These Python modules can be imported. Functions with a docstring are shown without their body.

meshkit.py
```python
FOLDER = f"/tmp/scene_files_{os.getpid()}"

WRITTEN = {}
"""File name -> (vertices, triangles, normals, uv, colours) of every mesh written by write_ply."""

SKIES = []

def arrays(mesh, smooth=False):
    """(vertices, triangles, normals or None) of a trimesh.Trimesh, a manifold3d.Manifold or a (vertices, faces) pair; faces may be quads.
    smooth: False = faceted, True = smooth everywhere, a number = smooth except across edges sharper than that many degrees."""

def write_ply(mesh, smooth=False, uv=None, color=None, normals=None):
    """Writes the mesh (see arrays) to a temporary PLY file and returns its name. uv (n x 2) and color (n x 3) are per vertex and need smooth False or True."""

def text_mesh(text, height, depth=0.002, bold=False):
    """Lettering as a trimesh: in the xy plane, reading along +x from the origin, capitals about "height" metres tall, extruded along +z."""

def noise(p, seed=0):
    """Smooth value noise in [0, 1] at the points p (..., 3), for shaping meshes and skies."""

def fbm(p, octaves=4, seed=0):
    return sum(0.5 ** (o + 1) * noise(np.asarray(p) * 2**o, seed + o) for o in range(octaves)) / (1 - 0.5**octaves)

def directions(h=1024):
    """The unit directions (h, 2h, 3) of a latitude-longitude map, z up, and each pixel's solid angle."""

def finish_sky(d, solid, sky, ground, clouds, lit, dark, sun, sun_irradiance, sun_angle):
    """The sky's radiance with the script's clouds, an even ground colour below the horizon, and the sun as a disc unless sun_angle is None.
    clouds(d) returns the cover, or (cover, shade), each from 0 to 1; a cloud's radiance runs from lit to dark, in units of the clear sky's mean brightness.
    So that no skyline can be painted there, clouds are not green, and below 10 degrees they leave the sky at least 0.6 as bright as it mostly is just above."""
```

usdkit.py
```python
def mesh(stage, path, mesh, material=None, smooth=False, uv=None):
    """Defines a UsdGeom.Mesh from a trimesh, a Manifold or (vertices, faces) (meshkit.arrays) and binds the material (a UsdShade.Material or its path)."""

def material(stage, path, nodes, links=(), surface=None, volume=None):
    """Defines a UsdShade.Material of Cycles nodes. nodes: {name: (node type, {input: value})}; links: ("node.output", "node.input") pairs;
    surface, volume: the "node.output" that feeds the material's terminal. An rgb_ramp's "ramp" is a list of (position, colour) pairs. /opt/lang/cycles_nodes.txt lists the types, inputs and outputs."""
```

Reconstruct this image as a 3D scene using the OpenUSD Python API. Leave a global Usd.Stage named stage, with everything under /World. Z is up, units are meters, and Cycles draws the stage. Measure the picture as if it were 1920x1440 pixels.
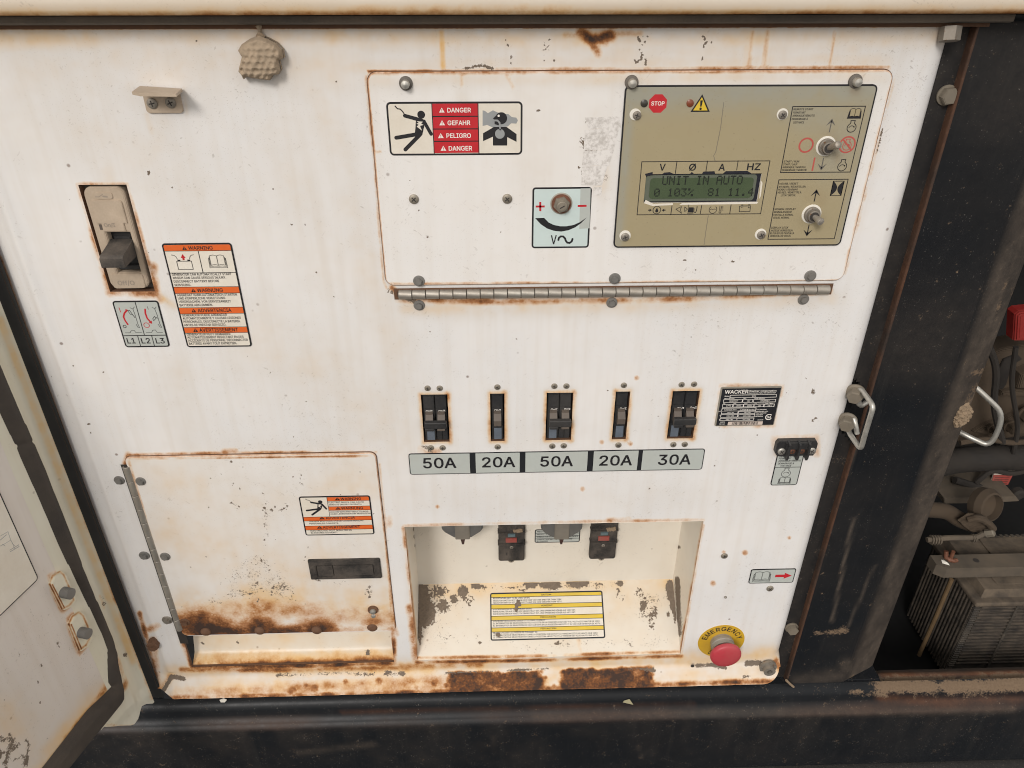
import math, random, sys
import numpy as np, trimesh, shapely, manifold3d as m3
from shapely.geometry import Polygon, LineString, Point, MultiPolygon, box as sbox
from shapely.ops import unary_union
from shapely import affinity
from scipy.spatial import Delaunay
import usdkit, meshkit
from pxr import Usd, UsdGeom, UsdLux, UsdShade, Gf, Sdf, Vt

rng = np.random.default_rng(7)
stage = Usd.Stage.CreateInMemory()
UsdGeom.SetStageUpAxis(stage, 'Z'); UsdGeom.SetStageMetersPerUnit(stage, 1.0)
WORLD = UsdGeom.Xform.Define(stage, '/World'); UsdGeom.Scope.Define(stage, '/World/Looks')

# ------------------------------------------------------------------ camera
PITCH, YAW, ROLL, F = 0.5532971, 0.03078178, -0.0014684, 1440.0
B = np.array([[1, 0, 0], [0, 0, 1], [0, -1, 0]], float)
cp, sp, cy, sy, cr, sr = math.cos(PITCH), math.sin(PITCH), math.cos(YAW), math.sin(YAW), math.cos(ROLL), math.sin(ROLL)
R = B @ np.array([[cy, 0, sy], [0, 1, 0], [-sy, 0, cy]]) @ np.array([[1, 0, 0], [0, cp, sp], [0, -sp, cp]]) @ np.array([[cr, -sr, 0], [sr, cr, 0], [0, 0, 1]])
C = np.array([0, -0.9, 1.5])
cam = UsdGeom.Camera.Define(stage, '/World/camera')
cam.CreateHorizontalApertureAttr(36.0); cam.CreateFocalLengthAttr(36.0 * F / 1920.0)
cam.CreateClippingRangeAttr(Gf.Vec2f(0.02, 1000)); cam.CreateFStopAttr(0.0)
cam.CreateExposureAttr(EXPOSURE := 0.10)
M = np.eye(4); M[:3, 0] = R[:, 0]; M[:3, 1] = -R[:, 1]; M[:3, 2] = -R[:, 2]; M[:3, 3] = C
UsdGeom.Xformable(cam).AddTransformOp().Set(Gf.Matrix4d(*M.T.ravel().tolist()))

# ------------------------------------------------------------------ sky and sun (bright overcast)
SUN_DIR = np.array([-0.30, -0.78, 0.54]); SUN_DIR /= np.linalg.norm(SUN_DIR)
sun_el = math.asin(SUN_DIR[2]); sun_rot = math.atan2(SUN_DIR[0], SUN_DIR[1])
sky_mat = usdkit.material(stage, '/World/Looks/sky', {
    'tc': ('texture_coordinate', {}),
    'mp': ('mapping', {'scale': (1.6, 1.6, 3.0)}),
    'n': ('noise_texture', {'scale': 1.5, 'detail': 5, 'roughness': 0.55}),
    'r': ('rgb_ramp', {'ramp': [(0.30, (0.80, 0.80, 0.80)), (0.62, (0.97, 0.97, 0.97))]}),
    'c': ('rgb_ramp', {'ramp': [(0.3, (7.2, 6.95, 6.65)), (0.7, (10.0, 9.65, 9.25))]}),
    's': ('sky_texture', {'sky_type': 'single_scattering', 'sun_disc': False, 'sun_elevation': sun_el, 'sun_rotation': sun_rot, 'aerosol_density': 3.0}),
    'm': ('mix', {}),
    'b': ('background_shader', {'strength': 0.108})},
    [('tc.generated', 'mp.vector'), ('mp.vector', 'n.vector'), ('n.fac', 'r.fac'), ('n.fac', 'c.fac'), ('r.color', 'm.fac'), ('s.color', 'm.color1'), ('c.color', 'm.color2'), ('m.color', 'b.color')],
    surface='b.background')
dome = UsdLux.DomeLight.Define(stage, '/World/sky')
UsdShade.MaterialBindingAPI.Apply(dome.GetPrim()).Bind(sky_mat)
dome.GetPrim().SetCustomDataByKey('kind', 'structure')
sun = UsdLux.DistantLight.Define(stage, '/World/sun')
sun.CreateIntensityAttr(0.4); sun.CreateAngleAttr(16.0); sun.CreateColorAttr(Gf.Vec3f(1.0, 0.96, 0.92)); sun.CreateNormalizeAttr(True)
zz = SUN_DIR; xx = np.cross([0, 0, 1], zz); xx /= np.linalg.norm(xx); yy = np.cross(zz, xx)
MM = np.eye(4); MM[:3, 0] = xx; MM[:3, 1] = yy; MM[:3, 2] = zz
UsdGeom.Xformable(sun).AddTransformOp().Set(Gf.Matrix4d(*MM.T.ravel().tolist()))

# ------------------------------------------------------------------ measuring: a pixel of the 1920x1440 photograph -> a point on a real plane
def ray(px, py):
    return R @ np.array([(px - 960) / F, (py - 720) / F, 1.0])
def at(px, py, Y=0.0):
    d = ray(px, py); return C + d * (Y - C[1]) / d[1]
def proj(P):
    q = (np.asarray(P, float) - C) @ R
    return np.stack([960 + F * q[..., 0] / q[..., 2], 720 + F * q[..., 1] / q[..., 2]], -1)
class Plane:
    def __init__(s, O, U, V):
        s.O = np.array(O, float); s.U = np.array(U, float) / np.linalg.norm(U); s.V = np.array(V, float) / np.linalg.norm(V); s.N = np.cross(s.U, s.V)
    def uv(s, px, py, h=0.0):
        d = ray(px, py); O = s.O + s.N * h
        P = C + d * (np.dot(O - C, s.N) / np.dot(d, s.N)); q = P - s.O
        return np.array([q @ s.U, q @ s.V])
    def w(s, uvh):
        a = np.asarray(uvh, float); h = a[..., 2] if a.shape[-1] > 2 else np.zeros(a.shape[:-1])
        return s.O + a[..., 0:1] * s.U + a[..., 1:2] * s.V + h[..., None] * s.N
def YP(y): return Plane((0, y, 0), (1, 0, 0), (0, 0, 1))
PANEL = YP(0.0); IDOOR = YP(-0.004); FACE = YP(-0.0062); LDOOR = YP(-0.0035)
RE = 0.105                                      # depth of the socket recess
BACK = YP(RE)
ZF, ZB = 0.3747, 0.452                          # sloped recess floor: front and back edge height
SLOPE = Plane((0, 0, ZF), (1, 0, 0), (0, RE, ZB - ZF))
HD = np.array([0.268, 0.9634, 0.0])
ODOOR = Plane((-0.629, -0.03, 0), HD, (0, 0, 1))
def crop(x0, y0, s):
    return lambda a, b: (x0 + a / s, y0 + b / s)
cA, cB_, cC, cD, cE = crop(140, 330, 4.361), crop(700, 180, 6.4), crop(1150, 150, 6.4), crop(1430, 170, 4.645), crop(1180, 280, 6.857)
cF, cG, cH, cI, cJ = crop(290, 440, 6.545), crop(770, 700, 7.2), crop(1000, 700, 5.647), crop(1330, 710, 6.859), crop(550, 920, 8.0)
cK, cL, cM, cN, cO = crop(750, 960, 4.8), crop(1290, 1060, 6.545), crop(980, 340, 10.287), crop(900, 1090, 7.385), crop(1560, 700, 8.0)
cP, cQ, cR = crop(1740, 560, 4.0), crop(1640, 900, 3.6), crop(0, 900, 2.667)

# ------------------------------------------------------------------ prims
_used = {}
def numbered(parent, name):
    k = (parent, name); n = _used.get(k, 0); _used[k] = n + 1
    return f'{parent}/{name}' if n == 0 else f'{parent}/{name}_{n:03d}'
class Thing:
    pass
def data(prim, label=None, cat=None, group=None, kind=None):
    for k, v in (('label', label), ('category', cat), ('group', group), ('kind', kind)):
        if v: prim.SetCustomDataByKey(k, v)
def thing(name, base, label, cat, group=None, kind=None):
    p = numbered('/World', name); x = UsdGeom.Xform.Define(stage, p)
    b = np.array(base, float); x.AddTranslateOp().Set(Gf.Vec3d(*b.tolist()))
    data(x.GetPrim(), label, cat, group, kind)
    t = Thing(); t.path = p; t.base = b; return t
def part(t, name, mesh, mat, smooth=32, wear=None, label=None, kind=None):
    """A mesh in world coordinates as a child of thing or part t."""
    if isinstance(mesh, (list,)): mesh = cat(mesh)
    v, f = (np.asarray(mesh[0], float), np.asarray(mesh[1])) if isinstance(mesh, tuple) else (np.asarray(mesh.vertices), np.asarray(mesh.faces))
    p = numbered(t.path, name)
    if wear is not None: smooth = True if smooth else False
    m = usdkit.mesh(stage, p, (v - t.base, f), MAT[mat], smooth=smooth)
    if wear is not None:
        UsdGeom.PrimvarsAPI(m).CreatePrimvar('wear', Sdf.ValueTypeNames.Color3fArray, 'vertex').Set(Vt.Vec3fArray.FromNumpy(np.asarray(wear, np.float32)))
    if label or kind: data(m.GetPrim(), label, None, None, kind)
    q = Thing(); q.path = p; q.base = t.base; return q
def single(name, mesh, mat, label, cat_, base=None, smooth=32, group=None, kind=None, wear=None):
    if isinstance(mesh, list): mesh = cat(mesh)
    v, f = (np.asarray(mesh[0], float), np.asarray(mesh[1])) if isinstance(mesh, tuple) else (np.asarray(mesh.vertices), np.asarray(mesh.faces))
    b = np.array(base if base is not None else v.mean(0)); p = numbered('/World', name)
    m = usdkit.mesh(stage, p, (v - b, f), MAT[mat], smooth=(bool(smooth) if wear is not None else smooth))
    UsdGeom.Xformable(m).AddTranslateOp().Set(Gf.Vec3d(*b.tolist())); data(m.GetPrim(), label, cat_, group, kind)
    if wear is not None:
        UsdGeom.PrimvarsAPI(m).CreatePrimvar('wear', Sdf.ValueTypeNames.Color3fArray, 'vertex').Set(Vt.Vec3fArray.FromNumpy(np.asarray(wear, np.float32)))
    return m
def cat(ms):
    vs, fs, n = [], [], 0
    for m in ms:
        v, f = (m[0], m[1]) if isinstance(m, tuple) else (m.vertices, m.faces)
        vs.append(np.asarray(v, float)); fs.append(np.asarray(f) + n); n += len(v)
    return (np.vstack(vs), np.vstack(fs))

# ------------------------------------------------------------------ shapes (in plane coordinates: u right, v up, h towards the viewer)
def polys(g):
    if g.is_empty: return []
    return [p for p in getattr(g, 'geoms', [g]) if p.geom_type == 'Polygon' and p.area > 1e-10]
def flat(P, g, h):
    out = []
    for p in polys(g):
        v, f = trimesh.creation.triangulate_polygon(p, engine='earcut')
        v = np.asarray(v)[:, :2]; f = np.asarray(f)
        a = v[f[:, 1]] - v[f[:, 0]]; b = v[f[:, 2]] - v[f[:, 0]]
        fl = (a[:, 0] * b[:, 1] - a[:, 1] * b[:, 0]) < 0; f[fl] = f[fl][:, ::-1]
        out.append((P.w(np.c_[v, np.full(len(v), h)]), f))
    return cat(out)
def walls(P, g, h0, h1, g1=None):
    """Side walls from outline g at h0 up to h1 (h1 > h0), outward for shells, inward for holes."""
    out = []
    for p in polys(g):
        for ring in [p.exterior, *p.interiors]:
            c = np.array(ring.coords)[:-1]; ccw = ring.is_ccw
            if ccw != (ring is p.exterior): c = c[::-1]
            n = len(c); i = np.arange(n); j = (i + 1) % n
            v = np.vstack([np.c_[c, np.full(n, h0)], np.c_[c, np.full(n, h1)]])
            f = np.vstack([np.c_[i, j, j + n], np.c_[i, j + n, i + n]])
            out.append((P.w(v), f))
    return cat(out)
def slab(P, g, h0, h1, b=0.0, n=2):
    """Outline g raised from h0 to h1, its upper edge rounded by b."""
    if b <= 0: return cat([walls(P, g, h0, h1), flat(P, g, h1)])
    ms = [walls(P, g, h0, h1 - b)]; prev, hp = g, h1 - b
    for k in range(1, n + 1):
        t = math.pi / 2 * k / n; gk = g.buffer(-b * (1 - math.cos(t)), join_style=1, quad_segs=3); hk = h1 - b + b * math.sin(t)
        if gk.is_empty: break
        ms.append(flat(P, prev.difference(gk) if k <= n else prev, hp)); ms.append(walls(P, gk, hp, hk)); prev, hp = gk, hk
    ms.append(flat(P, prev, hp)); return cat(ms)
def rect(u0, v0, u1, v1, r=0.0):
    g = sbox(min(u0, u1), min(v0, v1), max(u0, u1), max(v0, v1))
    return g.buffer(-r).buffer(r, quad_segs=5) if r > 0 else g
def rect4(P, pts, r=0.0):
    """Axis-aligned rectangle nearest to four pixel corners TL, TR, BR, BL."""
    q = np.array([P.uv(*p) for p in pts]); u0 = (q[0, 0] + q[3, 0]) / 2; u1 = (q[1, 0] + q[2, 0]) / 2; v1 = (q[0, 1] + q[1, 1]) / 2; v0 = (q[2, 1] + q[3, 1]) / 2
    return rect(u0, v0, u1, v1, r)
def poly_px(P, pts): return Polygon([P.uv(*p) for p in pts]).buffer(0)
def stroke(pts, w, cap=1): return LineString(pts).buffer(w / 2, cap_style=cap, quad_segs=4)
def stroke_px(P, pts, w, cap=1): return stroke([P.uv(*p) for p in pts], w, cap)
def disc(u, v, r, n=10): return Point(u, v).buffer(r, quad_segs=n)
def text(P, L, Rr, cap_px, s, h, bold=False, base_uv=None):
    """Lettering s from pixel L (left end of the baseline) to pixel Rr (right end); capitals cap_px pixels high."""
    a = P.uv(*L); b = P.uv(*Rr); cap = P.uv(L[0], L[1] - cap_px)[1] - a[1]
    return text_uv(P, a, (b[0] - a[0]), cap, s, h, bold)
_tc = {}
def text_uv(P, a, width, cap, s, h, bold=False, rot=0.0):
    k = (s, bold)
    if k not in _tc:
        m = meshkit.text_mesh(s, 1.0, 0.1, bold); top = m.face_normals[:, 2] > 0.9; f = m.faces[top]
        u, inv = np.unique(f, return_inverse=True); _tc[k] = (m.vertices[u][:, :2], inv.reshape(-1, 3))
    v, f = _tc[k]; v = v.copy(); w0 = v[:, 0].min(); w1 = v[:, 0].max()
    sx = (width / (w1 - w0)) if width else cap
    v[:, 0] = (v[:, 0] - w0) * sx; v[:, 1] *= cap
    if rot: c_, s_ = math.cos(rot), math.sin(rot); v = v @ np.array([[c_, s_], [-s_, c_]])
    return (P.w(np.c_[v + a, np.full(len(v), h)]), f)
def sheet(P, g, h, step=0.004, hf=None):
    """Finely meshed face over outline g. Returns (vertices, faces)."""
    bp = []
    for p in polys(g):
        for ring in [p.exterior, *p.interiors]:
            c = np.array(ring.coords)
            for a, b in zip(c[:-1], c[1:]):
                n = max(1, int(math.ceil(np.hypot(*(b - a)) / step))); t = np.arange(n)[:, None] / n; bp.append(a + (b - a) * t)
    bp = np.vstack(bp); x0, y0, x1, y1 = g.bounds
    X, Y = np.meshgrid(np.arange(x0 + step / 2, x1, step), np.arange(y0 + step / 2, y1, step)); q = np.c_[X.ravel(), Y.ravel()]
    inner = g.buffer(-0.45 * step); q = q[shapely.contains_xy(inner, q[:, 0], q[:, 1])]
    q += rng.uniform(-.08, .08, q.shape) * step
    v = np.vstack([bp, q]); f = Delaunay(v).simplices; c = v[f].mean(1); f = f[shapely.contains_xy(g, c[:, 0], c[:, 1])]
    a = v[f[:, 1]] - v[f[:, 0]]; b = v[f[:, 2]] - v[f[:, 0]]; cr_ = a[:, 0] * b[:, 1] - a[:, 1] * b[:, 0]
    f = f[np.abs(cr_) > 1e-12]; cr_ = cr_[np.abs(cr_) > 1e-12]; f[cr_ < 0] = f[cr_ < 0][:, ::-1]
    hh = np.full(len(v), h) if hf is None else hf(v)
    return P.w(np.c_[v, hh]), f
def lathe(P, uv, prof, n=20, axis=None, origin=None):
    """prof: (radius, height along the axis) from the outside bottom to the tip."""
    prof = np.array(prof, float); t = np.arange(n) * 2 * math.pi / n
    if axis is None: O = P.w(np.array([uv[0], uv[1], 0.0])); U, V, N = P.U, P.V, P.N
    else:
        N = np.array(axis, float) / np.linalg.norm(axis); O = np.array(origin, float); q = np.array([0, 0, 1.0]) if abs(N[2]) < .9 else np.array([1.0, 0, 0])
        U = np.cross(q, N); U /= np.linalg.norm(U); V = np.cross(N, U)
    rings = [O + r * (np.cos(t)[:, None] * U + np.sin(t)[:, None] * V) + h * N for r, h in prof]
    v = np.vstack(rings); f = []
    for k in range(len(prof) - 1):
        i = np.arange(n); j = (i + 1) % n; a, b = k * n, (k + 1) * n
        f += [np.c_[a + i, a + j, b + j], np.c_[a + i, b + j, b + i]]
    f = np.vstack(f)
    if prof[-1, 0] > 1e-6:
        v = np.vstack([v, O + prof[-1, 1] * N]); i = np.arange(n); f = np.vstack([f, np.c_[(len(prof) - 1) * n + i, (len(prof) - 1) * n + (i + 1) % n, np.full(n, len(v) - 1)]])
    m = trimesh.Trimesh(v, f, process=False); m.merge_vertices(); m.update_faces(m.nondegenerate_faces()); return (np.array(m.vertices), np.array(m.faces))
def tube(pts, r, n=10, caps=True):
    p = np.array(pts, float); rr = np.broadcast_to(np.asarray(r, float), (len(p),)); T = np.gradient(p, axis=0); T /= np.linalg.norm(T, axis=1, keepdims=True)
    U = np.cross(T[0], [0.3, 0.5, 0.81]); U /= np.linalg.norm(U); a = np.arange(n) * 2 * math.pi / n; v = []
    for k in range(len(p)):
        U = U - T[k] * (U @ T[k]); U /= np.linalg.norm(U); V = np.cross(T[k], U); v.append(p[k] + rr[k] * (np.cos(a)[:, None] * U + np.sin(a)[:, None] * V))
    v = np.vstack(v); i = np.arange(n); j = (i + 1) % n; f = []
    for k in range(len(p) - 1): f += [np.c_[k * n + i, k * n + j, (k + 1) * n + j], np.c_[k * n + i, (k + 1) * n + j, (k + 1) * n + i]]
    if caps:
        v = np.vstack([v, p[0], p[-1]]); f += [np.c_[j, i, np.full(n, len(v) - 2)], np.c_[(len(p) - 1) * n + i, (len(p) - 1) * n + j, np.full(n, len(v) - 1)]]
    return (v, np.vstack(f))
def smooth_path(pts, n=8, rad=0.35):
    """Polyline with its corners rounded."""
    p = [np.array(q, float) for q in pts]; out = [p[0]]
    for a, b, c in zip(p[:-2], p[1:-1], p[2:]):
        s, e = b + (a - b) * rad, b + (c - b) * rad
        for t in np.linspace(0, 1, n): out.append((1 - t) ** 2 * s + 2 * t * (1 - t) * b + t * t * e)
    out.append(p[-1]); return np.array(out)
def boxm(lo, hi, b=0.0):
    lo, hi = np.array(lo, float), np.array(hi, float)
    if b <= 0:
        m = trimesh.creation.box(bounds=[lo, hi]); return (np.array(m.vertices), np.array(m.faces))
    ms = [m3.Manifold.sphere(b, 8).translate([x, y, z]) for x in (lo[0] + b, hi[0] - b) for y in (lo[1] + b, hi[1] - b) for z in (lo[2] + b, hi[2] - b)]
    m = m3.Manifold.batch_hull(ms).to_mesh(); return (np.array(m.vert_properties[:, :3], float), np.array(m.tri_verts))
def hullm(pts):
    m = trimesh.convex.convex_hull(np.array(pts, float)); return (np.array(m.vertices), np.array(m.faces))
def rough(mesh, amp, scale, edge=0.004, seed=0):
    m = trimesh.Trimesh(*mesh, process=True)
    v, f = trimesh.remesh.subdivide_to_size(m.vertices, m.faces, edge, max_iter=9); m = trimesh.Trimesh(v, f, process=True); m.merge_vertices()
    d = meshkit.fbm(np.array(m.vertices) * scale + seed * 7.3) if True else 0
    m.vertices = m.vertices + m.vertex_normals * (amp * (np.asarray(d) - np.mean(d)))[:, None]; return (np.array(m.vertices), np.array(m.faces))
# ------------------------------------------------------------------ materials
MAT = {}
class Graph:
    def __init__(s): s.n, s.l, s.k = {}, [], 0
    def __call__(s, kind, out=None, **kw):
        s.k += 1; nm = f'n{s.k}'; ins = {}
        for a, b in kw.items():
            if isinstance(b, str) and b.startswith('n') and '.' in b: s.l.append((b, f'{nm}.{a}'))
            else: ins[a] = b
        s.n[nm] = (kind, ins); return f'{nm}.{out}' if out else nm
    def math(s, op, a, b=0.5, c=0.0, clamp=False): return s('math', 'value', math_type=op, value1=a, value2=b, value3=c, use_clamp=clamp)
    def mix(s, fac, a, b, t='mix'): return s('mix', 'color', mix_type=t, fac=fac, color1=a, color2=b)
    def noise(s, vec, scale, detail=3, rough=.55, dist=0.0): return s('noise_texture', 'fac', vector=vec, scale=scale, detail=detail, roughness=rough, distortion=dist)
    def ramp(s, fac, st): return s('rgb_ramp', 'color', fac=fac, ramp=st)
    def done(s, name, surf): MAT[name] = usdkit.material(stage, f'/World/Looks/{name}', s.n, s.l, surface=surf)
G01 = lambda a, b: [(a, (0, 0, 0)), (b, (1, 1, 1))]

def worn_paint(name, base, base2, rough=0.36, speck=1.0, streak=1.0, yel=(0.72, 0.47, 0.20)):
    """Painted sheet: mottled colour, scuffs, chips; the mesh attribute 'wear' = (rust, dirt, yellowing and some painted shade)."""
    g = Graph(); P = g('geometry') + '.position'
    w = g('separate_color'); at_ = g('attribute', 'color', attribute='wear'); g.l.append((at_, f'{w}.color'))
    n1 = g.noise(P, 5.0, 4, .6); n2 = g.noise(P, 42.0, 4, .6); n3 = g.noise(P, 260.0, 3, .6); n4 = g.noise(P, 700.0, 2, .5)
    sv = g('mapping', 'vector', vector=P, scale=(60.0, 60.0, 3.2)); st = g.noise(sv, 1.0, 4, .6)
    scn = g.math('maximum', g.noise(g('mapping', 'vector', mapping_type='texture', vector=P, scale=(1 / 330, 1 / 330, 1 / 110), rotation=(0.0, 0.75, 0.0)), 1.0, 2, .5), g.noise(g('mapping', 'vector', mapping_type='texture', vector=P, scale=(1 / 380, 1 / 380, 1 / 130), rotation=(0.0, -1.0, 0.0), location=(.3, .1, .2)), 1.0, 2, .5))
    col = g.mix(g.ramp(n1, G01(.35, .68)), base, base2)
    col = g.mix(g.math('multiply', g.ramp(st, G01(.46, .80)), .36 * streak), col, tuple(c * k for c, k in zip(base, (.80, .74, .66))))
    col = g.mix(g.math('multiply', g.ramp(n2, G01(.45, .85)), .22), col, tuple(c * k for c, k in zip(base, (.86, .80, .72))))
    # scuffs and small chips
    sf = g.math('multiply', g.ramp(scn, G01(.66, .71)), g.math('multiply', g.ramp(n2, G01(.48, .58)), g.ramp(n1, G01(.40, .62))))
    col = g.mix(g.math('multiply', sf, .55 * speck), col, (.26, .22, .19))
    vo = g('voronoi_texture', 'distance', vector=P, scale=36.0, randomness=1.0)
    ch = g.math('multiply', g.ramp(vo, [(.05, (1, 1, 1)), (.10, (0, 0, 0))]), g.ramp(g.noise(P, 23.0, 2), G01(.55, .60)))
    col = g.mix(g.math('multiply', ch, .75 * speck), col, (.17, .11, .08))
    tn = g.math('multiply', g.ramp(n4, G01(.66, .70)), g.ramp(n1, G01(.42, .60)))
    col = g.mix(g.math('multiply', tn, .45 * speck), col, (.30, .24, .18))
    # yellowing, and the shade painted through it
    yl = g.math('multiply', f'{w}.b', g.math('multiply_add', n2, 1.0, .5), clamp=True)
    col = g.mix(yl, col, g.ramp(f'{w}.b', [(.18, (.60, .515, .41)), (.60, yel)]))
    # rust: bleed -> orange -> dark scale
    nr = g.math('add', g.math('multiply_add', n3, .8, g.math('multiply', n2, 1.7)), -.30)
    r = g.math('multiply', f'{w}.r', nr)
    col = g.mix(g.ramp(r, [(.09, (0, 0, 0)), (.25, (.42, .42, .42)), (.45, (.90, .90, .90)), (.7, (1, 1, 1))]), col,
                g.ramp(r, [(.10, (.80, .47, .12)), (.30, (.55, .245, .05)), (.52, (.33, .118, .022)), (.72, (.16, .06, .02)), (1.0, (.05, .028, .02))]))
    # dirt and bare primer, with crumbly edges
    dn = g.math('multiply_add', n3, 1.0, g.math('multiply_add', n2, .7, g.math('multiply', n4, .7)))
    d = g.ramp(g.math('add', f'{w}.g', g.math('subtract', dn, 1.70)), G01(.0, .09))
    col = g.mix(d, col, g.mix(n3, (.12, .09, .066), (.22, .175, .135)))
    ro = g.math('multiply_add', g.math('maximum', g.ramp(r, G01(.15, .45)), d), .45, g.math('multiply_add', n2, .15, rough - .07))
    h = g.math('add', g.math('multiply_add', n3, .25, g.math('multiply', n1, 1.5)), g.math('multiply', g.math('maximum', d, g.ramp(r, G01(.2, .6))), g.math('multiply', n4, 1.0)))
    bp = g('bump', 'normal', height=h, strength=.35, distance=.0006)
    p = g('principled_bsdf', 'BSDF', base_color=col, roughness=ro, specular_ior_level=.38, normal=bp); g.done(name, p)

def plain(name, col, rough=.5, metal=0.0, var=.25, dust=None, dust_amt=.5, scale=60.0, bump=.15, chip=None, spec=.5, dscale=14.0):
    """Single-colour material with tone variation, grain, optional settled dust and chips."""
    g = Graph(); P = g('geometry') + '.position'
    n1 = g.noise(P, scale, 4, .6); n2 = g.noise(P, scale * 7, 3, .6)
    c = g.mix(n1, tuple(x * (1 - var) for x in col), tuple(min(1, x * (1 + var)) for x in col))
    ro = g.math('multiply_add', n1, .25, rough - .12)
    if dust:
        dm = g.math('multiply', g.ramp(g.math('multiply_add', n2, .35, g.noise(P, dscale, 4, .62)), G01(.50, .98)), dust_amt)
        c = g.mix(dm, c, dust); ro = g.math('multiply_add', dm, .3, ro)
    if chip:
        ck = g.math('multiply', g.ramp(g.noise(P, scale * 2.6, 3, .6), G01(.63, .68)), 1.0); c = g.mix(ck, c, chip)
    kw = {}
    if bump: kw['normal'] = g('bump', 'normal', height=n2, strength=bump, distance=.0008)
    g.done(name, g('principled_bsdf', 'BSDF', base_color=c, roughness=ro, metallic=metal, specular_ior_level=spec, **kw))

worn_paint('white_paint', (.80, .775, .75), (.735, .725, .715))
worn_paint('door_paint', (.81, .78, .745), (.775, .755, .73), speck=.7, streak=.7)
worn_paint('cream_paint', (.75, .715, .60), (.69, .645, .51), rough=.35, speck=.5)
worn_paint('recess_paint', (.775, .725, .635), (.73, .665, .565), speck=.9, streak=.3)
worn_paint('inner_door_paint', (.72, .66, .60), (.68, .63, .58), rough=.32, speck=1.0)
worn_paint('roof_paint', (.74, .66, .56), (.68, .58, .47), streak=.2, speck=.8)
def black_paint(name):
    g = Graph(); P = g('geometry') + '.position'
    w = g('separate_color'); at_ = g('attribute', 'color', attribute='wear'); g.l.append((at_, f'{w}.color'))
    n1 = g.noise(P, 8, 5, .6); n2 = g.noise(P, 60, 4, .65); n3 = g.noise(P, 300, 3, .6)
    sv = g('mapping', 'vector', vector=P, scale=(70.0, 70.0, 5.0)); st = g.noise(sv, 1.0, 4, .65)
    c = g.mix(n1, (.006, .007, .009), (.013, .0145, .0165))
    c = g.mix(g.math('multiply', g.ramp(st, G01(.55, .9)), .16), c, (.08, .075, .066))
    sp = g.math('multiply', g.ramp(g.noise(P, 420, 2, .5), G01(.66, .70)), g.ramp(n2, G01(.47, .62)))
    c = g.mix(g.math('multiply', sp, .55), c, (.20, .185, .165))
    # dust: attribute blue; rust: red; sandy crust: green
    dm = g.math('multiply', f'{w}.b', g.math('multiply_add', n2, .9, g.math('multiply', n3, .5)), clamp=True)
    c = g.mix(dm, c, (.125, .098, .076))
    r = g.math('multiply', f'{w}.r', g.math('multiply_add', n3, .7, .55), clamp=True)
    c = g.mix(r, c, g.mix(n2, (.085, .036, .02), (.20, .085, .04)))
    s = g.ramp(g.math('add', f'{w}.g', g.math('subtract', g.math('multiply_add', n3, .9, g.math('multiply', n2, 1.2)), 1.28)), G01(.0, .25))
    c = g.mix(s, c, g.mix(n3, (.11, .075, .048), (.21, .148, .098)))
    ro = g.math('multiply_add', g.math('maximum', dm, s), .5, g.math('multiply_add', n2, .2, .30))
    bp = g('bump', 'normal', height=g.math('multiply_add', n3, .4, g.math('multiply', n2, .8)), strength=.2, distance=.0008)
    g.done(name, g('principled_bsdf', 'BSDF', base_color=c, roughness=ro, specular_ior_level=.2, normal=bp))
black_paint('black_paint')
D = (.20, .165, .13)
plain('zinc', (.33, .315, .28), .48, .55, .3, dust=(.25, .21, .16), dust_amt=.55, chip=(.30, .19, .10))
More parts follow.
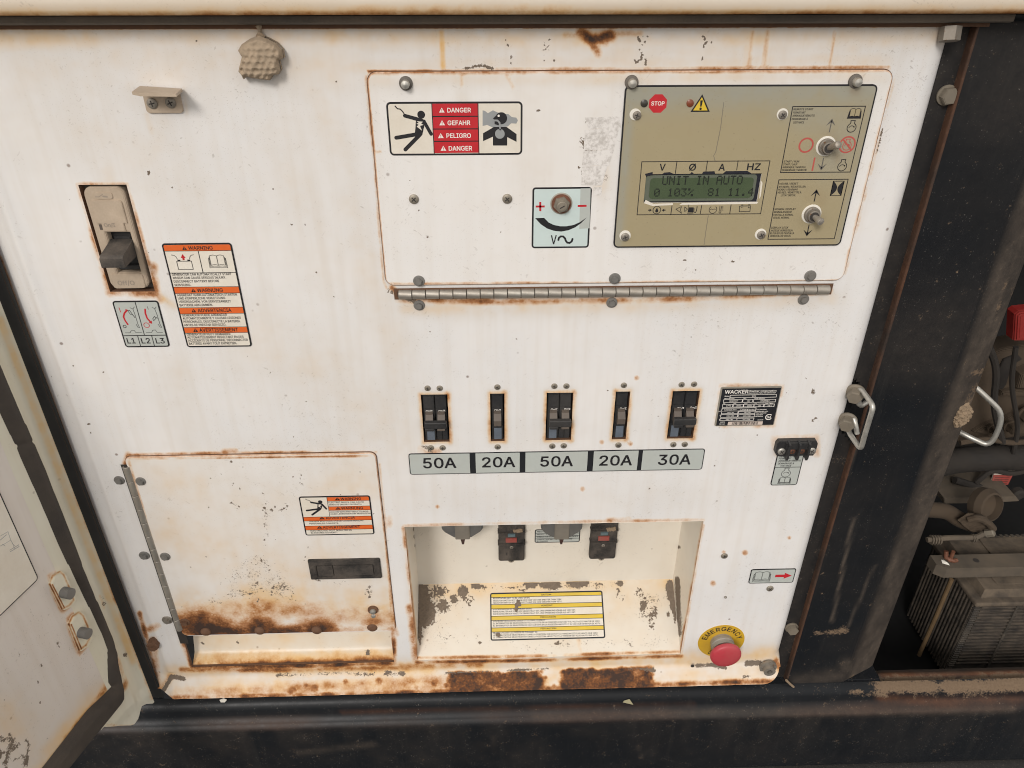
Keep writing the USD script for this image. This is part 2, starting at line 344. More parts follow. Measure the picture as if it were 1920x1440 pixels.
plain('dull_steel', (.27, .245, .21), .5, .45, .3, dust=(.22, .18, .14), dust_amt=.6, chip=(.20, .12, .07))
plain('hinge_steel', (.40, .375, .33), .42, .6, .25, dust=(.32, .26, .20), dust_amt=.6, scale=45)
plain('screw_steel', (.30, .27, .22), .45, .5, .35, dust=(.24, .19, .14), dust_amt=.5)
plain('dark_slot', (.035, .03, .026), .7, 0, .3)
plain('bolt_gray', (.17, .165, .155), .55, .1, .2, dust=(.22, .19, .155), dust_amt=.5)
plain('bolt_tan', (.18, .155, .12), .6, .1, .25, dust=(.21, .17, .125), dust_amt=.7)
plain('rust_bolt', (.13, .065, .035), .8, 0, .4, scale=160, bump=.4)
plain('washer_rubber', (.12, .108, .095), .7, 0, .3, dust=D, dust_amt=.5)
plain('washer_white', (.78, .74, .66), .5, 0, .08)
plain('galvanised', (.50, .49, .45), .38, .7, .25, dust=(.36, .30, .23), dust_amt=.45, scale=110)
plain('black_plastic', (.017, .018, .020), .42, 0, .35, dust=(.10, .09, .08), dust_amt=.42, spec=.4)
plain('black_plastic_dusty', (.02, .02, .02), .55, 0, .35, dust=(.16, .13, .105), dust_amt=.75, spec=.35, dscale=30)
plain('handle_brown', (.095, .075, .062), .5, 0, .3, dust=(.16, .13, .10), dust_amt=.4)
plain('tag_bluegray', (.13, .155, .19), .45, 0, .3, dust=(.05, .05, .055), dust_amt=.5)
plain('beige_plastic', (.48, .385, .29), .5, 0, .15, dust=(.30, .23, .16), dust_amt=.55, dscale=25)
plain('beige_print', (.30, .25, .20), .6, 0, .2)
plain('seal_rubber', (.048, .040, .034), .85, 0, .35, dust=(.12, .095, .072), dust_amt=.6, bump=.6, scale=120)
plain('gap_rubber', (.010, .010, .010), .6, 0, .3, dust=(.05, .045, .038), dust_amt=.3)
plain('roof_rubber', (.085, .073, .060), .75, 0, .3, dust=(.21, .17, .13), dust_amt=.8, dscale=9)
plain('ink', (.016, .015, .017), .45, 0, .1, bump=0)
plain('ink_gray', (.30, .31, .31), .5, 0, .1, bump=0)
plain('ink_faded', (.13, .12, .105), .5, 0, .2, bump=0)
plain('print_red', (.52, .022, .03), .4, 0, .12, bump=0)
plain('print_red_faded', (.48, .10, .08), .4, 0, .12, bump=0)
plain('print_white', (.82, .78, .72), .4, 0, .04, bump=0)
plain('print_orange', (.70, .13, .025), .42, 0, .08, bump=0)
plain('print_yellow', (.72, .50, .03), .42, 0, .10, bump=0, dust=(.45, .34, .15), dust_amt=.4)
plain('estop_yellow', (.62, .38, .018), .45, 0, .12, bump=0, dust=(.38, .22, .05), dust_amt=.6)
plain('sticker_cream', (.76, .71, .62), .42, 0, .07, bump=.05, dust=(.55, .44, .30), dust_amt=.35)
plain('sticker_gray', (.47, .50, .47), .42, 0, .06, bump=.05, dust=(.42, .40, .34), dust_amt=.3)
plain('sticker_blue', (.58, .68, .66), .42, 0, .05, bump=.05, dust=(.52, .54, .50), dust_amt=.3)
plain('sticker_black', (.017, .018, .021), .38, 0, .15, bump=.05)
plain('plate_silver', (.42, .40, .36), .4, .5, .15, dust=(.5, .38, .2), dust_amt=.5)
plain('estop_red', (.45, .028, .048), .42, 0, .10, dust=(.42, .11, .10), dust_amt=.5, scale=40, bump=.12)
plain('collar_gray', (.36, .345, .31), .45, .35, .3, dust=(.30, .25, .2), dust_amt=.5)
plain('lamp_dark', (.05, .045, .038), .3, 0, .2, bump=0)
plain('lamp_amber', (.20, .055, .025), .3, 0, .4, scale=120, bump=0)
plain('gfci_red', (.34, .05, .04), .5, 0, .25, dust=D, dust_amt=.5)
plain('gfci_blue', (.09, .15, .17), .5, 0, .25, dust=D, dust_amt=.4)
plain('socket_gray', (.125, .125, .122), .55, .2, .3, dust=(.21, .19, .16), dust_amt=.7)
plain('socket_tan', (.20, .18, .15), .6, .1, .3, dust=(.26, .22, .17), dust_amt=.6)
plain('pin_brown', (.06, .03, .025), .6, 0, .3)
plain('copper_rust', (.17, .07, .04), .6, .2, .4, scale=160)
plain('nest_paper', (.37, .285, .20), .9, 0, .28, scale=90, bump=.8, dust=(.44, .35, .25), dust_amt=.5)
plain('dry_mud', (.26, .19, .125), .95, 0, .3, scale=160, bump=.8)
plain('crust', (.20, .155, .115), .95, 0, .35, scale=240, bump=.8)
plain('asphalt', (.030, .028, .026), .9, 0, .5, scale=140, bump=.9, chip=(.11, .09, .07))
plain('engine_tan', (.062, .043, .027), .85, 0, .3, dust=(.082, .058, .038), dust_amt=.6, scale=30)
plain('engine_dark', (.016, .013, .011), .8, 0, .4, dust=(.05, .04, .03), dust_amt=.6)
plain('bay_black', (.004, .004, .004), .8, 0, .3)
plain('red_paint', (.26, .016, .014), .45, 0, .15, dust=(.2, .08, .06), dust_amt=.3)
plain('battery_case', (.018, .017, .016), .6, 0, .3, dust=(.17, .135, .10), dust_amt=.62, dscale=30, scale=120)
plain('battery_rib', (.022, .018, .015), .75, 0, .5, dust=(.12, .092, .066), dust_amt=.9, dscale=40, scale=160)
plain('battery_top', (.055, .043, .032), .8, 0, .35, dust=(.19, .145, .10), dust_amt=1.0, scale=200, bump=.5, dscale=22)
plain('dusty_metal', (.085, .07, .054), .75, .1, .3, dust=(.17, .13, .09), dust_amt=.8, scale=70)
plain('rod_brown', (.12, .075, .035), .7, .1, .3)
plain('label_white', (.62, .52, .45), .5, 0, .1, bump=0)
g = Graph(); P = g('geometry') + '.position'
k_ = g.math('multiply', g.ramp(g.math('multiply_add', g.noise(P, 330, 3, .6), .6, g.math('multiply', g.noise(P, 80, 3, .6), .5)), G01(.47, .66)), .5)
g.done('tape_glue', g('principled_bsdf', 'BSDF', base_color=g.mix(k_, (.77, .735, .70), (.30, .265, .225)), roughness=.6))
plain('leaf_dry', (.40, .36, .22), .7, 0, .2)
# faded gold display faceplate
g = Graph(); P = g('geometry') + '.position'
wv = g('separate_color'); g.l.append((g('attribute', 'color', attribute='wear'), f'{wv}.color'))
n1 = g.noise(P, 9, 4, .6); n2 = g.noise(P, 70, 4, .6); n3 = g.noise(P, 400, 2, .5)
c = g.mix(n1, (.35, .29, .175), (.385, .325, .20)); c = g.mix(f'{wv}.b', c, (.335, .32, .255))
c = g.mix(g.math('multiply', g.ramp(n2, G01(.5, .8)), .3), c, (.35, .28, .15))
c = g.mix(g.math('multiply', f'{wv}.r', g.math('multiply_add', n2, 1.2, .1), clamp=True), c, (.22, .12, .05))
c = g.mix(g.math('multiply', g.ramp(n3, G01(.70, .74)), .35), c, (.2, .16, .1))
g.done('gold_plate', g('principled_bsdf', 'BSDF', base_color=c, roughness=.42, specular_ior_level=.4))
# LCD
g = Graph(); P = g('geometry') + '.position'
c = g.mix(g.noise(P, 30, 2), (.060, .085, .046), (.085, .112, .062))
g.done('lcd_green', g('principled_bsdf', 'BSDF', base_color=c, roughness=.25, specular_ior_level=.3))
plain('lcd_edge', (.12, .135, .10), .4, 0, .1, bump=0)
plain('lcd_pixels', (.018, .022, .016), .4, 0, .1, bump=0)
plain('lcd_rim', (.02, .02, .028), .35, 0, .1, bump=0)

# ------------------------------------------------------------------ wear fields (stains and some painted shade, measured on the photograph, carried by the vertices)
class Wear:
    def __init__(s, world):
        s.p = proj(world); s.w = np.zeros((len(s.p), 3)); s.r = rng
    def _d(s, pts):
        d = np.full(len(s.p), 1e9); t_ = np.zeros(len(s.p)); pts = np.array(pts, float)
        for a, b in zip(pts[:-1], pts[1:]):
            ab = b - a; t = np.clip(((s.p - a) @ ab) / max(ab @ ab, 1e-9), 0, 1); dd = np.hypot(*(s.p - a - t[:, None] * ab).T); d = np.minimum(d, dd)
        return d
    def add(s, ch, v): s.w[:, ch] = np.maximum(s.w[:, ch], v)
    def line(s, ch, pts, w, amp, wob=None):
        wob = (.75 if ch == 0 else .4) if wob is None else wob
        n = .55 * meshkit.fbm(np.c_[s.p / 70.0, np.zeros(len(s.p)) + len(pts) + 3.3 * w], 2) + .45 * meshkit.fbm(np.c_[s.p / 20.0, np.zeros(len(s.p)) + len(pts)], 3)
        s.add(ch, amp * np.exp(-(s._d(pts) / w) ** 2) * np.clip(1 - wob + 2 * wob * ((n - .5) * 1.8 + .5), 0, 1.5)); return s
    def blob(s, ch, c, rx, ry, amp, pw=2):
        d = np.hypot((s.p[:, 0] - c[0]) / rx, (s.p[:, 1] - c[1]) / ry); s.add(ch, amp * np.exp(-d ** pw)); return s
    def ring(s, ch, pts, w, amp): return s.line(ch, list(pts) + [pts[0]], w, amp)
    def spots(s, ch, lst, amp):
        for x, y, r in lst: s.blob(ch, (x, y), r, r, amp, 4)
        return s
# ------------------------------------------------------------------ the ground
gm = sheet(Plane((0, 0, 0.068), (1, 0, 0), (0, 1, 0)), sbox(-2.0, -2.4, 2.0, 0.4), 0, 0.02)
gv, gf = gm
gv = gv.copy(); gv[:, 2] += 0.004 * (meshkit.fbm(gv * 60, 3) - .5)
big = flat(Plane((0, 0, 0.062), (1, 0, 0), (0, 1, 0)), sbox(-60, -60, 60, 60), 0)
gr = usdkit.mesh(stage, '/World/ground', cat([(gv, gf), big]), MAT['asphalt'], smooth=False); data(gr.GetPrim(), 'dark gritty asphalt under the black skid', 'ground', None, 'structure')

# ------------------------------------------------------------------ the generator's frame: skid, corner post, roof edge, engine bay
FR = thing('generator_frame', (0, 0, 0.07), 'black painted generator frame, dusty skid rail and corner post around the white control panel', 'generator frame')
def swept(profile, x0, x1, step=0.012, name=None, nx=None):
    """profile (Y, z) points swept along x, finely divided, jittered slightly like old sheet metal."""
    pr = np.array(profile, float); seg = np.r_[0, np.cumsum(np.hypot(*np.diff(pr, axis=0).T))]; n = max(2, int(seg[-1] / step)); t = np.linspace(0, seg[-1], n)
    Y = np.interp(t, seg, pr[:, 0]); Z = np.interp(t, seg, pr[:, 1]); xs = np.linspace(x0, x1, max(2, int((x1 - x0) / step)))
    v = np.array([[x, y, z] for y, z in zip(Y, Z) for x in xs]); m = len(xs); f = []
    i = np.arange(m - 1)
    for k in range(n - 1): f += [np.c_[k * m + i, (k + 1) * m + i, (k + 1) * m + i + 1], np.c_[k * m + i, (k + 1) * m + i + 1, k * m + i + 1]]
    return v, np.vstack(f)
skp = [(.0, .285), (-.010, .281), (-.016, .272), (-.020, .256), (-.026, .249), (-.034, .246), (-.037, .240), (-.037, .084), (-.030, .076), (.10, .076)]
sk = swept(skp, -1.25, 1.75, .008)
v = sk[0]; v[:, 1] -= .0015 * (meshkit.fbm(v * 9, 3) - .5)
W = Wear(v)
lz = np.exp(-((v[:, 2] - .247) / .008) ** 2) * (.55 + .9 * (meshkit.fbm(np.c_[v[:, 0] * 7, v[:, 1] * 0, v[:, 2] * 7], 4) - .3)); lz = lz * np.clip((meshkit.fbm(np.c_[v[:, 0] * 5, v[:, 1] * 0, v[:, 2] * 22], 4) - .40) * 4, 0, 1); W.add(2, np.clip(lz, 0, 1) * .45); W.add(0, np.clip(lz, 0, 1) * .30)
drip = np.clip(meshkit.fbm(np.c_[v[:, 0] * 26, v[:, 1] * 0, v[:, 2] * 2.0], 4) - .42, 0, 1) * 2.0 * np.clip((v[:, 2] - .10) / .16, 0, 1) * (v[:, 2] < .245); W.add(2, drip * .7)
W.add(2, .28 * np.clip(meshkit.fbm(v * 14, 4) - .4, 0, 1) * 4 * (v[:, 2] < .246) * np.clip(1.2 - (v[:, 0] + 1) * .55, .2, 1))
W.line(2, [(560, 1412), (640, 1402), (700, 1396)], 6, .6); W.line(2, [(1195, 1395), (1203, 1420)], 3, .5); W.line(2, [(925, 1380), (930, 1415)], 3, .5)
W.line(0, [(1650, 1310), (1760, 1318), (1920, 1312)], 9, .5); W.line(0, [(640, 1336), (900, 1330), (1300, 1322)], 4, .25)
W.line(1, [(1590, 1296), (1640, 1300), (1660, 1304)], 6, .5); W.line(1, [(1648, 1284), (1700, 1286), (1760, 1288), (1850, 1288), (1920, 1282)], 13, .78)
W.line(2, [(1000, 1345), (1280, 1338), (1900, 1330)], 9, .8)
W.w[:, 2] *= .55; W.w[:, 0] *= .8
part(FR, 'skid_rail', sk, 'black_paint', wear=W.w)
part(FR, 'skid_top', boxm((-1.25, .0005, .20), (.712, .10, .2848)), 'black_paint', smooth=False)
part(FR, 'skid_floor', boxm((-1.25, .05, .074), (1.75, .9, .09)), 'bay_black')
# corner post, seen in plan: flange behind the panel edge, rusty step, face, rounded corner
PW = 1.40
post_plan = [(.494, .030), (.503, .016), (.512, .013), (.5335, .012)]
def extrude_plan(pl, z0, z1, step=.010, cut=None):
    pr = np.array(pl, float); seg = np.r_[0, np.cumsum(np.hypot(*np.diff(pr, axis=0).T))]; t = np.unique(np.r_[seg, np.arange(0, seg[-1], step)])
    X = np.interp(t, seg, pr[:, 0]); Y = np.interp(t, seg, pr[:, 1]); zs = np.linspace(z0, z1, int((z1 - z0) / step) + 1)
    v = np.array([[x, y, z] for z in zs for x, y in zip(X, Y)]); m = len(t); i = np.arange(m - 1); f = []
    for k in range(len(zs) - 1): f += [np.c_[k * m + i, k * m + i + 1, (k + 1) * m + i + 1], np.c_[k * m + i, (k + 1) * m + i + 1, (k + 1) * m + i]]
    f = np.vstack(f)
    if cut is not None: f = f[~cut(v[f].mean(1))]
    return v, f
# notch in the flange for the rod striker
nz0, nz1 = at(1597, 828, .012)[2], at(1630, 732, .012)[2]
notch = lambda c: (c[:, 2] > nz0 - (c[:, 0] - .5335) * .9) & (c[:, 2] < nz1 + (.5335 - c[:, 0]) * .9) & (c[:, 0] > .503)
fl = extrude_plan(post_plan, .288, PW, .006, notch); W = Wear(fl[0]); W.add(2, .35 * meshkit.fbm(fl[0] * np.array([60, 60, 12.]), 4) * (fl[0][:, 0] > .51))
W.add(2, np.clip(1 - np.abs(fl[0][:, 0] - .524) / .006, 0, 1) * .25)
part(FR, 'post_flange', fl, 'black_paint', wear=W.w)
nb = [(.498, .040), (.5345, .040)]
part(FR, 'post_back_plate', extrude_plan(nb, nz0 - .05, nz1 + .06, .01), 'bay_black')
edge = extrude_plan([(.5335, .012), (.5335, .001), (.535, -.0005), (.5365, 0.0)], .288, PW, .004, lambda c: (c[:, 2] > nz0) & (c[:, 2] < nz1) & (c[:, 1] > .004))
W = Wear(edge[0]); W.add(0, .28 + .9 * (meshkit.fbm(edge[0] * 22, 3) - .42)); W.add(2, .3 + 0 * edge[0][:, 0]); part(FR, 'rusty_post_edge', edge, 'black_paint', wear=W.w, label='rusty edge of the post flange')
bv = np.arange(0, 1.01, .125) * math.pi / 2
post_face = [(.5365, 0.0), (.636, 0.0), (.642, .001), (.648, .004), (.700, .028), (.7105, .034), (.7155, .040), (.7175, .048), (.7175, .16)]
pf = extrude_plan(post_face, .276, PW, .005); v = pf[0]
v[:, 1] += .0012 * (meshkit.fbm(v * 6, 3) - .5)
W = Wear(v); ch = (v[:, 0] > .645)
W.add(2, ch * (.48 + .65 * np.clip(meshkit.fbm(v * np.array([30, 30, 14.]), 4) - .36, 0, 1) * 1.6) * np.clip((v[:, 0] - .643) / .02, 0, 1))
W.add(2, (~ch) * .16 * np.clip(meshkit.fbm(v * 5, 3) - .4, 0, 1) * 3)
W.line(2, [(1905, 480), (1870, 570), (1845, 640), (1820, 700)], 7, .75).line(2, [(1840, 735), (1815, 760), (1800, 800)], 12, .9).line(2, [(1790, 845), (1770, 900), (1745, 960), (1700, 1070)], 22, .42)
W.line(1, [(1855, 690), (1825, 700), (1850, 706)], 3.5, .52).line(1, [(1830, 725), (1812, 770)], 7, .42).blob(1, (1905, 555), 12, 12, .45).line(1, [(1890, 520), (1868, 590)], 4, .4)
W.line(2, [(1600, 970), (1560, 1165)], 3, .7, .5).line(2, [(1640, 1060), (1590, 1175)], 2.5, .6, .5).line(1, [(1530, 1187), (1585, 1183)], 6, .5).line(2, [(1660, 640), (1620, 780), (1590, 900)], 2, .45, .5)
W.line(2, [(1590, 1250), (1620, 1275), (1640, 1280)], 16, .6).line(2, [(1495, 1278), (1560, 1268), (1620, 1262)], 14, .45).line(1, [(1600, 1272), (1632, 1272)], 6, .5)
sc_ = rng.uniform(0, 1, (14, 2))
for a, b in sc_:
    y = 330 + 900 * a; x0 = 1880 - (y - 330) * .36; W.blob(1, (x0 - 110 * b + 10, y), 2.0, 3.0, .55, 2)
part(FR, 'corner_post', pf, 'black_paint', wear=W.w)
part(FR, 'post_foot', boxm((.53, .004, .268), (.712, .10, .2855), .002), 'black_paint', wear=None)
# bolts on the flange
def hexbolt(P, uv, rw, rh, h0=0.0, hh=.005, mat='zinc', par=None, wmat=None, name='hex_bolt', rot=.2, dome=True, tilt=None):
    ms = [lathe(P, uv, [(rw, h0), (rw, h0 + .0012), (rw * .93, h0 + .0018), (rh * 1.02, h0 + .0020)], 20)]
    a = np.arange(6) * math.pi / 3 + rot; hx = Polygon(np.c_[uv[0] + rh * np.cos(a), uv[1] + rh * np.sin(a)])
    hd = slab(P, hx, h0 + .0015, h0 + .0015 + hh, rh * .16, 2)
    if wmat: q = part(par, name, hd, mat); part(q, 'washer', ms[0], wmat)
    else: part(par, name, ms + [hd], mat)
FLP = YP(.012)
for k, (x, y) in enumerate([(1774, 178), (1484, 1176)]):
    u, w_ = FLP.uv(x, y)[0], FLP.uv(x, y)[1]
    part(FR, 'hex_bolt', [lathe(FLP, (u, w_), [(.0115, 0), (.0115, .002), (.008, .0025)], 20), slab(FLP, Polygon([(u + .0098 * math.cos(t), w_ + .0098 * math.sin(t)) for t in np.arange(6) * math.pi / 3 + .1]), .002, .011, .0016)], 'bolt_tan')
# roof edge, seal, engine bay
rp = [(-.02, 1.4085), (-.034, 1.4082), (-.0395, 1.4102), (-.041, 1.415), (-.041, 1.520), (-.03, 1.53), (.9, 1.53)]
rf = swept(rp, -1.2, 1.7, .008); W = Wear(rf[0]); zz_ = rf[0][:, 2]
W.add(0, .52 * np.exp(-np.abs(zz_ - 1.4095) / .0040) * (.6 + .8 * meshkit.fbm(rf[0] * np.array([12, 0, 0.]), 3)))
W.add(2, .75 * np.exp(-np.abs(zz_ - 1.4095) / .010) * (.4 + 1.1 * meshkit.fbm(rf[0] * np.array([5, 0, 40.]), 4))); W.line(0, [(640, 18), (900, 16), (1100, 16)], 8, .22)
part(FR, 'roof_edge', rf, 'roof_paint', wear=W.w, label='white roof edge with a rusty lower rim')
part(FR, 'roof_seal', swept([(.02, 1.4080), (-.016, 1.4080), (-.0195, 1.4068), (-.0205, 1.4035), (-.0195, 1.3995), (-.016, 1.3975), (.02, 1.3970)], -1.1, .560, .006), 'roof_rubber')
part(FR, 'roof_seal', boxm((.5605, -.012, 1.3985), (1.6, .02, 1.4080), .003), 'black_paint')
part(FR, 'roof_ledge', swept([(.03, 1.3968), (-.004, 1.3966), (-.0055, 1.3945), (-.0045, 1.3925), (.03, 1.3922)], -1.0, .545, .006), 'rust_bolt', label='rusty ledge under the roof seal')
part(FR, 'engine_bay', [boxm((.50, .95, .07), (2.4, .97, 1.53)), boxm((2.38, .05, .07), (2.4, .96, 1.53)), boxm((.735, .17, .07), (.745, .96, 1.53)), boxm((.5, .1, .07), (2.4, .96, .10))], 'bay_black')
# front sill of the engine bay, crusted with sand
sl = swept([(.05, .250), (.026, .2735), (.022, .2750), (.019, .2742), (.006, .2640), (-.004, .2640), (-.010, .270)], at(1650, 1280, .01)[0], 1.7, .006); v = sl[0]; v[:, 2] += .004 * (meshkit.fbm(v * 45, 4) - .5)
W = Wear(v); W.add(2, .6 + 0 * v[:, 0]); W.line(0, [(1655, 1266), (1760, 1266), (1920, 1262)], 6, .8).line(1, [(1655, 1282), (1700, 1282), (1800, 1284), (1860, 1280), (1920, 1276)], 14, .80).line(1, [(1880, 1284), (1920, 1286)], 9, .6)
part(FR, 'bay_sill', sl, 'black_paint', wear=W.w, label='sand-crusted sill of the engine bay')
part(FR, 'weld_bead', tube([at(x, y, -.006) for x, y in [(1474, 1275), (1482, 1283), (1488, 1288)]], .0022, 8), 'dry_mud')
# hinge channel at the left of the panel
gapx = (-.6225, -.6065)
part(FR, 'door_gap_seal', swept([(.02, .262), (.006, .262), (.004, .27), (.004, 1.39)], gapx[0] - .004, gapx[1] + .004, .006), 'gap_rubber')

# ------------------------------------------------------------------ the control panel
XL, XR, XC = -.6072, .5085, -.5715
TOPZ, BOTZ, LIPZ = 1.3965, .3105, .3500
openings = {}
def opening(name, pts): openings[name] = rect4(PANEL, pts); return openings[name]
opening('main', [(146.4, 346.5), (236.3, 346.5), (291.3, 546.7), (206.5, 546.7)])
for nm, pts in dict(a=[(789, 740), (839, 739.5), (843, 828.5), (795, 828.5)], b=[(919, 738), (946, 738), (946, 827), (920, 827)], c=[(1025.5, 736.5), (1075, 736.5), (1070.5, 825), (1022.5, 825)],
                    d=[(1155, 734), (1182, 734), (1173, 823.5), (1147, 823.5)], e=[(1262, 733), (1312, 732.5), (1299, 822), (1250, 822)]).items(): opening('br_' + nm, pts)
REC = rect(-.1388, ZF, .3279, .6867); openings['recess'] = REC
chute = rect4(PANEL, [(343, 1192), (734, 1183), (737, 1242), (358, 1249)]); openings['chute'] = chute
pout = rect(XL, BOTZ, XR + .004, TOPZ).difference(sbox(XR - .03, 0, 1, BOTZ + .028)).union(disc(XR - .026, BOTZ + .028, .028, 12).intersection(sbox(XR - .06, BOTZ - .01, 1, 1))).union(sbox(XR - .06, BOTZ, XR - .026, BOTZ + .06))
psh = pout
for o in openings.values(): psh = psh.difference(o)
def panel_h(v):
    x, z = v[:, 0], v[:, 1]; h = np.zeros(len(v))
    lip = np.clip((LIPZ - z) / (LIPZ - BOTZ), 0, 1); left = np.clip((XC - x) / (XC - XL), 0, 1)
    k = lambda t: np.where(t < .12, t * t / .24, t - .06)
    h += .020 * k(lip) * (1 - .9 * np.clip(left * 1.2, 0, 1)) - .013 * k(left) * (1 - .5 * lip)
    r = np.clip((x - (XR - .020)) / .024, 0, 1); h -= np.where(z > BOTZ + .055, 1, np.clip((z - BOTZ - .03) / .025, 0, 1)) * .022 * (1 - np.sqrt(np.clip(1 - r * r * .985, 0, 1)))
    h += .0016 * (meshkit.fbm(np.c_[x * 3, z * 3, 0 * x], 2) - .5)
    h += .0020 * np.exp(-((x - XC) / .007) ** 2) * (z > .36)
    return h
CP = thing('control_panel', (-.05, 0, BOTZ), 'large white painted control panel, rust stained along its bottom lip', 'control panel')
GID = rect4(IDOOR, [(688, 137), (1677, 130), (1581, 528), (723, 534)], .011); _b = GID.bounds
_gr = [tuple(proj(IDOOR.w(np.array([_b[2] + .0014, z_])))) for z_ in np.linspace(_b[3] - .008, _b[1] + .008, 6)]
pv, pfa = sheet(PANEL, psh, 0, 0.0026, panel_h)
W = Wear(pv); p = W.p
# rust stripe along the ragged top
jag = 56.5 - (p[:, 0] - 60) * .004 + 5 * (meshkit.fbm(np.c_[p[:, 0] / 14, p[:, 0] * 0, p[:, 0] * 0], 4) - .5); W.add(0, np.clip((jag - p[:, 1]) / 2.0, 0, 1) * .9)
W.line(2, [(0, 70), (600, 66), (1000, 72), (1780, 66)], 30, .50).line(2, [(700, 80), (1100, 100), (1600, 90)], 30, .30).line(2, [(560, 130), (900, 118), (1660, 112)], 22, .34)  # tan along the top: yellowing plus painted-in shade of the roof edge
W.line(0, [(1090, 62), (1110, 75), (1145, 66)], 11, .70).line(0, [(1110, 80), (1122, 100)], 8, .62).blob(0, (1135, 75), 10, 12, .6).line(0, [(1060, 66), (1200, 62)], 7, .28)
for x, x2, y2, a, w_ in [(1411, 1404, 126, .34, 4.5), (1439, 1432, 124, .30, 5.5), (1565, 1556, 122, .34, 3.2), (828, 831, 125, .22, 6)]: W.line(0, [(x, 60), (x2, y2)], w_, a, .2)
W.line(2, [(1404, 60), (1398, 128)], 14, .5).line(2, [(1440, 60), (1432, 124)], 10, .5).line(2, [(828, 60), (830, 125)], 7, .9, .15)
W.spots(1, [(x + rng.normal(0, 7), 66 + rng.uniform(0, 55), rng.uniform(1.5, 4)) for x in ([1205] * 26 + [1320] * 8 + [960] * 6 + [1025] * 16)], .86)
W.line(0, [(692, 135), (900, 131), (1300, 129), (1668, 127)], 3.0, .62, .5).line(0, [(686, 145), (704, 330), (719, 525), (724, 540)], 2.8, .34, .8).line(0, _gr, 2.2, .36, .9)
W.line(1, [(1655, 240), (1645, 290)], 3, .66).line(1, [(872, 128), (905, 122), (925, 130)], 4, .95, .1)
W.line(0, [(745, 562), (950, 566), (1300, 560), (1555, 545)], 7, .42).line(0, [(735, 540), (748, 556)], 6, .55).line(1, [(728, 545), (780, 566)], 6, .66).line(2, [(760, 580), (1200, 574), (1560, 560)], 20, .38)
def around(pts, w_, a, ch=0): W.ring(ch, pts, w_, a)
around([(144, 345), (238, 345), (294, 548), (204, 548)], 4.5, .36); W.line(0, [(196, 500), (206, 548), (292, 550), (288, 500)], 9, .5); W.line(0, [(285, 540), (300, 562)], 10, .34).line(2, [(306, 560), (330, 575)], 9, .5)
for nm in 'abcde':
    b = openings['br_' + nm].bounds; q = [tuple(proj(np.array([x, 0, z]))) for x, z in ((b[0], b[3]), (b[2], b[3]), (b[2], b[1]), (b[0], b[1]))]; around(q, 6, .22); W.line(0, [q[1], q[2]], 7, .34).line(0, [q[0], q[3]], 6, .30).line(2, q + [q[0]], 8, .55, .2)
W.line(0, [(790, 842), (800, 850), (822, 845)], 8, .42).line(1, [(795, 838), (808, 846)], 6, .62)
around([(1352, 724), (1468, 724), (1449, 798), (1338, 798)], 6, .30); around([(1448, 822), (1530, 820), (1532, 850), (1455, 855)], 8, .24)
W.line(0, [(240, 853), (420, 849), (705, 848)], 3.5, .48).line(0, [(235, 868), (240, 853)], 6, .42).line(0, [(420, 848), (440, 846)], 7, .42).line(0, [(712, 870), (738, 1185)], 3, .34).line(0, [(700, 1050), (745, 1190)], 5, .3)
W.line(0, [(757, 986), (900, 982), (1100, 978), (1319, 975)], 4, .30).line(0, [(756, 990), (770, 1120), (781, 1238)], 4.0, .34).line(0, [(1319, 985), (1290, 1150), (1278, 1226)], 3.2, .26).line(0, [(1140, 976), (1180, 974)], 7, .4)
W.blob(0, (730, 978), 8, 12, .34); W.line(0, [(770, 1140), (782, 1245)], 9, .42)
W.line(0, [(345, 1190), (360, 1248), (500, 1250), (738, 1243)], 6, .72).line(0, [(737, 1180), (738, 1245)], 6, .55).line(0, [(330, 1140), (352, 1230)], 7, .46)
W.line(0, [(782, 1242), (1000, 1238), (1278, 1230)], 4, .62).line(2, [(320, 1262), (800, 1254), (1290, 1238), (1450, 1225)], 22, .62).line(2, [(310, 1290), (800, 1282), (1290, 1268), (1450, 1258)], 30, .55)
W.line(0, [(370, 1252), (560, 1254), (760, 1250), (900, 1244)], 9, .46)
W.line(0, [(302, 1308), (600, 1303), (1000, 1292), (1470, 1276)], 6, .62).line(0, [(330, 1300), (560, 1292), (830, 1288)], 14, .28).line(0, [(520, 1290), (680, 1284), (830, 1276)], 13, .34).line(0, [(340, 1256), (560, 1256), (750, 1252)], 6, .5).line(0, [(300, 1300), (320, 1268)], 8, .42)
# chipped, rusting lip
def lipline(x): return 1268 - (x - 325) * .0285
up = (p[:, 1] - (1256 - (p[:, 0] - 640) * .022 + 4 * (meshkit.fbm(np.c_[p[:, 0] / 22, p[:, 0] * 0, p[:, 0] * 0], 4) - .5) * 2.4))
lo = (1301 - (p[:, 0] - 640) * .024) - p[:, 1]
def patch(x0, x1, y_off, amp, ch=0):
    nz_ = meshkit.fbm(np.c_[p / 11.0, p[:, :1] * 0], 4) - .5; m_ = np.clip((p[:, 0] - x0) / 14, 0, 1) * np.clip((x1 - p[:, 0]) / 22, 0, 1) * np.clip((up - y_off) / 6, 0, 1) * np.clip((lo + 3) / 2, 0, 1); m_ = np.clip(m_ * 1.0 + nz_ * 1.1 * (m_ < .999) * (m_ > 0) , 0, 1); W.add(ch, amp * m_ * (1 + .35 * nz_))
patch(832, 1030, 5, .88); patch(1044, 1232, 4, .92); patch(1160, 1232, 2, .85)
W.spots(0, [(x + rng.normal(0, 14), 1284 + rng.normal(0, 8), rng.uniform(4, 10)) for x in (545, 560, 590, 620, 660, 690, 730, 770, 800, 820, 1035, 1040)], .60)
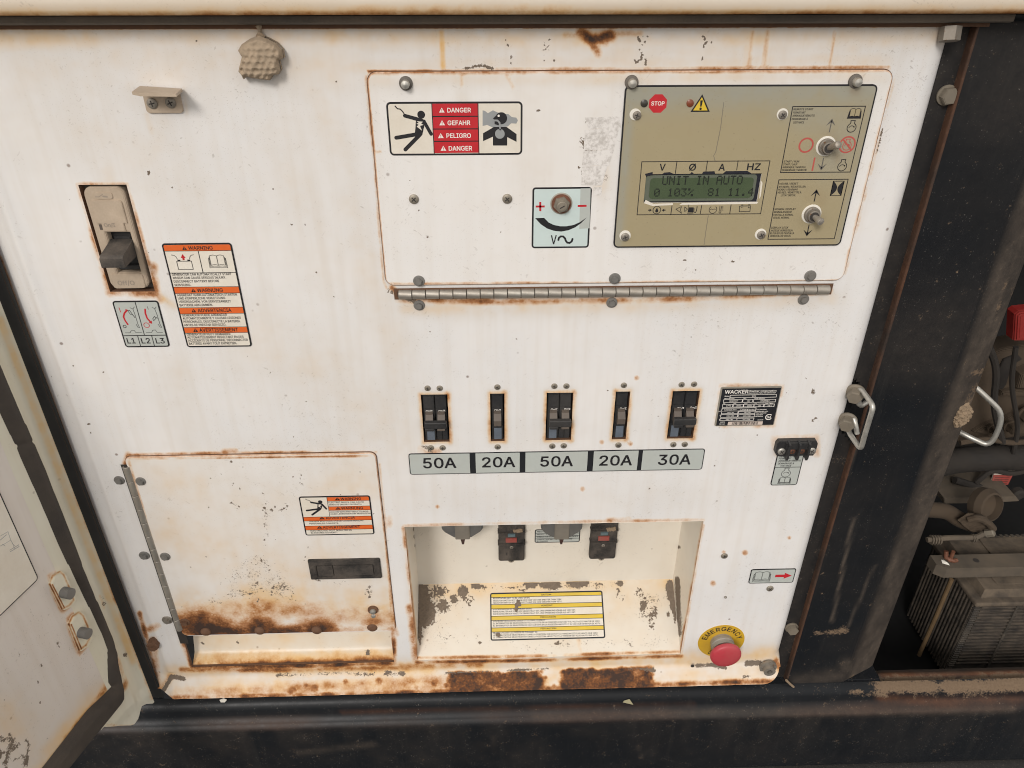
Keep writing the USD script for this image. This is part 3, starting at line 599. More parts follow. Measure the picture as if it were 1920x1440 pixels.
W.line(1, [(300, 1306), (322, 1268), (345, 1273)], 5, .86).line(1, [(520, 1266), (640, 1262), (700, 1264)], 6, .56).line(1, [(725, 1262), (755, 1263)], 7, .86).line(1, [(832, 1262), (1030, 1254)], 3, .7).line(1, [(1180, 1254), (1225, 1256)], 6, .66)
W.line(1, [(1308, 1248), (1335, 1247), (1360, 1252)], 5, .92).line(1, [(1400, 1244), (1425, 1243), (1440, 1252)], 7, .92).line(1, [(1395, 1270), (1405, 1268)], 5, .8).line(0, [(1455, 1240), (1466, 1260)], 8, .5).line(2, [(1290, 1236), (1450, 1230)], 16, .55)
W.line(0, [(287, 1200), (300, 1300)], 7, .42).line(0, [(262, 1150), (290, 1250), (297, 1300)], 5, .5).line(0, [(280, 1180), (295, 1175)], 8, .4)
W.line(0, [(0, 480), (175, 960), (260, 1195)], 3.0, .38, .2)
W.line(2, [(240, 160), (300, 230), (290, 300)], 34, .24).line(2, [(200, 320), (200, 345)], 30, .25).line(2, [(345, 165), (350, 215)], 6, .45).line(2, [(275, 215), (285, 250)], 10, .35)
W.line(2, [(60, 120), (500, 110), (640, 120)], 80, .28).line(2, [(40, 200), (300, 300), (430, 420)], 90, .18).line(2, [(520, 250), (600, 500)], 70, .2).line(2, [(500, 640), (620, 700), (720, 820)], 80, .26).line(2, [(330, 700), (360, 860)], 30, .2).line(2, [(760, 920), (900, 940), (1300, 930)], 30, .12).line(2, [(560, 100), (640, 300), (690, 520), (740, 640), (760, 840)], 40, .26).line(2, [(400, 880), (560, 860), (700, 840)], 40, .22)
W.blob(1, (279, 324), 4, 6, .95, 3).blob(1, (166, 795), 5, 3, .95, 4).blob(1, (170, 812), 3, 3, .9, 4).blob(1, (1525, 735), 5, 7, .8, 4).blob(1, (1524, 788), 3, 4, .82, 4).blob(1, (1530, 784), 4, 3, .8, 4).blob(1, (340, 258), 6, 2, .7, 4).blob(1, (630, 152), 3, 3, .9, 4)
W.spots(1, [(rng.uniform(20, 640), rng.uniform(70, 840), rng.uniform(.9, 2.0)) for _ in range(75)], .9)
W.spots(1, [(rng.uniform(740, 1620), rng.uniform(590, 960), rng.uniform(.8, 1.7)) for _ in range(45)], .9)
W.spots(0, [(1357, 1035, 4), (1397, 1036, 6), (1337, 1094, 6), (1480, 1008, 4), (1092, 917, 5), (1194, 709, 5), (1128, 829, 5), (1182, 832, 5), (820, 950, 4)], .45)
psheet = part(CP, 'panel_sheet', (pv, pfa), 'white_paint', wear=W.w)
# thickness of the panel round its openings
ow = [walls(PANEL, rect(*o.bounds), 0, .004) for k, o in openings.items() if k not in ('recess', 'chute')]
hole = []
for k, o in openings.items():
    if k == 'recess': continue
    b = o.bounds; ring = sbox(b[0] - .001, b[1] - .001, b[2] + .001, b[3] + .001).difference(o)
    d_ = .012 if k != 'chute' else .004
    v, f = walls(PANEL, Polygon(sbox(-9, -9, 9, 9).exterior.coords, [list(o.exterior.coords)]), -d_, 0.0)
    far = np.abs(v).max(1) > 5; f = f[~far[f].any(1)]; u_, f = np.unique(f, return_inverse=True); part(CP, 'opening_rim', (v[u_], f.reshape(-1, 3)), 'rust_bolt', smooth=False)
part(CP, 'panel_edge', walls(PANEL, rect(XL, BOTZ, XR - .03, TOPZ), -.012, -.0035), 'rust_bolt', smooth=False)

# socket recess: walls, back, sloped floor
def wearmap(m, fn, step=None):
    Wx = Wear(m[0]); fn(Wx); return Wx.w
RC = part(CP, 'socket_recess', sheet(BACK, rect(-.1388, ZB, .3279, .70), 0, .008), 'recess_paint')
bk = sheet(SLOPE, rect(-.1388, 0, .3279, math.hypot(RE, ZB - ZF)), 0, .0028)
def fw(W):
    W.line(0, [(783, 1234), (1000, 1230), (1276, 1222)], 4, .5).line(2, [(790, 1100), (1030, 1096), (1265, 1090)], 40, .55).line(2, [(790, 1200), (1265, 1190)], 60, .25)
    W.line(0, [(1085, 1200), (1090, 1232)], 6, .24).line(1, [(787, 1098), (783, 1150), (782, 1190)], 12, .8).blob(1, (825, 1140), 60, 50, .44).blob(1, (1215, 1135), 50, 50, .43).line(1, [(900, 1102), (1150, 1098)], 12, .44).line(1, [(800, 1190), (1000, 1215), (1260, 1200)], 20, .33).line(2, [(820, 1130), (1250, 1120)], 70, .35)
part(RC, 'recess_floor', bk, 'recess_paint', wear=wearmap(bk, fw))
for x, nx in ((-.1388, 1), (.3279, -1)):
    Pl = Plane((x, 0, 0), (0, nx * 1.0, 0), (0, 0, 1)) if nx > 0 else Plane((x, 0, 0), (0, -1, 0), (0, 0, 1))
    g_ = Polygon([(0, ZF), (RE, ZB), (RE, .6867), (0, .6867)]) if nx > 0 else Polygon([(0, ZF), (-RE, ZB), (-RE, .6867), (0, .6867)])
    # normal must face the inside of the recess
    sw = sheet(Pl, g_, 0, .005)
    def sf(W):
        W.line(0, [(757, 990), (783, 1236)], 4, .45).line(0, [(1319, 980), (1276, 1226)], 4, .4).spots(1, [(779, 1006, 5), (780, 1023, 4), (778, 992, 5), (1273, 1026, 4)], .95).line(2, [(765, 1000), (785, 1100)], 20, .35).line(1, [(1270, 1085), (1272, 1140), (1275, 1190)], 6, .85)
    part(RC, 'recess_wall', sw, 'recess_paint', wear=wearmap(sw, sf))
part(RC, 'recess_top', flat(Plane((0, 0, .6867), (1, 0, 0), (0, -1, 0)), sbox(-.1388, -RE, .3279, 0), 0), 'recess_paint')
# cable chute under the small door: curved cream ramp
c0 = chute.bounds
cs = swept([(.060, c0[3] + .01), (.040, c0[3] - .020), (.022, c0[1] + .012), (.006, c0[1] + .001), (.004, c0[1] - .001)], c0[0], c0[2], .005)
W = Wear(cs[0]); W.line(0, [(362, 1244), (500, 1244), (735, 1237)], 7, .6).line(0, [(362, 1236), (735, 1230)], 16, .26).line(2, [(350, 1240), (740, 1234)], 22, .8).line(2, [(350, 1200), (740, 1195)], 30, .4).spots(1, [(445, 1205, 2), (515, 1225, 2), (690, 1224, 6), (650, 1230, 3), (380, 1205, 3)], .95)
part(CP, 'cable_chute', cs, 'recess_paint', wear=W.w, label='cream ramp in the slot under the small door')
# fixings on the panel
def panscrew(P, uv, r, h0=0.0, mat='screw_steel', par=None, name='screw', rot=0.0, ht=.45):
    dome = lathe(P, uv, [(r, h0), (r, h0 + r * .22), (r * .86, h0 + r * ht * .8), (r * .5, h0 + r * ht), (r * .02, h0 + r * ht * 1.04)], 16)
    cr_ = unary_union([LineString([(-r * .55, 0), (r * .55, 0)]).buffer(r * .11, cap_style=2), LineString([(0, -r * .55), (0, r * .55)]).buffer(r * .11, cap_style=2)])
    cr_ = affinity.translate(affinity.rotate(cr_, rot, origin=(0, 0)), uv[0], uv[1])
    q = part(par, name, dome, mat); part(q, 'slot', slab(P, cr_, h0 + r * ht * .6, h0 + r * ht * 1.08), 'dark_slot'); return q
def rr(px, py, rpx, P=PANEL): return abs(P.uv(px + rpx, py)[0] - P.uv(px, py)[0])
for x, y in [(786, 572), (1147, 567), (1506, 561)]:
    hexbolt(PANEL, PANEL.uv(x, y), rr(x, y, 10.5), rr(x, y, 6.6), par=CP, mat='bolt_gray', rot=rng.uniform(0, 1), hh=.004)
for x, y in [(224, 900), (271, 1041), (314, 1162)]:
    hexbolt(PANEL, PANEL.uv(x, y), rr(x, y, 10), rr(x, y, 6.4), par=CP, mat='bolt_gray' if y < 1100 else 'dull_steel', rot=rng.uniform(0, 1), hh=.004)
panscrew(PANEL, PANEL.uv(1358, 1042), rr(1358, 1042, 6.3), par=CP, rot=20); panscrew(PANEL, PANEL.uv(1443.5, 1103), rr(1443, 1103, 6.6), par=CP, rot=50)
part(CP, 'plug', lathe(PANEL, PANEL.uv(1360, 1119), [(.0022, 0), (.0022, .002), (.001, .003)], 10), 'dull_steel')
# socket-head bolt on the lip, rusty stud on the left, bolt under the roof
BL = Plane((0, -.0062, 0), (1, 0, 0), (0, 0, 1)); u = BL.uv(1440, 1251)
q = part(CP, 'socket_bolt', [lathe(BL, u, [(.0155, -.003), (.0155, .0018), (.011, .002)], 24), walls(BL, disc(*u, .0105, 10).difference(disc(*u, .0055, 2)), 0, .0105), flat(BL, disc(*u, .0105, 10).difference(disc(*u, .0055, 2)), .0105)], 'dull_steel')
part(q, 'slot', flat(BL, disc(*u, .0056, 4), .005), 'dark_slot')
part(CP, 'lip_hole', lathe(BL, BL.uv(1298.5, 1248.5), [(.0035, 0), (.003, .001)], 10), 'dark_slot')
nut = BL.uv(290, 1203)
part(CP, 'stud', rough(hullm(np.vstack([PANEL.w(np.array([[PANEL.uv(290, 1203)[0] + .009 * math.cos(t), PANEL.uv(290, 1203)[1] + .011 * math.sin(t), h] for t in np.arange(9) * .7])) for h in (0, .012)])), .004, 160, .003), 'rust_bolt', label='rusted round stud at the lower left of the panel')
part(CP, 'roof_bolt', lathe(None, None, [(.011, 0), (.011, .014), (.009, .015)], 6, axis=(0, -.25, -1), origin=at(1776, 48, .0) + np.array([0, -.008, 0])), 'dull_steel')
# ------------------------------------------------------------------ print: flat lettering and marks lying on a surface
LAY = .00012
class Decal:
    def __init__(s, t, P, h0):
        s.t, s.P, s.h, s.items = t, P, h0, {}
    def H(s, k): return s.h + LAY * k
    def mesh(s, nm, mat, m): s.items.setdefault((nm, mat), []).append(m)
    def fill(s, nm, mat, g, k, own=False):
        if g.is_empty: return
        m = flat(s.P, g, s.H(k))
        if own: part(s.t, nm, m, mat, smooth=False)
        else: s.mesh(nm, mat, m)
    def line(s, pts, w, k, mat='ink', nm='printed_line', cap=1): s.fill(nm, mat, stroke_px(s.P, pts, w, cap), k)
    def text(s, L, Rr, cap, t, k, mat='ink', bold=True, nm='lettering'): s.mesh(nm, mat, text(s.P, L, Rr, cap, t, s.H(k), bold))
    def done(s):
        for (nm, mat), ms in s.items.items(): part(s.t, nm, cat(ms), mat, smooth=False, kind='stuff' if len(ms) > 1 or nm == 'lettering' else None)
def sticker(name, P, h0, corners, label, r=.004, bw=.0011, face='sticker_cream', border='ink', cat_='sticker', thick=.0004):
    g = rect4(P, corners, r); b = g.bounds
    t = thing(name, P.w(np.array([(b[0] + b[2]) / 2, b[1], h0])), label, cat_)
    part(t, 'border', slab(P, g, h0 - .0005, h0 + thick), border, smooth=False)
    inner = g.buffer(-bw)
    d = Decal(t, P, h0 + thick); d.fill('face', face, inner, 1, True); d.g = g; d.inner = inner
    return d
def tri_warn(d, cx, base_y, hpx, k, mat='ink', bang='print_orange', wide=1.05):
    P = d.P; a = P.uv(cx, base_y); hh = P.uv(cx, base_y - hpx)[1] - a[1]; w = hh * wide / 2 * 1.1
    d.fill('pictogram', mat, Polygon([(a[0] - w, a[1]), (a[0] + w, a[1]), (a[0], a[1] + hh)]), k)
    d.fill('pictogram', bang, Polygon([(a[0] - hh * .05, a[1] + hh * .28), (a[0] + hh * .05, a[1] + hh * .28), (a[0] + hh * .09, a[1] + hh * .70), (a[0] - hh * .09, a[1] + hh * .70)]).union(disc(a[0], a[1] + hh * .15, hh * .065, 3)), k + 1)
def book(d, u0, v0, u1, v1, k, w, mat='ink', fill=None, solid=False):
    X = lambda x, y: (u0 + (u1 - u0) * x, v0 + (v1 - v0) * y)
    page = lambda a, b: [X(a, .2)] + [X(a + (b - a) * t, .2 + .06 * math.sin(math.pi * t)) for t in np.linspace(.1, 1, 6)]
    top = lambda a, b: [X(a + (b - a) * t, .93 + .07 * math.sin(math.pi * t)) for t in np.linspace(0, 1, 7)]
    for a, b in ((.14, .5), (.5, .86)):
        pg = Polygon(page(a, b) + top(a, b)[::-1]).buffer(0)
        if fill: d.fill('pictogram', fill, pg, k + 1)
        d.fill('pictogram', mat, pg.boundary.buffer(w / 2), k + 2)
    for n, (o, dz) in enumerate([(.05, .10), (.10, .20)] if not solid else []):
        for sgn in (-1, 1):
            xb = .5 + sgn * (.36 + .045 * (n + 1)); xt = .5 + sgn * (.36 + .035 * (n + 1))
            d.fill('pictogram', mat, stroke([X(.5, .2 - dz * .8), X(.5 + sgn * .2, .24 - dz), X(xb, .2 - dz), X(xt, .86 - dz * .6), X(xt - sgn * .03, .86 - dz * .6)], w), k)
    if solid: d.fill('pictogram', mat, Polygon([X(0, 0), X(1, 0), X(.93, .8), X(.07, .8)]), k)
def engine_mark(d, u, v, r, k, w, mat='ink', slash=False):
    a = np.linspace(math.radians(60), math.radians(-240), 30); ring = [(u + r * math.cos(t), v + r * math.sin(t)) for t in a]
    nk = [(u + r * .5, v + r * .87), (u + r * .42, v + r * 1.25), (u + r * .5, v + r * 1.55), (u - r * .5, v + r * 1.55), (u - r * .42, v + r * 1.25), (u - r * .5, v + r * .87)]
    d.fill('pictogram', mat, stroke(nk[::1][0:1] + nk[1:] , w, 1), k); d.fill('pictogram', mat, stroke(ring, w), k)
    arc = [(u + r * .62 * math.cos(t), v - r * .15 + r * .55 * math.sin(t)) for t in np.linspace(math.radians(165), math.radians(35), 12)]
    d.fill('pictogram', mat, stroke(arc, w * .8), k); e = arc[-1]; d.fill('pictogram', mat, Polygon([(e[0] - .22 * r, e[1] + .05 * r), (e[0] + .14 * r, e[1] + .18 * r), (e[0] + .12 * r, e[1] - .26 * r)]), k)
def shock_man(d, bx, k, paper):
    """The falling man struck by a wire; bx = (u0, v0, u1, v1); points were measured on the large sign."""
    q = lambda a, b: PANEL.uv(*cB_(a, b))
    lo, hi = np.array([q(160, 690)[0], q(400, 690)[1]]), np.array([q(710, 300)[0], q(400, 95)[1]])
    X = lambda a, b: tuple(np.array(bx[:2]) + (q(a, b) - lo) / (hi - lo) * (np.array(bx[2:]) - np.array(bx[:2])))
    s = (bx[2] - bx[0]) / (hi - lo)[0] * .00083 / 6.4 * 1.0
    S = lambda pts, w: stroke([X(*p_) for p_ in pts], w * s)
    body = unary_union([S([(340, 236), (500, 275), (600, 305)], 36), S([(600, 305), (695, 455)], 34), Polygon([X(492, 285), X(612, 292), X(598, 380), X(575, 465), X(540, 500), X(476, 440)]),
                        S([(222, 500), (500, 458)], 38), S([(345, 640), (535, 470)], 38), disc(*X(562, 224), 38 * s, 8)])
    d.fill('pictogram', 'ink', body, k)
    d.fill('pictogram', 'ink', S([(210, 122), (240, 152), (280, 158), (310, 185), (330, 212)], 11), k)
    d.fill('pictogram', paper, Polygon([X(*p_) for p_ in [(500, 300), (585, 308), (560, 328), (592, 345), (545, 358), (572, 415), (500, 365), (528, 345), (496, 328), (530, 322)]]).buffer(0), k + 1)

# ------------------------------------------------------------------ the instrument door
ID = thing('instrument_door', at(1150, 530, -.004), 'hinged white upper door holding the gauge panel, with rusty edges', 'panel door')
gid = GID
dm_ = sheet(IDOOR, gid.buffer(-.0012), 0, .0028, lambda v: .0006 * (meshkit.fbm(np.c_[v * 4, v[:, :1] * 0], 2) - .5))
W = Wear(dm_[0])
W.line(0, [(690, 139), (1000, 136), (1677, 131)], 3.5, .40, .6).line(0, [(690, 145), (722, 530)], 2.5, .30, .6).line(0, [(722, 532), (1150, 530), (1580, 526)], 3, .36, .6).line(0, [(1677, 135), (1580, 525)], 2.2, .32, .6)
W.line(2, [(700, 150), (1180, 148), (1660, 142)], 18, .36).line(2, [(860, 140), (875, 240)], 14, .22).line(2, [(980, 150), (1000, 330)], 50, .16).line(0, [(866, 140), (866, 160)], 5, .26).line(0, [(950, 141), (962, 165)], 5, .2)
W.line(1, [(1098, 226), (1120, 226), (1155, 224)], 9, .50, .5).line(1, [(1098, 262), (1104, 280), (1130, 285)], 15, .55, .5).line(1, [(1096, 322), (1130, 332)], 13, .55, .5).line(1, [(1100, 300), (1125, 300)], 8, .46, .5).line(1, [(1122, 358), (1128, 362)], 4, .66)
W.line(2, [(1120, 225), (1128, 350)], 24, .28, .5)
W.spots(1, [(1007, 207, 3), (1012, 208, 2), (1043, 205, 2), (1009, 145, 2.5), (1087, 314, 3), (1374, 491, 3.5), (786, 396, 2), (1284, 488, 3)], .95).spots(1, [(rng.uniform(740, 1600), rng.uniform(180, 520), rng.uniform(.8, 1.5)) for _ in range(40)], .9)
W.line(1, [(762, 340), (800, 328), (850, 326)], 2.2, .42, .5).line(0, [(700, 288), (714, 283)], 3, .25)
part(ID, 'door_gasket', slab(PANEL, gid.buffer(.0010), -.001, .0016), 'rust_bolt', smooth=False)  # dark slab added round the door edge as the shadow of its gap
part(ID, 'door_sheet', dm_, 'door_paint', wear=W.w)
ed = cat([walls(PANEL, gid, 0, .0028), flat(PANEL, gid.difference(gid.buffer(-.0012)), .0028), walls(PANEL, gid.buffer(-.0012), .0028, .004)])
W = Wear(ed[0]); W.add(0, .30 + .5 * (meshkit.fbm(ed[0] * 30, 3) - .45)); part(ID, 'door_edge', ed, 'door_paint', smooth=False, wear=W.w)
for x, y in [(761, 156), (1184, 154), (1603, 152)]:
    u = IDOOR.uv(x, y); r = rr(x, y, 13, IDOOR)
    q = part(ID, 'bolt', lathe(IDOOR, u, [(r * .62, .003), (r * .62, .0085), (r * .54, .0105), (r * .2, .0112), (r * .01, .0113)], 20), 'galvanised'); part(q, 'washer', lathe(IDOOR, u, [(r, 0), (r * .96, .0026), (r * .7, .0036), (r * .62, .0036)], 20), 'washer_rubber')
for x, y in [(785.5, 526.5), (1152.5, 522), (1519, 517)]:
    hexbolt(IDOOR, IDOOR.uv(x, y), rr(x, y, 11, IDOOR), rr(x, y, 6.6, IDOOR), par=ID, mat='bolt_gray', rot=rng.uniform(0, 1), hh=.004)
for x, y in [(776, 373), (951, 372.5)]: panscrew(IDOOR, IDOOR.uv(x, y), rr(x, y, 9.3, IDOOR), par=ID, rot=rng.uniform(0, 90), mat='screw_steel')
def piano(par, A, Bp, r, n, name, mat, leaf=.006, base_h=0.0):
    A, Bp = np.array(A), np.array(Bp); L = np.linalg.norm(Bp - A); ax = (Bp - A) / L; c = np.cross(ax, [0, -1, 0])
    h0 = part(par, name, tube([A - ax * .001, Bp + ax * .001], r * .6, 8), 'dark_slot')
    a = np.linspace(0, L, n + 1)
    for i in range(n):
        s, e = A + ax * (a[i] + .0004), A + ax * (a[i + 1] - .0004); rj = r * rng.uniform(.97, 1.03)
        part(h0, 'hinge_knuckle', tube([s, s + ax * .0004, e - ax * .0004, e], [rj * .93, rj, rj, rj * .93], 12), mat)
    return h0
za = PANEL.uv(748, 552)[1]; zb = PANEL.uv(1553, 539)[1]; zh = (za + zb) / 2
HA, HB = np.array([PANEL.uv(748, 552)[0], -.0035, zh]), np.array([PANEL.uv(1553, 539)[0], -.0035, zh])
piano(ID, HA, HB, .0062, 32, 'piano_hinge', 'hinge_steel')
part(ID, 'hinge_slot', flat(PANEL, sbox(HA[0] - .006, zh - .0078, HB[0] + .005, zh + .0078), .0016), 'rust_bolt')

for pp in ([(1098, 221), (1160, 219), (1163, 238), (1104, 241)], [(1097, 244), (1160, 240), (1150, 279), (1095, 281)], [(1095, 284), (1150, 281), (1141, 310), (1092, 309)], [(1092, 313), (1138, 311), (1128, 347), (1091, 346)], [(1114, 352), (1128, 351), (1127, 366), (1113, 365)]):
    part(ID, 'tape_residue', flat(IDOOR, poly_px(IDOOR, pp).buffer(.001).buffer(-.0005), .00042), 'tape_glue', label='faint grey tape residue')
# ------------------------------------------------------------------ gauge panel
GP = thing('gauge_panel', at(1360, 463, -.006), 'gold faceplate with a green digital readout and two toggle switches', 'control unit')
gg = rect4(IDOOR, [(1172, 160), (1645, 157), (1575, 459), (1149, 463.5)], .006); gb = gg.bounds
part(GP, 'plate_border', slab(IDOOR, gg.difference(gg.buffer(-.004)), 0, .0020), 'ink', smooth=False)
ginn = gg.buffer(-.0018, join_style=1)
lcdhole = rect4(FACE, [cE(212, 318), cE(1692, 310), cE(1650, 675), cE(188, 690)])
gs = sheet(FACE, ginn.difference(lcdhole), 0, .004); W = Wear(gs[0])
W.line(2, [(1190, 175), (1400, 170), (1640, 166)], 34, .95, .3).line(2, [(1480, 200), (1600, 230), (1560, 300)], 40, .55).line(2, [(1183, 190), (1170, 330), (1158, 455)], 9, .9, .1).line(2, [(1640, 170), (1575, 455)], 8, .6)
W.line(0, [(1555, 255), (1570, 290)], 14, .28).line(0, [(1598, 168), (1610, 172)], 8, .5).line(0, [(1520, 365), (1540, 375)], 14, .15)
part(GP, 'faceplate', gs, 'gold_plate', wear=W.w)
part(GP, 'faceplate_edge', walls(IDOOR, ginn, .0019, .0022), 'gold_plate', smooth=False)
d = Decal(GP, FACE, 0.0)
d.line([(1357, 192), (1351, 240), (1342, 285), (1338, 292), (1341, 302)], .0005, 1, 'ink_faded', 'crease'); d.line([(1328, 404), (1324, 430), (1320, 459)], .0005, 1, 'ink_faded', 'crease')
# indicator lamps, stop and caution marks
for (a, b), m in (((370, 280), 'lamp_dark'), ((921, 278), 'lamp_amber')):
    u = FACE.uv(*cC(a, b)); r = rr(*cC(a, b), 45 / 6.4, FACE); part(GP, 'indicator_lamp', lathe(FACE, u, [(r, 0), (r * .97, .0008), (r * .6, .0016), (r * .02, .0019)], 18), m)
st_c = (FACE.uv(*cC(428, 285)) + FACE.uv(*cC(640, 280))) / 2; sr_ = (FACE.uv(*cC(640, 280))[0] - FACE.uv(*cC(428, 285))[0]) / 2 / math.cos(math.pi / 8)
d.fill('stop_mark', 'print_red', Polygon([(st_c[0] + sr_ * math.cos(t), st_c[1] + sr_ * math.sin(t)) for t in np.arange(8) * math.pi / 4 + math.pi / 8]), 1)
d.text(cC(453, 304), cC(612, 301), 46 / 6.4, 'STOP', 2, 'print_white', True)
tA, tB, tT = FACE.uv(*cC(925, 384)), FACE.uv(*cC(1157, 381)), FACE.uv(*cC(1068, 170)); tz = (tA[1] + tB[1]) / 2; tm = (tA[0] + tB[0]) / 2
T_ = Polygon([(tA[0], tz), (tB[0], tz), (tm, tT[1])]); d.fill('caution_mark', 'ink', T_, 1); d.fill('caution_mark', 'print_yellow', T_.buffer(-.0016, join_style=2), 2)
th = tT[1] - tz; d.fill('caution_mark', 'ink', Polygon([(tm - .0008, tz + th * .30), (tm + .0008, tz + th * .30), (tm + .0015, tz + th * .66), (tm - .0015, tz + th * .66)]).union(disc(tm, tz + th * .18, .0014, 5)), 3)
# plate screws with pale washers
for x, y, ox, oy in [(1194, 216, -3, -1.5), (1467, 215, 0, -1), (1172, 444, 0, -2), (1427, 440, -1, -1)]:
    r = rr(x, y, 8, FACE); part(GP, 'washer', lathe(FACE, FACE.uv(x + ox, y + oy), [(r * 1.33, 0), (r * 1.3, .0005), (r * .5, .0006)], 20), 'washer_white'); panscrew(FACE, FACE.uv(x, y), r, .0005, par=GP, rot=rng.uniform(0, 90), mat='dull_steel')
# readout
fr = rect4(FACE, [cE(158, 155), cE(1815, 142), cE(1690, 828), cE(92, 850)]); fb = fr.bounds
d.fill('printed_line', 'ink', fr.difference(fr.buffer(-.0009, join_style=2)), 1)
for a, b in (((612, 155), (590, 318)), ((1005, 150), (985, 280)), ((1398, 146), (1380, 265)), ((548, 728), (533, 840)), ((930, 722), (910, 834)), ((1308, 712), (1290, 830))): d.line([cE(*a), cE(*b)], .0009, 1)
for t_, a, b in (('V', 385, 460), ('\u00d8', 762, 852), ('A', 1143, 1226), ('HZ', 1508, 1678)): d.text(cE(a, 272 if t_ != 'HZ' else 266), cE(b, 272), 84 / 6.857, t_, 1)
LB = lcdhole.bounds
LC = YP(-.0046)
part(GP, 'readout_recess', flat(LC, lcdhole, 0), 'lcd_rim')
part(GP, 'readout_frame', [slab(LC, rect4(LC, [cE(208, 330), cE(1640, 322), cE(1600, 655), cE(188, 668)], .004), 0, .0009, .0004)], 'lcd_edge')
lcd = rect4(LC, [cE(270, 380), cE(1592, 345), cE(1570, 620), cE(245, 632)], .004)
part(GP, 'readout_screen', slab(LC, lcd, .0009, .0013), 'lcd_green')
lip_ = lcdhole.difference(lcdhole.buffer(-.0022)); part(GP, 'torn_film', [flat(FACE, poly_px(FACE, [cE(*q_) for q_ in pp]), .00008) for pp in ([(200, 316), (300, 290), (300, 330), (212, 345)], [(930, 318), (955, 285), (1095, 280), (1105, 316)], [(1200, 314), (1240, 280), (1520, 278), (1575, 312)], [(420, 320), (450, 298), (520, 292), (575, 318)], [(775, 318), (803, 290), (835, 318)])], 'lcd_rim', smooth=False)
part(GP, 'film_edge', [flat(FACE, poly_px(FACE, [cE(*q_) for q_ in pp]), .0001) for pp in ([(186, 692), (210, 650), (310, 700), (560, 690), (560, 715), (300, 728)], [(1690, 400), (1712, 430), (1690, 600), (1668, 640)], [(680, 690), (1660, 675), (1640, 700), (640, 715)])], 'sticker_cream', smooth=False)
# dot-matrix readout text
F57 = {'U': '11111;00001;00001;00001;11111', }
GL = {'U': ['10001'] * 6 + ['01110'], 'N': ['10001', '11001', '10101', '10101', '10011', '10001', '10001'], 'I': ['01110', '00100', '00100', '00100', '00100', '00100', '01110'], 'T': ['11111'] + ['00100'] * 6,
      'A': ['01110', '10001', '10001', '11111', '10001', '10001', '10001'], 'O': ['01110', '10001', '10001', '10001', '10001', '10001', '01110'], '0': ['01110', '10001', '10011', '10101', '11001', '10001', '01110'],
      '1': ['00100', '01100', '00100', '00100', '00100', '00100', '01110'], '3': ['11111', '00010', '00100', '00010', '00001', '10001', '01110'], '8': ['01110', '10001', '10001', '01110', '10001', '10001', '01110'],
      '4': ['00010', '00110', '01010', '10010', '11111', '00010', '00010'], '%': ['11000', '11001', '00010', '00100', '01000', '10011', '00011'], '.': ['00000'] * 5 + ['01100', '01100']}
def dots(s, L, Rr, top, bot):
    q0, q1 = LC.uv(*L), LC.uv(*Rr); z1, z0 = LC.uv(L[0], top)[1], LC.uv(L[0], bot)[1]; n = len(s); cw = (q1[0] - q0[0]) / (n - 1 / 6.0); out = []
    for i, ch in enumerate(s):
        if ch == ' ': continue
        for r_, row in enumerate(GL[ch]):
            for c_, bit in enumerate(row):
                if bit == '1': out.append(sbox(q0[0] + cw * (i + c_ / 6.0), z1 - (z1 - z0) * (r_ + .97) / 7, q0[0] + cw * (i + (c_ + .95) / 6.0), z1 - (z1 - z0) * r_ / 7))
    return unary_union(out).buffer(.00004)
part(GP, 'readout_text', [flat(LC, dots('UNIT IN AUTO', cE(415, 460), cE(1445, 440), 330 / 6.857 + 280 + 1.4, 455 / 6.857 + 280), .0014), flat(LC, dots('0 103%  81 11.4', cE(312, 600), cE(1585, 600), 500 / 6.857 + 280, 604 / 6.857 + 280), .0014)], 'lcd_pixels', smooth=False)
# pictograms under the readout
def P_(a, b): return FACE.uv(*cE(a, b))
c0_ = P_(353, 780); r0 = P_(402, 780)[0] - c0_[0]; d.fill('pictogram', 'ink', Point(*c0_).buffer(r0).boundary.buffer(.0004), 1); d.fill('pictogram', 'ink', disc(c0_[0], c0_[1] - r0 * .25, r0 * .4, 5).union(Polygon([(c0_[0] - r0 * .36, c0_[1] - r0 * .1), (c0_[0] + r0 * .36, c0_[1] - r0 * .1), (c0_[0], c0_[1] + r0 * .7)])), 1)
for s_, x in ((1, 240), (-1, 466)):
    q_ = P_(x, 782); w_ = r0 * 1.0; d.fill('pictogram', 'ink', sbox(min(q_[0], q_[0] + s_ * w_ * .5), q_[1] - .0006, max(q_[0], q_[0] + s_ * w_ * .5), q_[1] + .0006).union(Polygon([(q_[0] + s_ * w_ * .4, q_[1] + r0 * .42), (q_[0] + s_ * w_, q_[1]), (q_[0] + s_ * w_ * .4, q_[1] - r0 * .42)])), 1)
d.line([cE(672, 735), cE(598, 768), cE(672, 822)], .0007, 1); d.line([cE(672, 735), cE(655, 775), cE(668, 812)], .0007, 1); d.line([cE(712, 740), cE(748, 768), cE(712, 800), cE(712, 740)], .0007, 1)
d.fill('pictogram', 'ink', poly_px(FACE, [cE(*q_) for q_ in [(760, 745), (828, 745), (818, 812), (750, 812)]]), 1); d.line([cE(745, 822), cE(820, 820)], .0006, 1); d.line([cE(765, 712), cE(762, 745)], .0006, 1); d.line([cE(832, 760), cE(828, 805), cE(850, 812), cE(862, 790), cE(872, 735)], .0009, 1)
c1 = P_(1075, 775); d.fill('pictogram', 'ink', stroke([(c1[0] + r0 * math.cos(t), c1[1] + r0 * math.sin(t)) for t in np.linspace(math.radians(50), math.radians(-230), 24)], .0007), 1); d.line([cE(1040, 772), cE(1055, 766), cE(1072, 774), cE(1090, 766), cE(1108, 772)], .0006, 1)
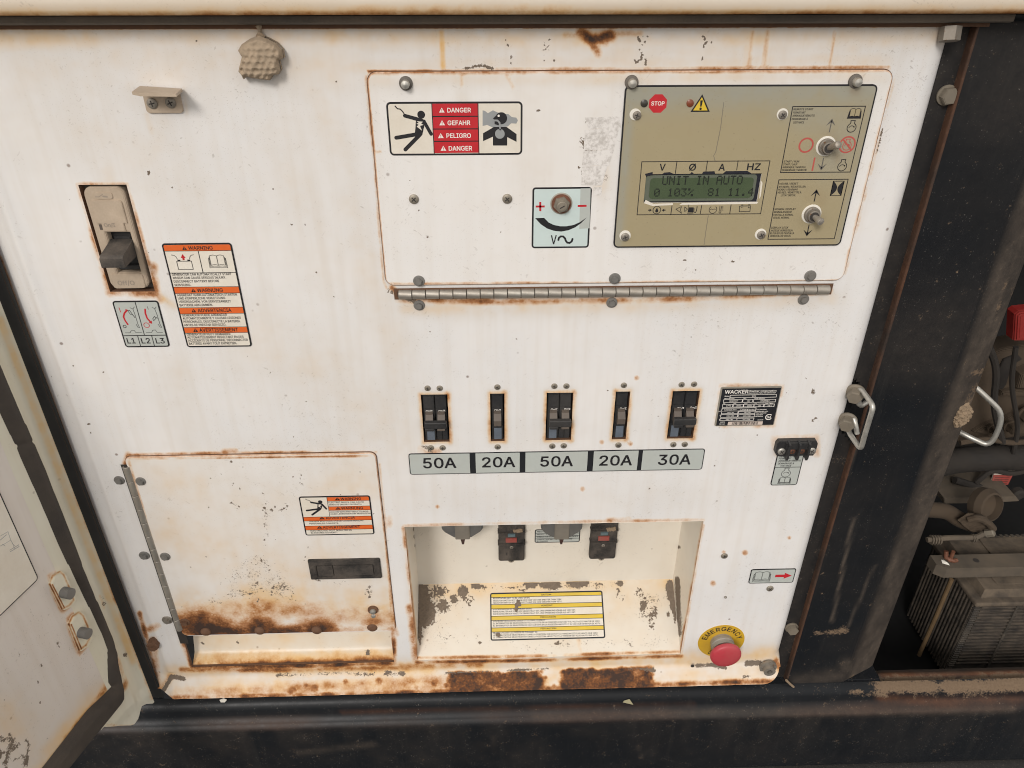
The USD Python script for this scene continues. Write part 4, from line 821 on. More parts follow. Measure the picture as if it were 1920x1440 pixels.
d.line([cE(1165, 730), cE(1158, 790), cE(1150, 808), cE(1165, 822), cE(1178, 805), cE(1175, 790), cE(1182, 735)], .0006, 1)
for yy_ in (735, 750, 765, 780): d.line([cE(1185, yy_), cE(1205, yy_)], .0005, 1)
d.line([cE(1418, 730), cE(1412, 802), cE(1550, 798), cE(1558, 725), cE(1418, 730)], .0008, 1); d.line([cE(1436, 745), cE(1452, 745)], .0006, 1); d.line([cE(1528, 744), cE(1545, 744)], .0006, 1); d.line([cE(1536, 736), cE(1536, 753)], .0006, 1); d.line([cE(1440, 716), cE(1460, 716)], .0008, 1); d.line([cE(1532, 712), cE(1552, 712)], .0008, 1)
# switch boxes
for pts in ([(258, 136), (903, 130), (762, 712), (152, 717)], [(138, 772), (748, 768), (627, 1292), (42, 1298)]):
    q = rect4(FACE, [cD(*p_) for p_ in pts]); d.fill('printed_line', 'ink', q.difference(q.buffer(-.0010, join_style=2)), 1)
sx_ = .96
for t_, a, b, y in [('REMOTE START', 268, 440, 170), ('FERNSTART', 264, 372, 199), ('ARRANQUE REMOTO', 258, 452, 226), ('DEMARRAGE \u00c0', 252, 392, 255), ('DISTANCE', 265, 358, 285), ('START / RUN', 182, 316, 625), ('START / LAUF', 178, 300, 650), ('ARRANQUE / MARCHA', 172, 372, 675), ('DEMARRAGE / MARCHE', 167, 381, 700),
                    ('HOURS / RESET', 145, 307, 819), ('STUNDEN / R\u00dcCKSTELLEN', 139, 372, 846), ('HORAS / REARMAR', 134, 303, 870), ('HEURES / REMETTRE \u00c0', 130, 335, 895), ("L'\u00c9TAT INITIAL", 158, 286, 919), ('NORMAL DISPLAY', 103, 287, 1040), ('NORMALANZEIGE', 97, 252, 1065), ('PANTALLA NORMAL', 93, 266, 1090), ('VISUEL NORMAL', 88, 232, 1115), ('DISPLAY LOCK', 72, 221, 1202), ('ANZEIGE VERRIEGELN', 68, 258, 1227), ('BLOQUEO DE PANTALLA', 63, 273, 1250), ('VERROUILLER VISUEL', 60, 245, 1274)]:
    d.text(cD(a, y), cD(b, y), 16.5 / 4.645, t_, 1)
def arrow(a, b, mat='ink', w=9, hw=40, hl=40):
    A, B2 = FACE.uv(*cD(*a)), FACE.uv(*cD(*b)); A[0] = B2[0] = (A[0] + B2[0]) / 2; s = 1 if B2[1] > A[1] else -1; k = abs(FACE.uv(*cD(a[0] + 1, a[1]))[0] - FACE.uv(*cD(*a))[0])
    d.fill('pictogram', mat, stroke([(A[0], A[1]), (A[0], B2[1] - s * .002)], w * k, 2), 1)
    d.fill('pictogram', mat, Polygon([(A[0], B2[1]), (A[0] - hw * k, B2[1] - s * hl * k * 1.5), (A[0], B2[1] - s * hl * k * .75), (A[0] + hw * k, B2[1] - s * hl * k * 1.5)]), 1)
arrow((580, 362), (605, 243), 'ink_faded'); arrow((530, 585), (508, 695), 'ink_faded'); arrow((447, 966), (472, 858)); arrow((405, 1168), (382, 1268))
q = FACE.uv(*cD(378, 475)); r_ = rr(*cD(378, 475), 58 / 4.645, FACE); d.fill('pictogram', 'print_red_faded', Point(*q).buffer(r_).boundary.buffer(.0010), 1)
q = FACE.uv(*cD(736, 470)); r_ = rr(*cD(736, 470), 66 / 4.645, FACE); d.fill('pictogram', 'print_red_faded', Point(*q).buffer(r_).boundary.buffer(.0009), 1); d.fill('pictogram', 'print_red_faded', stroke([(q[0] - r_ * .7, q[1] + r_ * .7), (q[0] + r_ * .7, q[1] - r_ * .7)], .0018), 2); engine_mark(d, q[0], q[1] - r_ * .15, r_ * .55, 1, .0008, 'print_red_faded')
d.line([cD(454, 582), cD(431, 698)], .0019, 1, 'print_red_faded', 'pictogram', 2)
for a, b in ((774, 322), (692, 660)): q = FACE.uv(*cD(a, b)); engine_mark(d, q[0], q[1], rr(*cD(a, b), 38 / 4.645, FACE), 1, .0009)
q = rect4(FACE, [cD(752, 155), cD(862, 155), cD(866, 245), cD(733, 243)]).bounds; book(d, *q, 1, .0006, 'ink', 'gold_plate', True)
hg = rect4(FACE, [cD(615, 785), cD(714, 785), cD(684, 915), cD(583, 917)]); b = hg.bounds; d.fill('pictogram', 'ink', hg.difference(hg.buffer(-.0008, join_style=2)), 1); mx, my = (b[0] + b[2]) / 2, (b[1] + b[3]) / 2
for s_ in (0, 1):
    xe = b[0] if s_ == 0 else b[2]; d.fill('pictogram', 'ink', Polygon([(xe, b[1]), (xe, b[3])] + [(xe + (mx - xe) * 2 * t * (1 - t) * .95 * 2 * (1 if t < .5 else 1), b[3] + (b[1] - b[3]) * t) for t in np.linspace(0, 1, 14)]).buffer(0), 1)
d.done()
# toggles
def toggle(cpx, rim_px, tip_px, tiph, lab):
    u = FACE.uv(*cD(*cpx)); r = rr(*cD(*cpx), rim_px / 4.645, FACE)
    t = part(GP, 'toggle_switch', lathe(FACE, u, [(r * .80, .0006), (r * .80, .0042), (r * .72, .0052), (r * .70, .0052), (r * .58, .0050), (r * .58, .0095), (r * .46, .0100)], 6 * 4), 'dull_steel', label=lab)
    part(t, 'washer', lathe(FACE, u, [(r, 0), (r * .97, .0006), (r * .6, .0007)], 22), 'washer_white')
    a = FACE.w(np.array([u[0], u[1], .008])); b = at(*cD(*tip_px), FACE.O[1] - tiph); ax = (b - a)
    part(t, 'lever', [tube([a, a + ax * .3, a + ax * .55, a + ax * .82, a + ax * .93, b], [.0030, .0034, .0040, .0047, .0042, .0018], 14)], 'hinge_steel')
    part(t, 'socket', lathe(FACE, u, [(r * .47, .0101), (r * .1, .0102)], 16), 'dark_slot')
toggle((550, 483), 86, (668, 468), .024, 'upper toggle switch, lever pointing right')
toggle((425, 1075), 85, (515, 1150), .022, 'lower toggle switch, lever pointing down and right')

# ------------------------------------------------------------------ stickers
# danger sign
d = sticker('danger_sign', IDOOR, 0, [(723.5, 192), (980, 189), (979, 289), (731.5, 292.5)], 'white danger sign with red word bands, electrocuted man and gas symbols', r=.005, bw=.0021, cat_='warning sign')
ib = d.inner.bounds; xs = [(IDOOR.uv(*cB_(705, 90))[0] + IDOOR.uv(*cB_(738, 690))[0]) / 2, (IDOOR.uv(*cB_(1250, 90))[0] + IDOOR.uv(*cB_(1262, 690))[0]) / 2]
d.fill('divider', 'ink', sbox(xs[0] - .0010, ib[1], xs[0], ib[3]).union(sbox(xs[1], ib[1], xs[1] + .0010, ib[3])), 2)
hb = (ib[3] - ib[1]) / 4
for i, (wd, L, Rr, y, tx) in enumerate([('DANGER', 888, 1172, 195, 823), ('GEFAHR', 892, 1164, 347, 827), ('PELIGRO', 878, 1172, 501, 811), ('DANGER', 906, 1186, 653, 842)]):
    z1 = ib[3] - hb * i; d.fill('red_band', 'print_red', sbox(xs[0], z1 - hb + .0006, xs[1], z1 - (.0006 if i else 0)), 2, True)
    if i: d.fill('divider', 'ink', sbox(xs[0], z1 - .0006, xs[1], z1 + .0006), 2)
    d.text(cB_(L, y), cB_(Rr, y), 53 / 6.4, wd, 3, 'print_white', True); tri_warn(d, *cB_(tx, y + 2), 60 / 6.4, 3, 'print_white', 'print_red')
shock_man(d, (ib[0], ib[1], xs[0] - .001, ib[3]), 2, 'sticker_cream')
q = lambda a, b: tuple(IDOOR.uv(*cB_(a, b)))
d.fill('pictogram', 'ink_gray', Polygon([q(*p_) for p_ in [(1312, 170), (1340, 178), (1375, 205), (1435, 170), (1490, 195), (1590, 215), (1620, 215), (1660, 250), (1715, 258), (1735, 290), (1715, 330), (1655, 325), (1615, 362), (1540, 380), (1430, 375), (1365, 345), (1312, 358)]]), 2)
d.fill('pictogram', 'ink', disc(*q(1535, 265), rr(*cB_(1535, 265), 70 / 6.4, IDOOR), 10).union(Polygon([q(*p_) for p_ in [(1500, 205), (1436, 268), (1455, 290), (1455, 335), (1500, 350), (1560, 300)]])).buffer(0), 3)
d.fill('pictogram', 'ink', unary_union([Polygon([q(*p_) for p_ in [(1445, 370), (1600, 370), (1718, 455), (1718, 548), (1605, 490), (1605, 592), (1436, 592), (1436, 485), (1317, 540), (1317, 445)]])]), 3)
d.fill('pictogram', 'print_white', disc(*q(1504, 236), .0013, 5), 4); d.fill('pictogram', 'ink_gray', stroke([q(*p_) for p_ in [(1440, 290), (1490, 292), (1515, 320), (1522, 400)]], .0019), 4); d.fill('pictogram', 'ink_gray', disc(*q(1518, 452), rr(*cB_(1518, 452), 58 / 6.4, IDOOR), 10), 4)
d.done()
# voltage adjustment sticker and knob
d = sticker('voltage_sticker', IDOOR, 0, [(998.5, 352), (1111, 349.5), (1103, 464), (996.5, 465.5)], 'pale blue voltage adjustment sticker with plus, minus and curved wedge', r=.004, bw=.0021, face='sticker_blue')
for a in ([(252, 483), (425, 481)], [(338, 395), (338, 570)], [(1062, 472), (1232, 470)]): d.line([cM(*a[0]), cM(*a[1])], .0024, 2, 'print_red', 'pictogram', 2)
d.fill('pictogram', 'ink', poly_px(IDOOR, [cM(*p_) for p_ in [(240, 706), (415, 703), (500, 790), (600, 838), (720, 862), (850, 862), (980, 838), (1100, 785), (1235, 692), (1130, 800), (1010, 885), (880, 940), (740, 966), (600, 950), (470, 905), (350, 825)]]), 2)
d.text(cM(540, 1205), cM(652, 1205), 165 / 10.287, 'V', 2)
d.fill('pictogram', 'ink', stroke([IDOOR.uv(*cM(*p_)) for p_ in [(688, 1128), (700, 1085), (735, 1058), (780, 1060), (815, 1095), (830, 1140), (860, 1180), (905, 1185), (945, 1155), (960, 1108)]], .0024), 2)
d.fill('smudge', 'sticker_gray', poly_px(IDOOR, [cM(*p_) for p_ in [(1115, 135), (1310, 130), (1290, 900), (1090, 915)]]), 1.5); d.done()
u = IDOOR.uv(*cM(745, 425)); r = rr(*cM(745, 425), 195 / 10.287, IDOOR)
VA = thing('voltage_adjuster', IDOOR.w(np.array([*u, 0])), 'rusty brass hex nut and slotted shaft of the voltage adjuster', 'adjuster knob')
part(VA, 'rubber_ring', lathe(IDOOR, u, [(r * 1.10, .0007), (r * 1.06, .0014), (r, .0016), (r * .6, .0016)], 26), 'plate_silver'); part(VA, 'washer', lathe(IDOOR, u, [(r * .98, .0016), (r * .95, .0028), (r * .5, .003)], 26), 'copper_rust')
part(VA, 'hex_nut', slab(IDOOR, Polygon([(u[0] + r * .80 * math.cos(t), u[1] + r * .80 * math.sin(t)) for t in np.arange(6) * math.pi / 3 + .25]), .0025, .0085, .0012), 'screw_steel')
q = part(VA, 'shaft', lathe(IDOOR, u, [(r * .50, .0085), (r * .50, .0125), (r * .44, .0132), (r * .36, .0132), (r * .34, .0140), (r * .02, .0141)], 22), 'screw_steel'); part(q, 'slot', slab(IDOOR, affinity.rotate(sbox(u[0] - r * .25, u[1] - r * .05, u[0] + r * .25, u[1] + r * .05), 30), .0139, .0144), 'dark_slot')
# battery warning sticker
d = sticker('battery_warning', PANEL, .0003, [(304.5, 456.5), (435, 454.5), (472, 649), (350, 651)], 'tall orange and cream warning sticker with battery and open book pictures', r=.004, bw=.0020, cat_='warning sticker')
ib = d.inner.bounds; Z = lambda cf, a, b, P=PANEL: P.uv(*cf(a, b))[1]
def band(z1, z0, x0=None, x1=None, mat='print_orange', nm='orange_band', ln=.0007, both=True):
    x0 = ib[0] if x0 is None else x0; x1 = ib[2] if x1 is None else x1
    d.fill(nm, mat, sbox(x0, z0, x1, z1).intersection(d.inner), 2, True); d.fill('divider', 'ink', sbox(x0, z0 - ln, x1, z0).union(sbox(x0, z1, x1, z1 + ln) if both else Polygon()).intersection(d.inner), 2)
for a, b, wd, L, Rr, y, tx in [(118, 192, 'WARNING', 420, 719, 181, 372), (640, 712, 'WARNUNG', 526, 844, 699, 482), (892, 962, 'ADVERTENCIA', 536, 948, 947, 487), (1133, 1198, 'AVERTISSEMENT', 556, 1030, 1187, 508)]:
    xm = 545 + (a - 150) * .22; band(Z(cF, xm, a), Z(cF, xm, b), both=a > 200); d.text(cF(L, y), cF(Rr, y), 42 / 6.545, wd, 3, 'ink', True); tri_warn(d, *cF(tx, y + 2), 46 / 6.545, 3)
zb_ = Z(cF, 600, 460); d.fill('divider', 'ink', sbox(ib[0], zb_ - .0009, ib[2], zb_), 2); xm = (PANEL.uv(*cF(540, 200))[0] + PANEL.uv(*cF(592, 455))[0]) / 2; d.fill('divider', 'ink', sbox(xm - .0005, zb_, xm + .0005, Z(cF, 540, 195)), 2)
for t_, L, Rr, y in [('GENERATOR CAN AUTOMATICALLY START', 218, 948, 500), ('WHICH CAN CAUSE SERIOUS INJURY.', 230, 882, 541), ('DISCONNECT BATTERY BEFORE', 240, 798, 584), ('SERVICING.', 250, 452, 628), ('AGGREGAT KANN AUTOMATISCH STARTEN', 282, 1016, 752), ('UND KORPERLICHE VERLETZUNG', 292, 872, 792), ('VER\u00dcRSACHEN. VOR SERVICEARBEIT', 302, 942, 833), ('BATTERIE ABKLEMMEN.', 313, 720, 875),
                    ('GENERADOR PUEDE ARRANCAR', 340, 892, 999), ('AUTOMATICAMENTE Y CAUSAR LESIONES', 350, 1064, 1037), ('PERSONALES. DESCONECTE LA BATERIA', 360, 1055, 1078), ('ANTES DE PRESTAR SERVICIO.', 368, 883, 1119), ('GENERATEUR PEUT DEMARRER', 400, 936, 1234), ('AUTOMATIQUEMENT RESULTANT EN DES', 408, 1098, 1271), ('ACCIDENTS DE PERSONNE. DECONNECTER', 417, 1150, 1309), ('BATTERIE AVANT TOUT ENTRETIEN.', 427, 1016, 1347)]:
    d.text(cF(L, y), cF(Rr, y), 27 / 6.545, t_, 2)
bq = rect4(PANEL, [cF(272, 322), cF(455, 322), cF(476, 422), cF(297, 424)]); b = bq.bounds; d.fill('pictogram', 'ink', bq.boundary.buffer(.0004), 2)
for x in (b[0] + .003, b[2] - .003): d.fill('pictogram', 'ink', sbox(x - .0018, b[3], x + .0018, b[3] + .0020), 2)
xc = (b[0] + b[2]) / 2; zt = Z(cF, 350, 235); d.fill('pictogram', 'print_red', sbox(xc - .0013, b[3] + .0015, xc + .0013, zt - .005).union(Polygon([(xc - .0030, zt - .005), (xc + .0030, zt - .005), (xc, zt)])), 2)
for s_ in (-1, 1): d.fill('pictogram', 'ink', stroke([(xc + s_ * .0135, zt - .001), (xc + s_ * .0105, zt - .0015), (xc + s_ * .0085, zt - .0035), (xc + s_ * .0075, zt - .0065)], .0007), 2)
book(d, *rect4(PANEL, [cF(640, 245), cF(885, 245), cF(908, 402), cF(664, 404)]).bounds, 2, .0006); d.done()
# main breaker sticker L1 L2 L3
d = sticker('breaker_sticker', PANEL, .0003, [cA(308, 1018), cA(688, 1020), cA(777, 1395), cA(415, 1398)], 'grey sticker marked L1 L2 L3 below the main breaker', r=.004, bw=.0018, face='sticker_gray')
ib = d.inner.bounds; zL = (Z(cA, 400, 1302) + Z(cA, 750, 1300)) / 2; d.fill('divider', 'ink', sbox(ib[0], zL - .0006, ib[2], zL + .0006), 2); wq = (ib[2] - ib[0])
for fx in (1 / 3, 2 / 3): d.fill('divider', 'ink', sbox(ib[0] + wq * fx - .0005, ib[1], ib[0] + wq * fx + .0005, zL), 2)
d.fill('divider', 'ink', sbox(ib[0] + wq * .5 - .0005, zL, ib[0] + wq * .5 + .0005, ib[3]), 2)
for t_, L, Rr in (('L1', 436, 504), ('L2', 552, 625), ('L3', 670, 742)): d.text(cA(L, 1366), cA(Rr, 1365), 42 / 4.361, t_, 2, 'ink', True)
for pts, w_, m in [([(430, 1095), (408, 1120), (402, 1150), (415, 1180), (436, 1210)], .0021, 'print_red'), ([(578, 1088), (580, 1120), (595, 1160), (625, 1195)], .0021, 'print_red'), ([(365, 1075), (378, 1110)], .0009, 'print_red'), ([(597, 1065), (604, 1088)], .0006, 'ink'), ([(455, 1075), (478, 1085), (490, 1068)], .0006, 'ink'), ([(478, 1085), (495, 1130), (520, 1210), (532, 1235)], .0006, 'ink'), ([(505, 1210), (520, 1235), (535, 1238)], .0006, 'ink'), ([(436, 1100), (450, 1095), (475, 1130), (460, 1130), (436, 1100)], .0007, 'ink'), ([(475, 1130), (495, 1155)], .0009, 'ink'),
                       ([(635, 1072), (658, 1082), (668, 1068)], .0006, 'ink'), ([(655, 1080), (675, 1130), (700, 1210), (712, 1232)], .0006, 'ink'), ([(685, 1210), (700, 1232), (715, 1236)], .0006, 'ink'), ([(640, 1165), (655, 1145), (668, 1160), (648, 1180), (640, 1165)], .0007, 'ink'), ([(668, 1155), (680, 1160)], .0009, 'ink'), ([(415, 1280), (455, 1280), (465, 1262), (490, 1260), (502, 1278), (550, 1278)], .0006, 'ink'), ([(588, 1276), (632, 1276), (640, 1258), (662, 1256), (676, 1275), (722, 1275)], .0006, 'ink')]: d.line([cA(*p_) for p_ in pts], w_, 2, m, 'pictogram')
for pts in ([(418, 1085), (438, 1092), (415, 1112)], [(632, 1180), (635, 1205), (608, 1198)]): d.fill('pictogram', 'print_red', poly_px(PANEL, [cA(*p_) for p_ in pts]), 3)
for a, b, r_, m in ((411, 1228, 12, 'ink'), (590, 1217, 22, 'print_red')): q = PANEL.uv(*cA(a, b)); d.fill('pictogram', m, Point(*q).buffer(rr(*cA(a, b), r_ / 4.361)).boundary.buffer(.0004), 2)
d.done()
# shock sticker on the small door
d = sticker('shock_sticker', LDOOR, .0002, [cJ(75, 88), cJ(1150, 68), cJ(1220, 650), cJ(190, 668)], 'small orange banded shock warning sticker on the lower left door', r=.004, bw=.0020, cat_='warning sticker')
ib = d.inner.bounds; LZ = lambda a, b: LDOOR.uv(*cJ(a, b))[1]; xm = (LDOOR.uv(*cJ(503, 95))[0] + LDOOR.uv(*cJ(547, 370))[0]) / 2
d.fill('divider', 'ink', sbox(xm - .0004, LZ(545, 378), xm + .0004, ib[3]), 2)
for a, b, x0, wd, L, Rr, y, tx in [(88, 145, xm, 'WARNING', 712, 1020, 136, 664), (232, 285, xm, 'WARNUNG', 722, 1050, 276, 674), (384, 436, None, 'ADVERTENCIA', 488, 928, 421, 434), (518, 572, None, 'ADVERTISSEMENT', 446, 1006, 562, 398)]:
    band(LZ(800, a), LZ(800, b), x0, both=a > 100); d.text(cJ(L, y), cJ(Rr, y), 36 / 8, wd, 3, 'ink', True); tri_warn(d, *cJ(tx, y + 2), 40 / 8, 3, wide=1.5)
for t_, L, Rr, y in [('ELECTRIC SHOCK CAN CAUSE', 530, 1062, 183), ('SERIOUS INJURY OR DEATH.', 536, 1032, 215), ('HOCHSPANNUNG! VERLETZUNGS-', 554, 1145, 325), ('ODER LEBENSGEFAHR MOEGLICH!', 560, 1160, 355), ('CHOQUE ELECTRICO PUEDE CAUSAR HERIDAS', 238, 1056, 467), ('PERSONALES O MUERTE.', 243, 686, 499), ('ELECTROCHOC PEUT RESULTER EN', 262, 880, 608), ('BLESSURES OU MORT!', 267, 662, 638)]: d.text(cJ(L, y), cJ(Rr, y), 19 / 8, t_, 2)
shock_man(d, (ib[0] + .002, LZ(545, 374), xm - .002, ib[3] - .001), 2, 'sticker_cream'); d.done()
# amperage strip
sg = rect4(PANEL, [(766.5, 850), (1320.5, 841), (1317.5, 880.5), (768, 889)], .004); b = sg.bounds
ST = thing('amperage_strip', (b[0], 0, b[1]), 'long black and grey strip reading 50A 20A 50A 20A 30A', 'sticker'); part(ST, 'backing', slab(PANEL, sg, -.0002, .0007), 'sticker_black', smooth=False); d = Decal(ST, PANEL, .0007)
cells = [(768, 881, '50A', 794, 856), (892, 974.5, '20A', 904, 966), (985, 1101, '50A', 1013, 1074), (1112, 1195, '20A', 1123, 1184.5), (1203, 1318, '30A', 1233, 1294)]
for a, bb, t_, L, Rr in cells:
    x0, x1 = PANEL.uv(a, 868)[0], PANEL.uv(bb, 868)[0]; d.fill('grey_cell', 'sticker_gray', sbox(x0, b[1] + .0013, x1, b[3] - .0013).intersection(sg.buffer(-.0013)), 1, True)
    yb = 877 - (L - 794) * .0145; d.text((L, yb), (Rr, yb), 18.2, t_, 2, 'ink', True)
d.done()
# rating plate
ng = rect4(PANEL, [cI(148, 97), cI(940, 95), cI(822, 600), cI(62, 605)], .003); b = ng.bounds
NP = thing('rating_plate', (b[0], 0, b[1]), 'black metal rating plate with silver boxes, lettering and bar code', 'rating plate'); part(NP, 'plate', slab(PANEL, ng, -.0004, .0008, .0003), 'plate_silver')
d = Decal(NP, PANEL, .0008); d.fill('face', 'sticker_black', rect4(PANEL, [cI(172, 118), cI(925, 118), cI(812, 592), cI(80, 596)]), 1, True)
d.text(cI(195, 188), cI(495, 186), 44 / 6.859, 'WACKER', 2, 'print_white', True)
for t_, L, Rr, y, cp_ in [('Wacker Corporation', 508, 858, 164, 19), ('Menomonee Falls, WI 53051 USA', 500, 850, 186, 12), ('Model', 195, 255, 228, 14), ('G70', 545, 595, 227, 14), ('Item Number', 190, 320, 256, 11), ('Rev.', 436, 475, 254, 11), ('Serial Number', 575, 712, 253, 11), ('0009367', 255, 365, 290, 14), ('122', 480, 520, 289, 14), ('5709057', 655, 768, 288, 14), ('kg', 178, 200, 320, 10), ('lbs', 310, 342, 318, 10), ('rpm', 445, 485, 318, 10), ('Hz', 580, 605, 317, 10), ('Amb. Temp.', 715, 815, 316, 10), ('1796', 212, 275, 352, 14), ('3954', 345, 402, 352, 14), ('1800', 482, 542, 351, 14), ('60', 625, 658, 351, 14), ('40 C', 745, 800, 350, 14), ('3 phase @ .8 P.F.', 185, 350, 402, 13), ('1 phase @ 1.0 P.F.', 396, 580, 400, 13),
                          ('56 / 70', 230, 310, 438, 13), ('48 / 48', 445, 525, 437, 13), ('208 / 480', 218, 312, 482, 13), ('120 / 240', 432, 525, 481, 13), ('201 / 87', 208, 300, 528, 13), ('417 / 208', 425, 520, 526, 13), ('For electrical', 603, 733, 399, 13), ('equipment only.', 598, 752, 421, 12), ('Pour material', 596, 728, 442, 12), ('electrique', 592, 685, 465, 12), ('seulement', 588, 685, 487, 12), ('kW', 118, 145, 420, 10), ('V', 130, 142, 478, 10), ('A', 122, 134, 526, 10), ('210428', 618, 688, 530, 11), ('MADE', 138, 195, 560, 11), ('IN USA', 125, 195, 584, 11)]:
    d.text(cI(L, y), cI(Rr, y), cp_ / 6.859, t_, 2, 'print_white')
for bx in [(265, 203, 858, 236), (182, 262, 420, 300), (428, 262, 555, 298), (565, 262, 848, 296), (168, 325, 298, 362), (305, 325, 433, 360), (440, 323, 568, 358), (572, 322, 696, 357), (702, 321, 830, 356), (160, 372, 595, 410), (155, 413, 365, 446), (375, 413, 585, 444), (145, 456, 358, 490), (368, 455, 578, 488), (135, 503, 350, 535), (353, 502, 568, 532)]:
    s_ = -.22 * (bx[3] - bx[1]) / 2; g_ = rect4(PANEL, [cI(bx[0] - s_, bx[1]), cI(bx[2] - s_, bx[1]), cI(bx[2] + s_, bx[3]), cI(bx[0] + s_, bx[3])]); d.fill('printed_box', 'print_white', g_.boundary.buffer(.00035), 2)
bc = rect4(PANEL, [cI(240, 548), cI(685, 545), cI(678, 590), cI(232, 592)]).bounds; d.fill('bar_code', 'label_white', sbox(*bc), 2); x = bc[0] + .006
while x < bc[2] - .007: w_ = rng.choice([.0004, .0007, .0011]); d.fill('bar_code', 'ink', sbox(x, bc[1] + .0006, x + w_, bc[3] - .0006), 3); x += w_ + rng.choice([.0004, .0006, .0009])
q = PANEL.uv(*cI(762, 488)); r_ = rr(*cI(762, 488), 40 / 6.859); d.fill('certification_mark', 'print_white', stroke([(q[0] + r_ * math.cos(t), q[1] + r_ * math.sin(t)) for t in np.linspace(math.radians(50), math.radians(320), 26)], .0014), 2); d.mesh('certification_mark', 'print_white', text_uv(PANEL, (q[0] - r_ * .5, q[1] - r_ * .42), r_ * 1.35, r_ * .8, 'SA', d.H(2), True)); d.done()
# remote start sticker
d = sticker('remote_start_sticker', PANEL, .0003, [cI(868, 968), cI(1218, 965), cI(1125, 1365), cI(785, 1368)], 'grey remote start sticker under the black terminal strip', r=.004, bw=.0014, face='sticker_gray')
ib = d.inner.bounds; zL = PANEL.uv(*cI(1000, 1134))[1]; d.fill('divider', 'ink', sbox(ib[0], zL - .0005, ib[2], zL + .0005), 2)
for t_, L, Rr, y in [('REMOTE START', 898, 1122, 1003), ('FERNSTART', 890, 1050, 1033), ('ARRANQUE REMOTO', 884, 1172, 1064), ('DEMARRAGE A', 878, 1085, 1097), ('DISTANCE', 912, 1048, 1127)]: d.text(cI(L, y), cI(Rr, y), 20 / 6.859, t_, 2)
q = PANEL.uv(*cI(982, 1215)); engine_mark(d, q[0], q[1], rr(*cI(982, 1215), 56 / 6.859), 2, .0008); book(d, *rect4(PANEL, [cI(890, 1262), cI(1062, 1262), cI(1045, 1345), cI(865, 1347)]).bounds, 2, .0006); d.done()
# manual sticker with a red arrow
d = sticker('manual_sticker', PANEL, .0003, [cL(775, 48), cL(1328, 36), cL(1288, 208), cL(738, 220)], 'small grey sticker with an open book and a red arrow', r=.0035, bw=.0015, face='sticker_gray')
book(d, *rect4(PANEL, [cL(800, 75), cL(1040, 72), cL(1012, 190), cL(772, 195)]).bounds, 2, .0007); a, b = PANEL.uv(*cL(1068, 127)), PANEL.uv(*cL(1272, 120)); zm = (a[1] + b[1]) / 2; d.fill('pictogram', 'print_red', sbox(a[0], zm - .0028, b[0] - .010, zm + .0028).union(Polygon([(b[0] - .0125, zm + .0066), (b[0], zm), (b[0] - .0125, zm - .0066)])), 2); d.done()
# caution sticker on the sloped recess floor
d = sticker('caution_sticker', SLOPE, .0002, [cN(138, 160), cN(1688, 130), cN(1742, 788), cN(148, 822)], 'wide yellow banded caution sticker on the sloped floor of the socket recess', r=.004, bw=.0024, face='sticker_cream', cat_='warning sticker')
ib = d.inner.bounds; SZ = lambda y: SLOPE.uv(*cN(900, y + 0))[1]
for a, b, wd, L, Rr, y in [(155, 205, 'CAUTION', 845, 985, 196), (312, 362, 'VORSICHT', 845, 1005, 346), (473, 522, 'PRECAUCI\u00d3N', 835, 1048, 506), (634, 682, 'PERCAUTION', 840, 1055, 664)]:
    band(SZ(a), SZ(b), mat='print_yellow', nm='yellow_band', ln=.0010, both=a > 160); d.text(cN(L, y), cN(Rr, y), 20 / 7.385, wd, 3, 'ink', True)
sl_ = -.019
for t_, L, Rr, y in [('RECEPTACLES NOT TO BE USED WHEN:', 180, 692, 248), ('SELECTOR SWITCH SET TO 208/120V AND VOLTAGE GREATER THAN 228V.', 182, 1132, 280), ('SELECTOR SWITCH SET TO 480/277V AND VOLTAGE GREATER THAN 457V.', 184, 1135, 310), ('STECKDOSEN NICHT VERWENDEN WENN:', 180, 718, 400), ('WAHLSCHALTER AUF 208/120V EINGESTELLT IST, UND SPANNUNG H\u00d6HER ALS 228V IST.', 180, 1326, 432), ('WAHLSCHALTER AUF 480/277V EINGESTELLT IST, UND SPANNUNG H\u00d6HER ALS 457V IST.', 180, 1326, 463), ('LOS RECEPT\u00c1CULOS NO DEBEN UTILIZARSE CUANDO:', 182, 900, 562), ('EL INTERRUPTOR DE SELECCI\u00d3N DE VOLTAJE EST\u00c1 EN LA POSICI\u00d3N 208/120V Y EL VOLTAJE ES MAYOR DE 228V.', 182, 1664, 594), ('EL INTERRUPTOR DE SELECCI\u00d3N DE VOLTAJE EST\u00c1 EN LA POSICI\u00d3N 480/277V Y EL VOLTAJE ES MAYOR DE 457V.', 182, 1668, 626), ('NE PAS UTILISER LES PRISES DE COURANT SI:', 182, 796, 726), ('LE COMMUTATEUR S\u00c9LECTEUR EST DANS LA POSITION 208/120V ET LA TENSION EST PLUS HAUTE QUE 228V.', 183, 1636, 758), ('LE COMMUTATEUR S\u00c9LECTEUR EST DANS LA POSITION 480/277V ET LA TENSION EST PLUS HAUTE QUE 457V.', 184, 1640, 788)]: d.text(cN(L, y), cN(Rr, y), 19 / 7.385, t_, 2)
d.done()
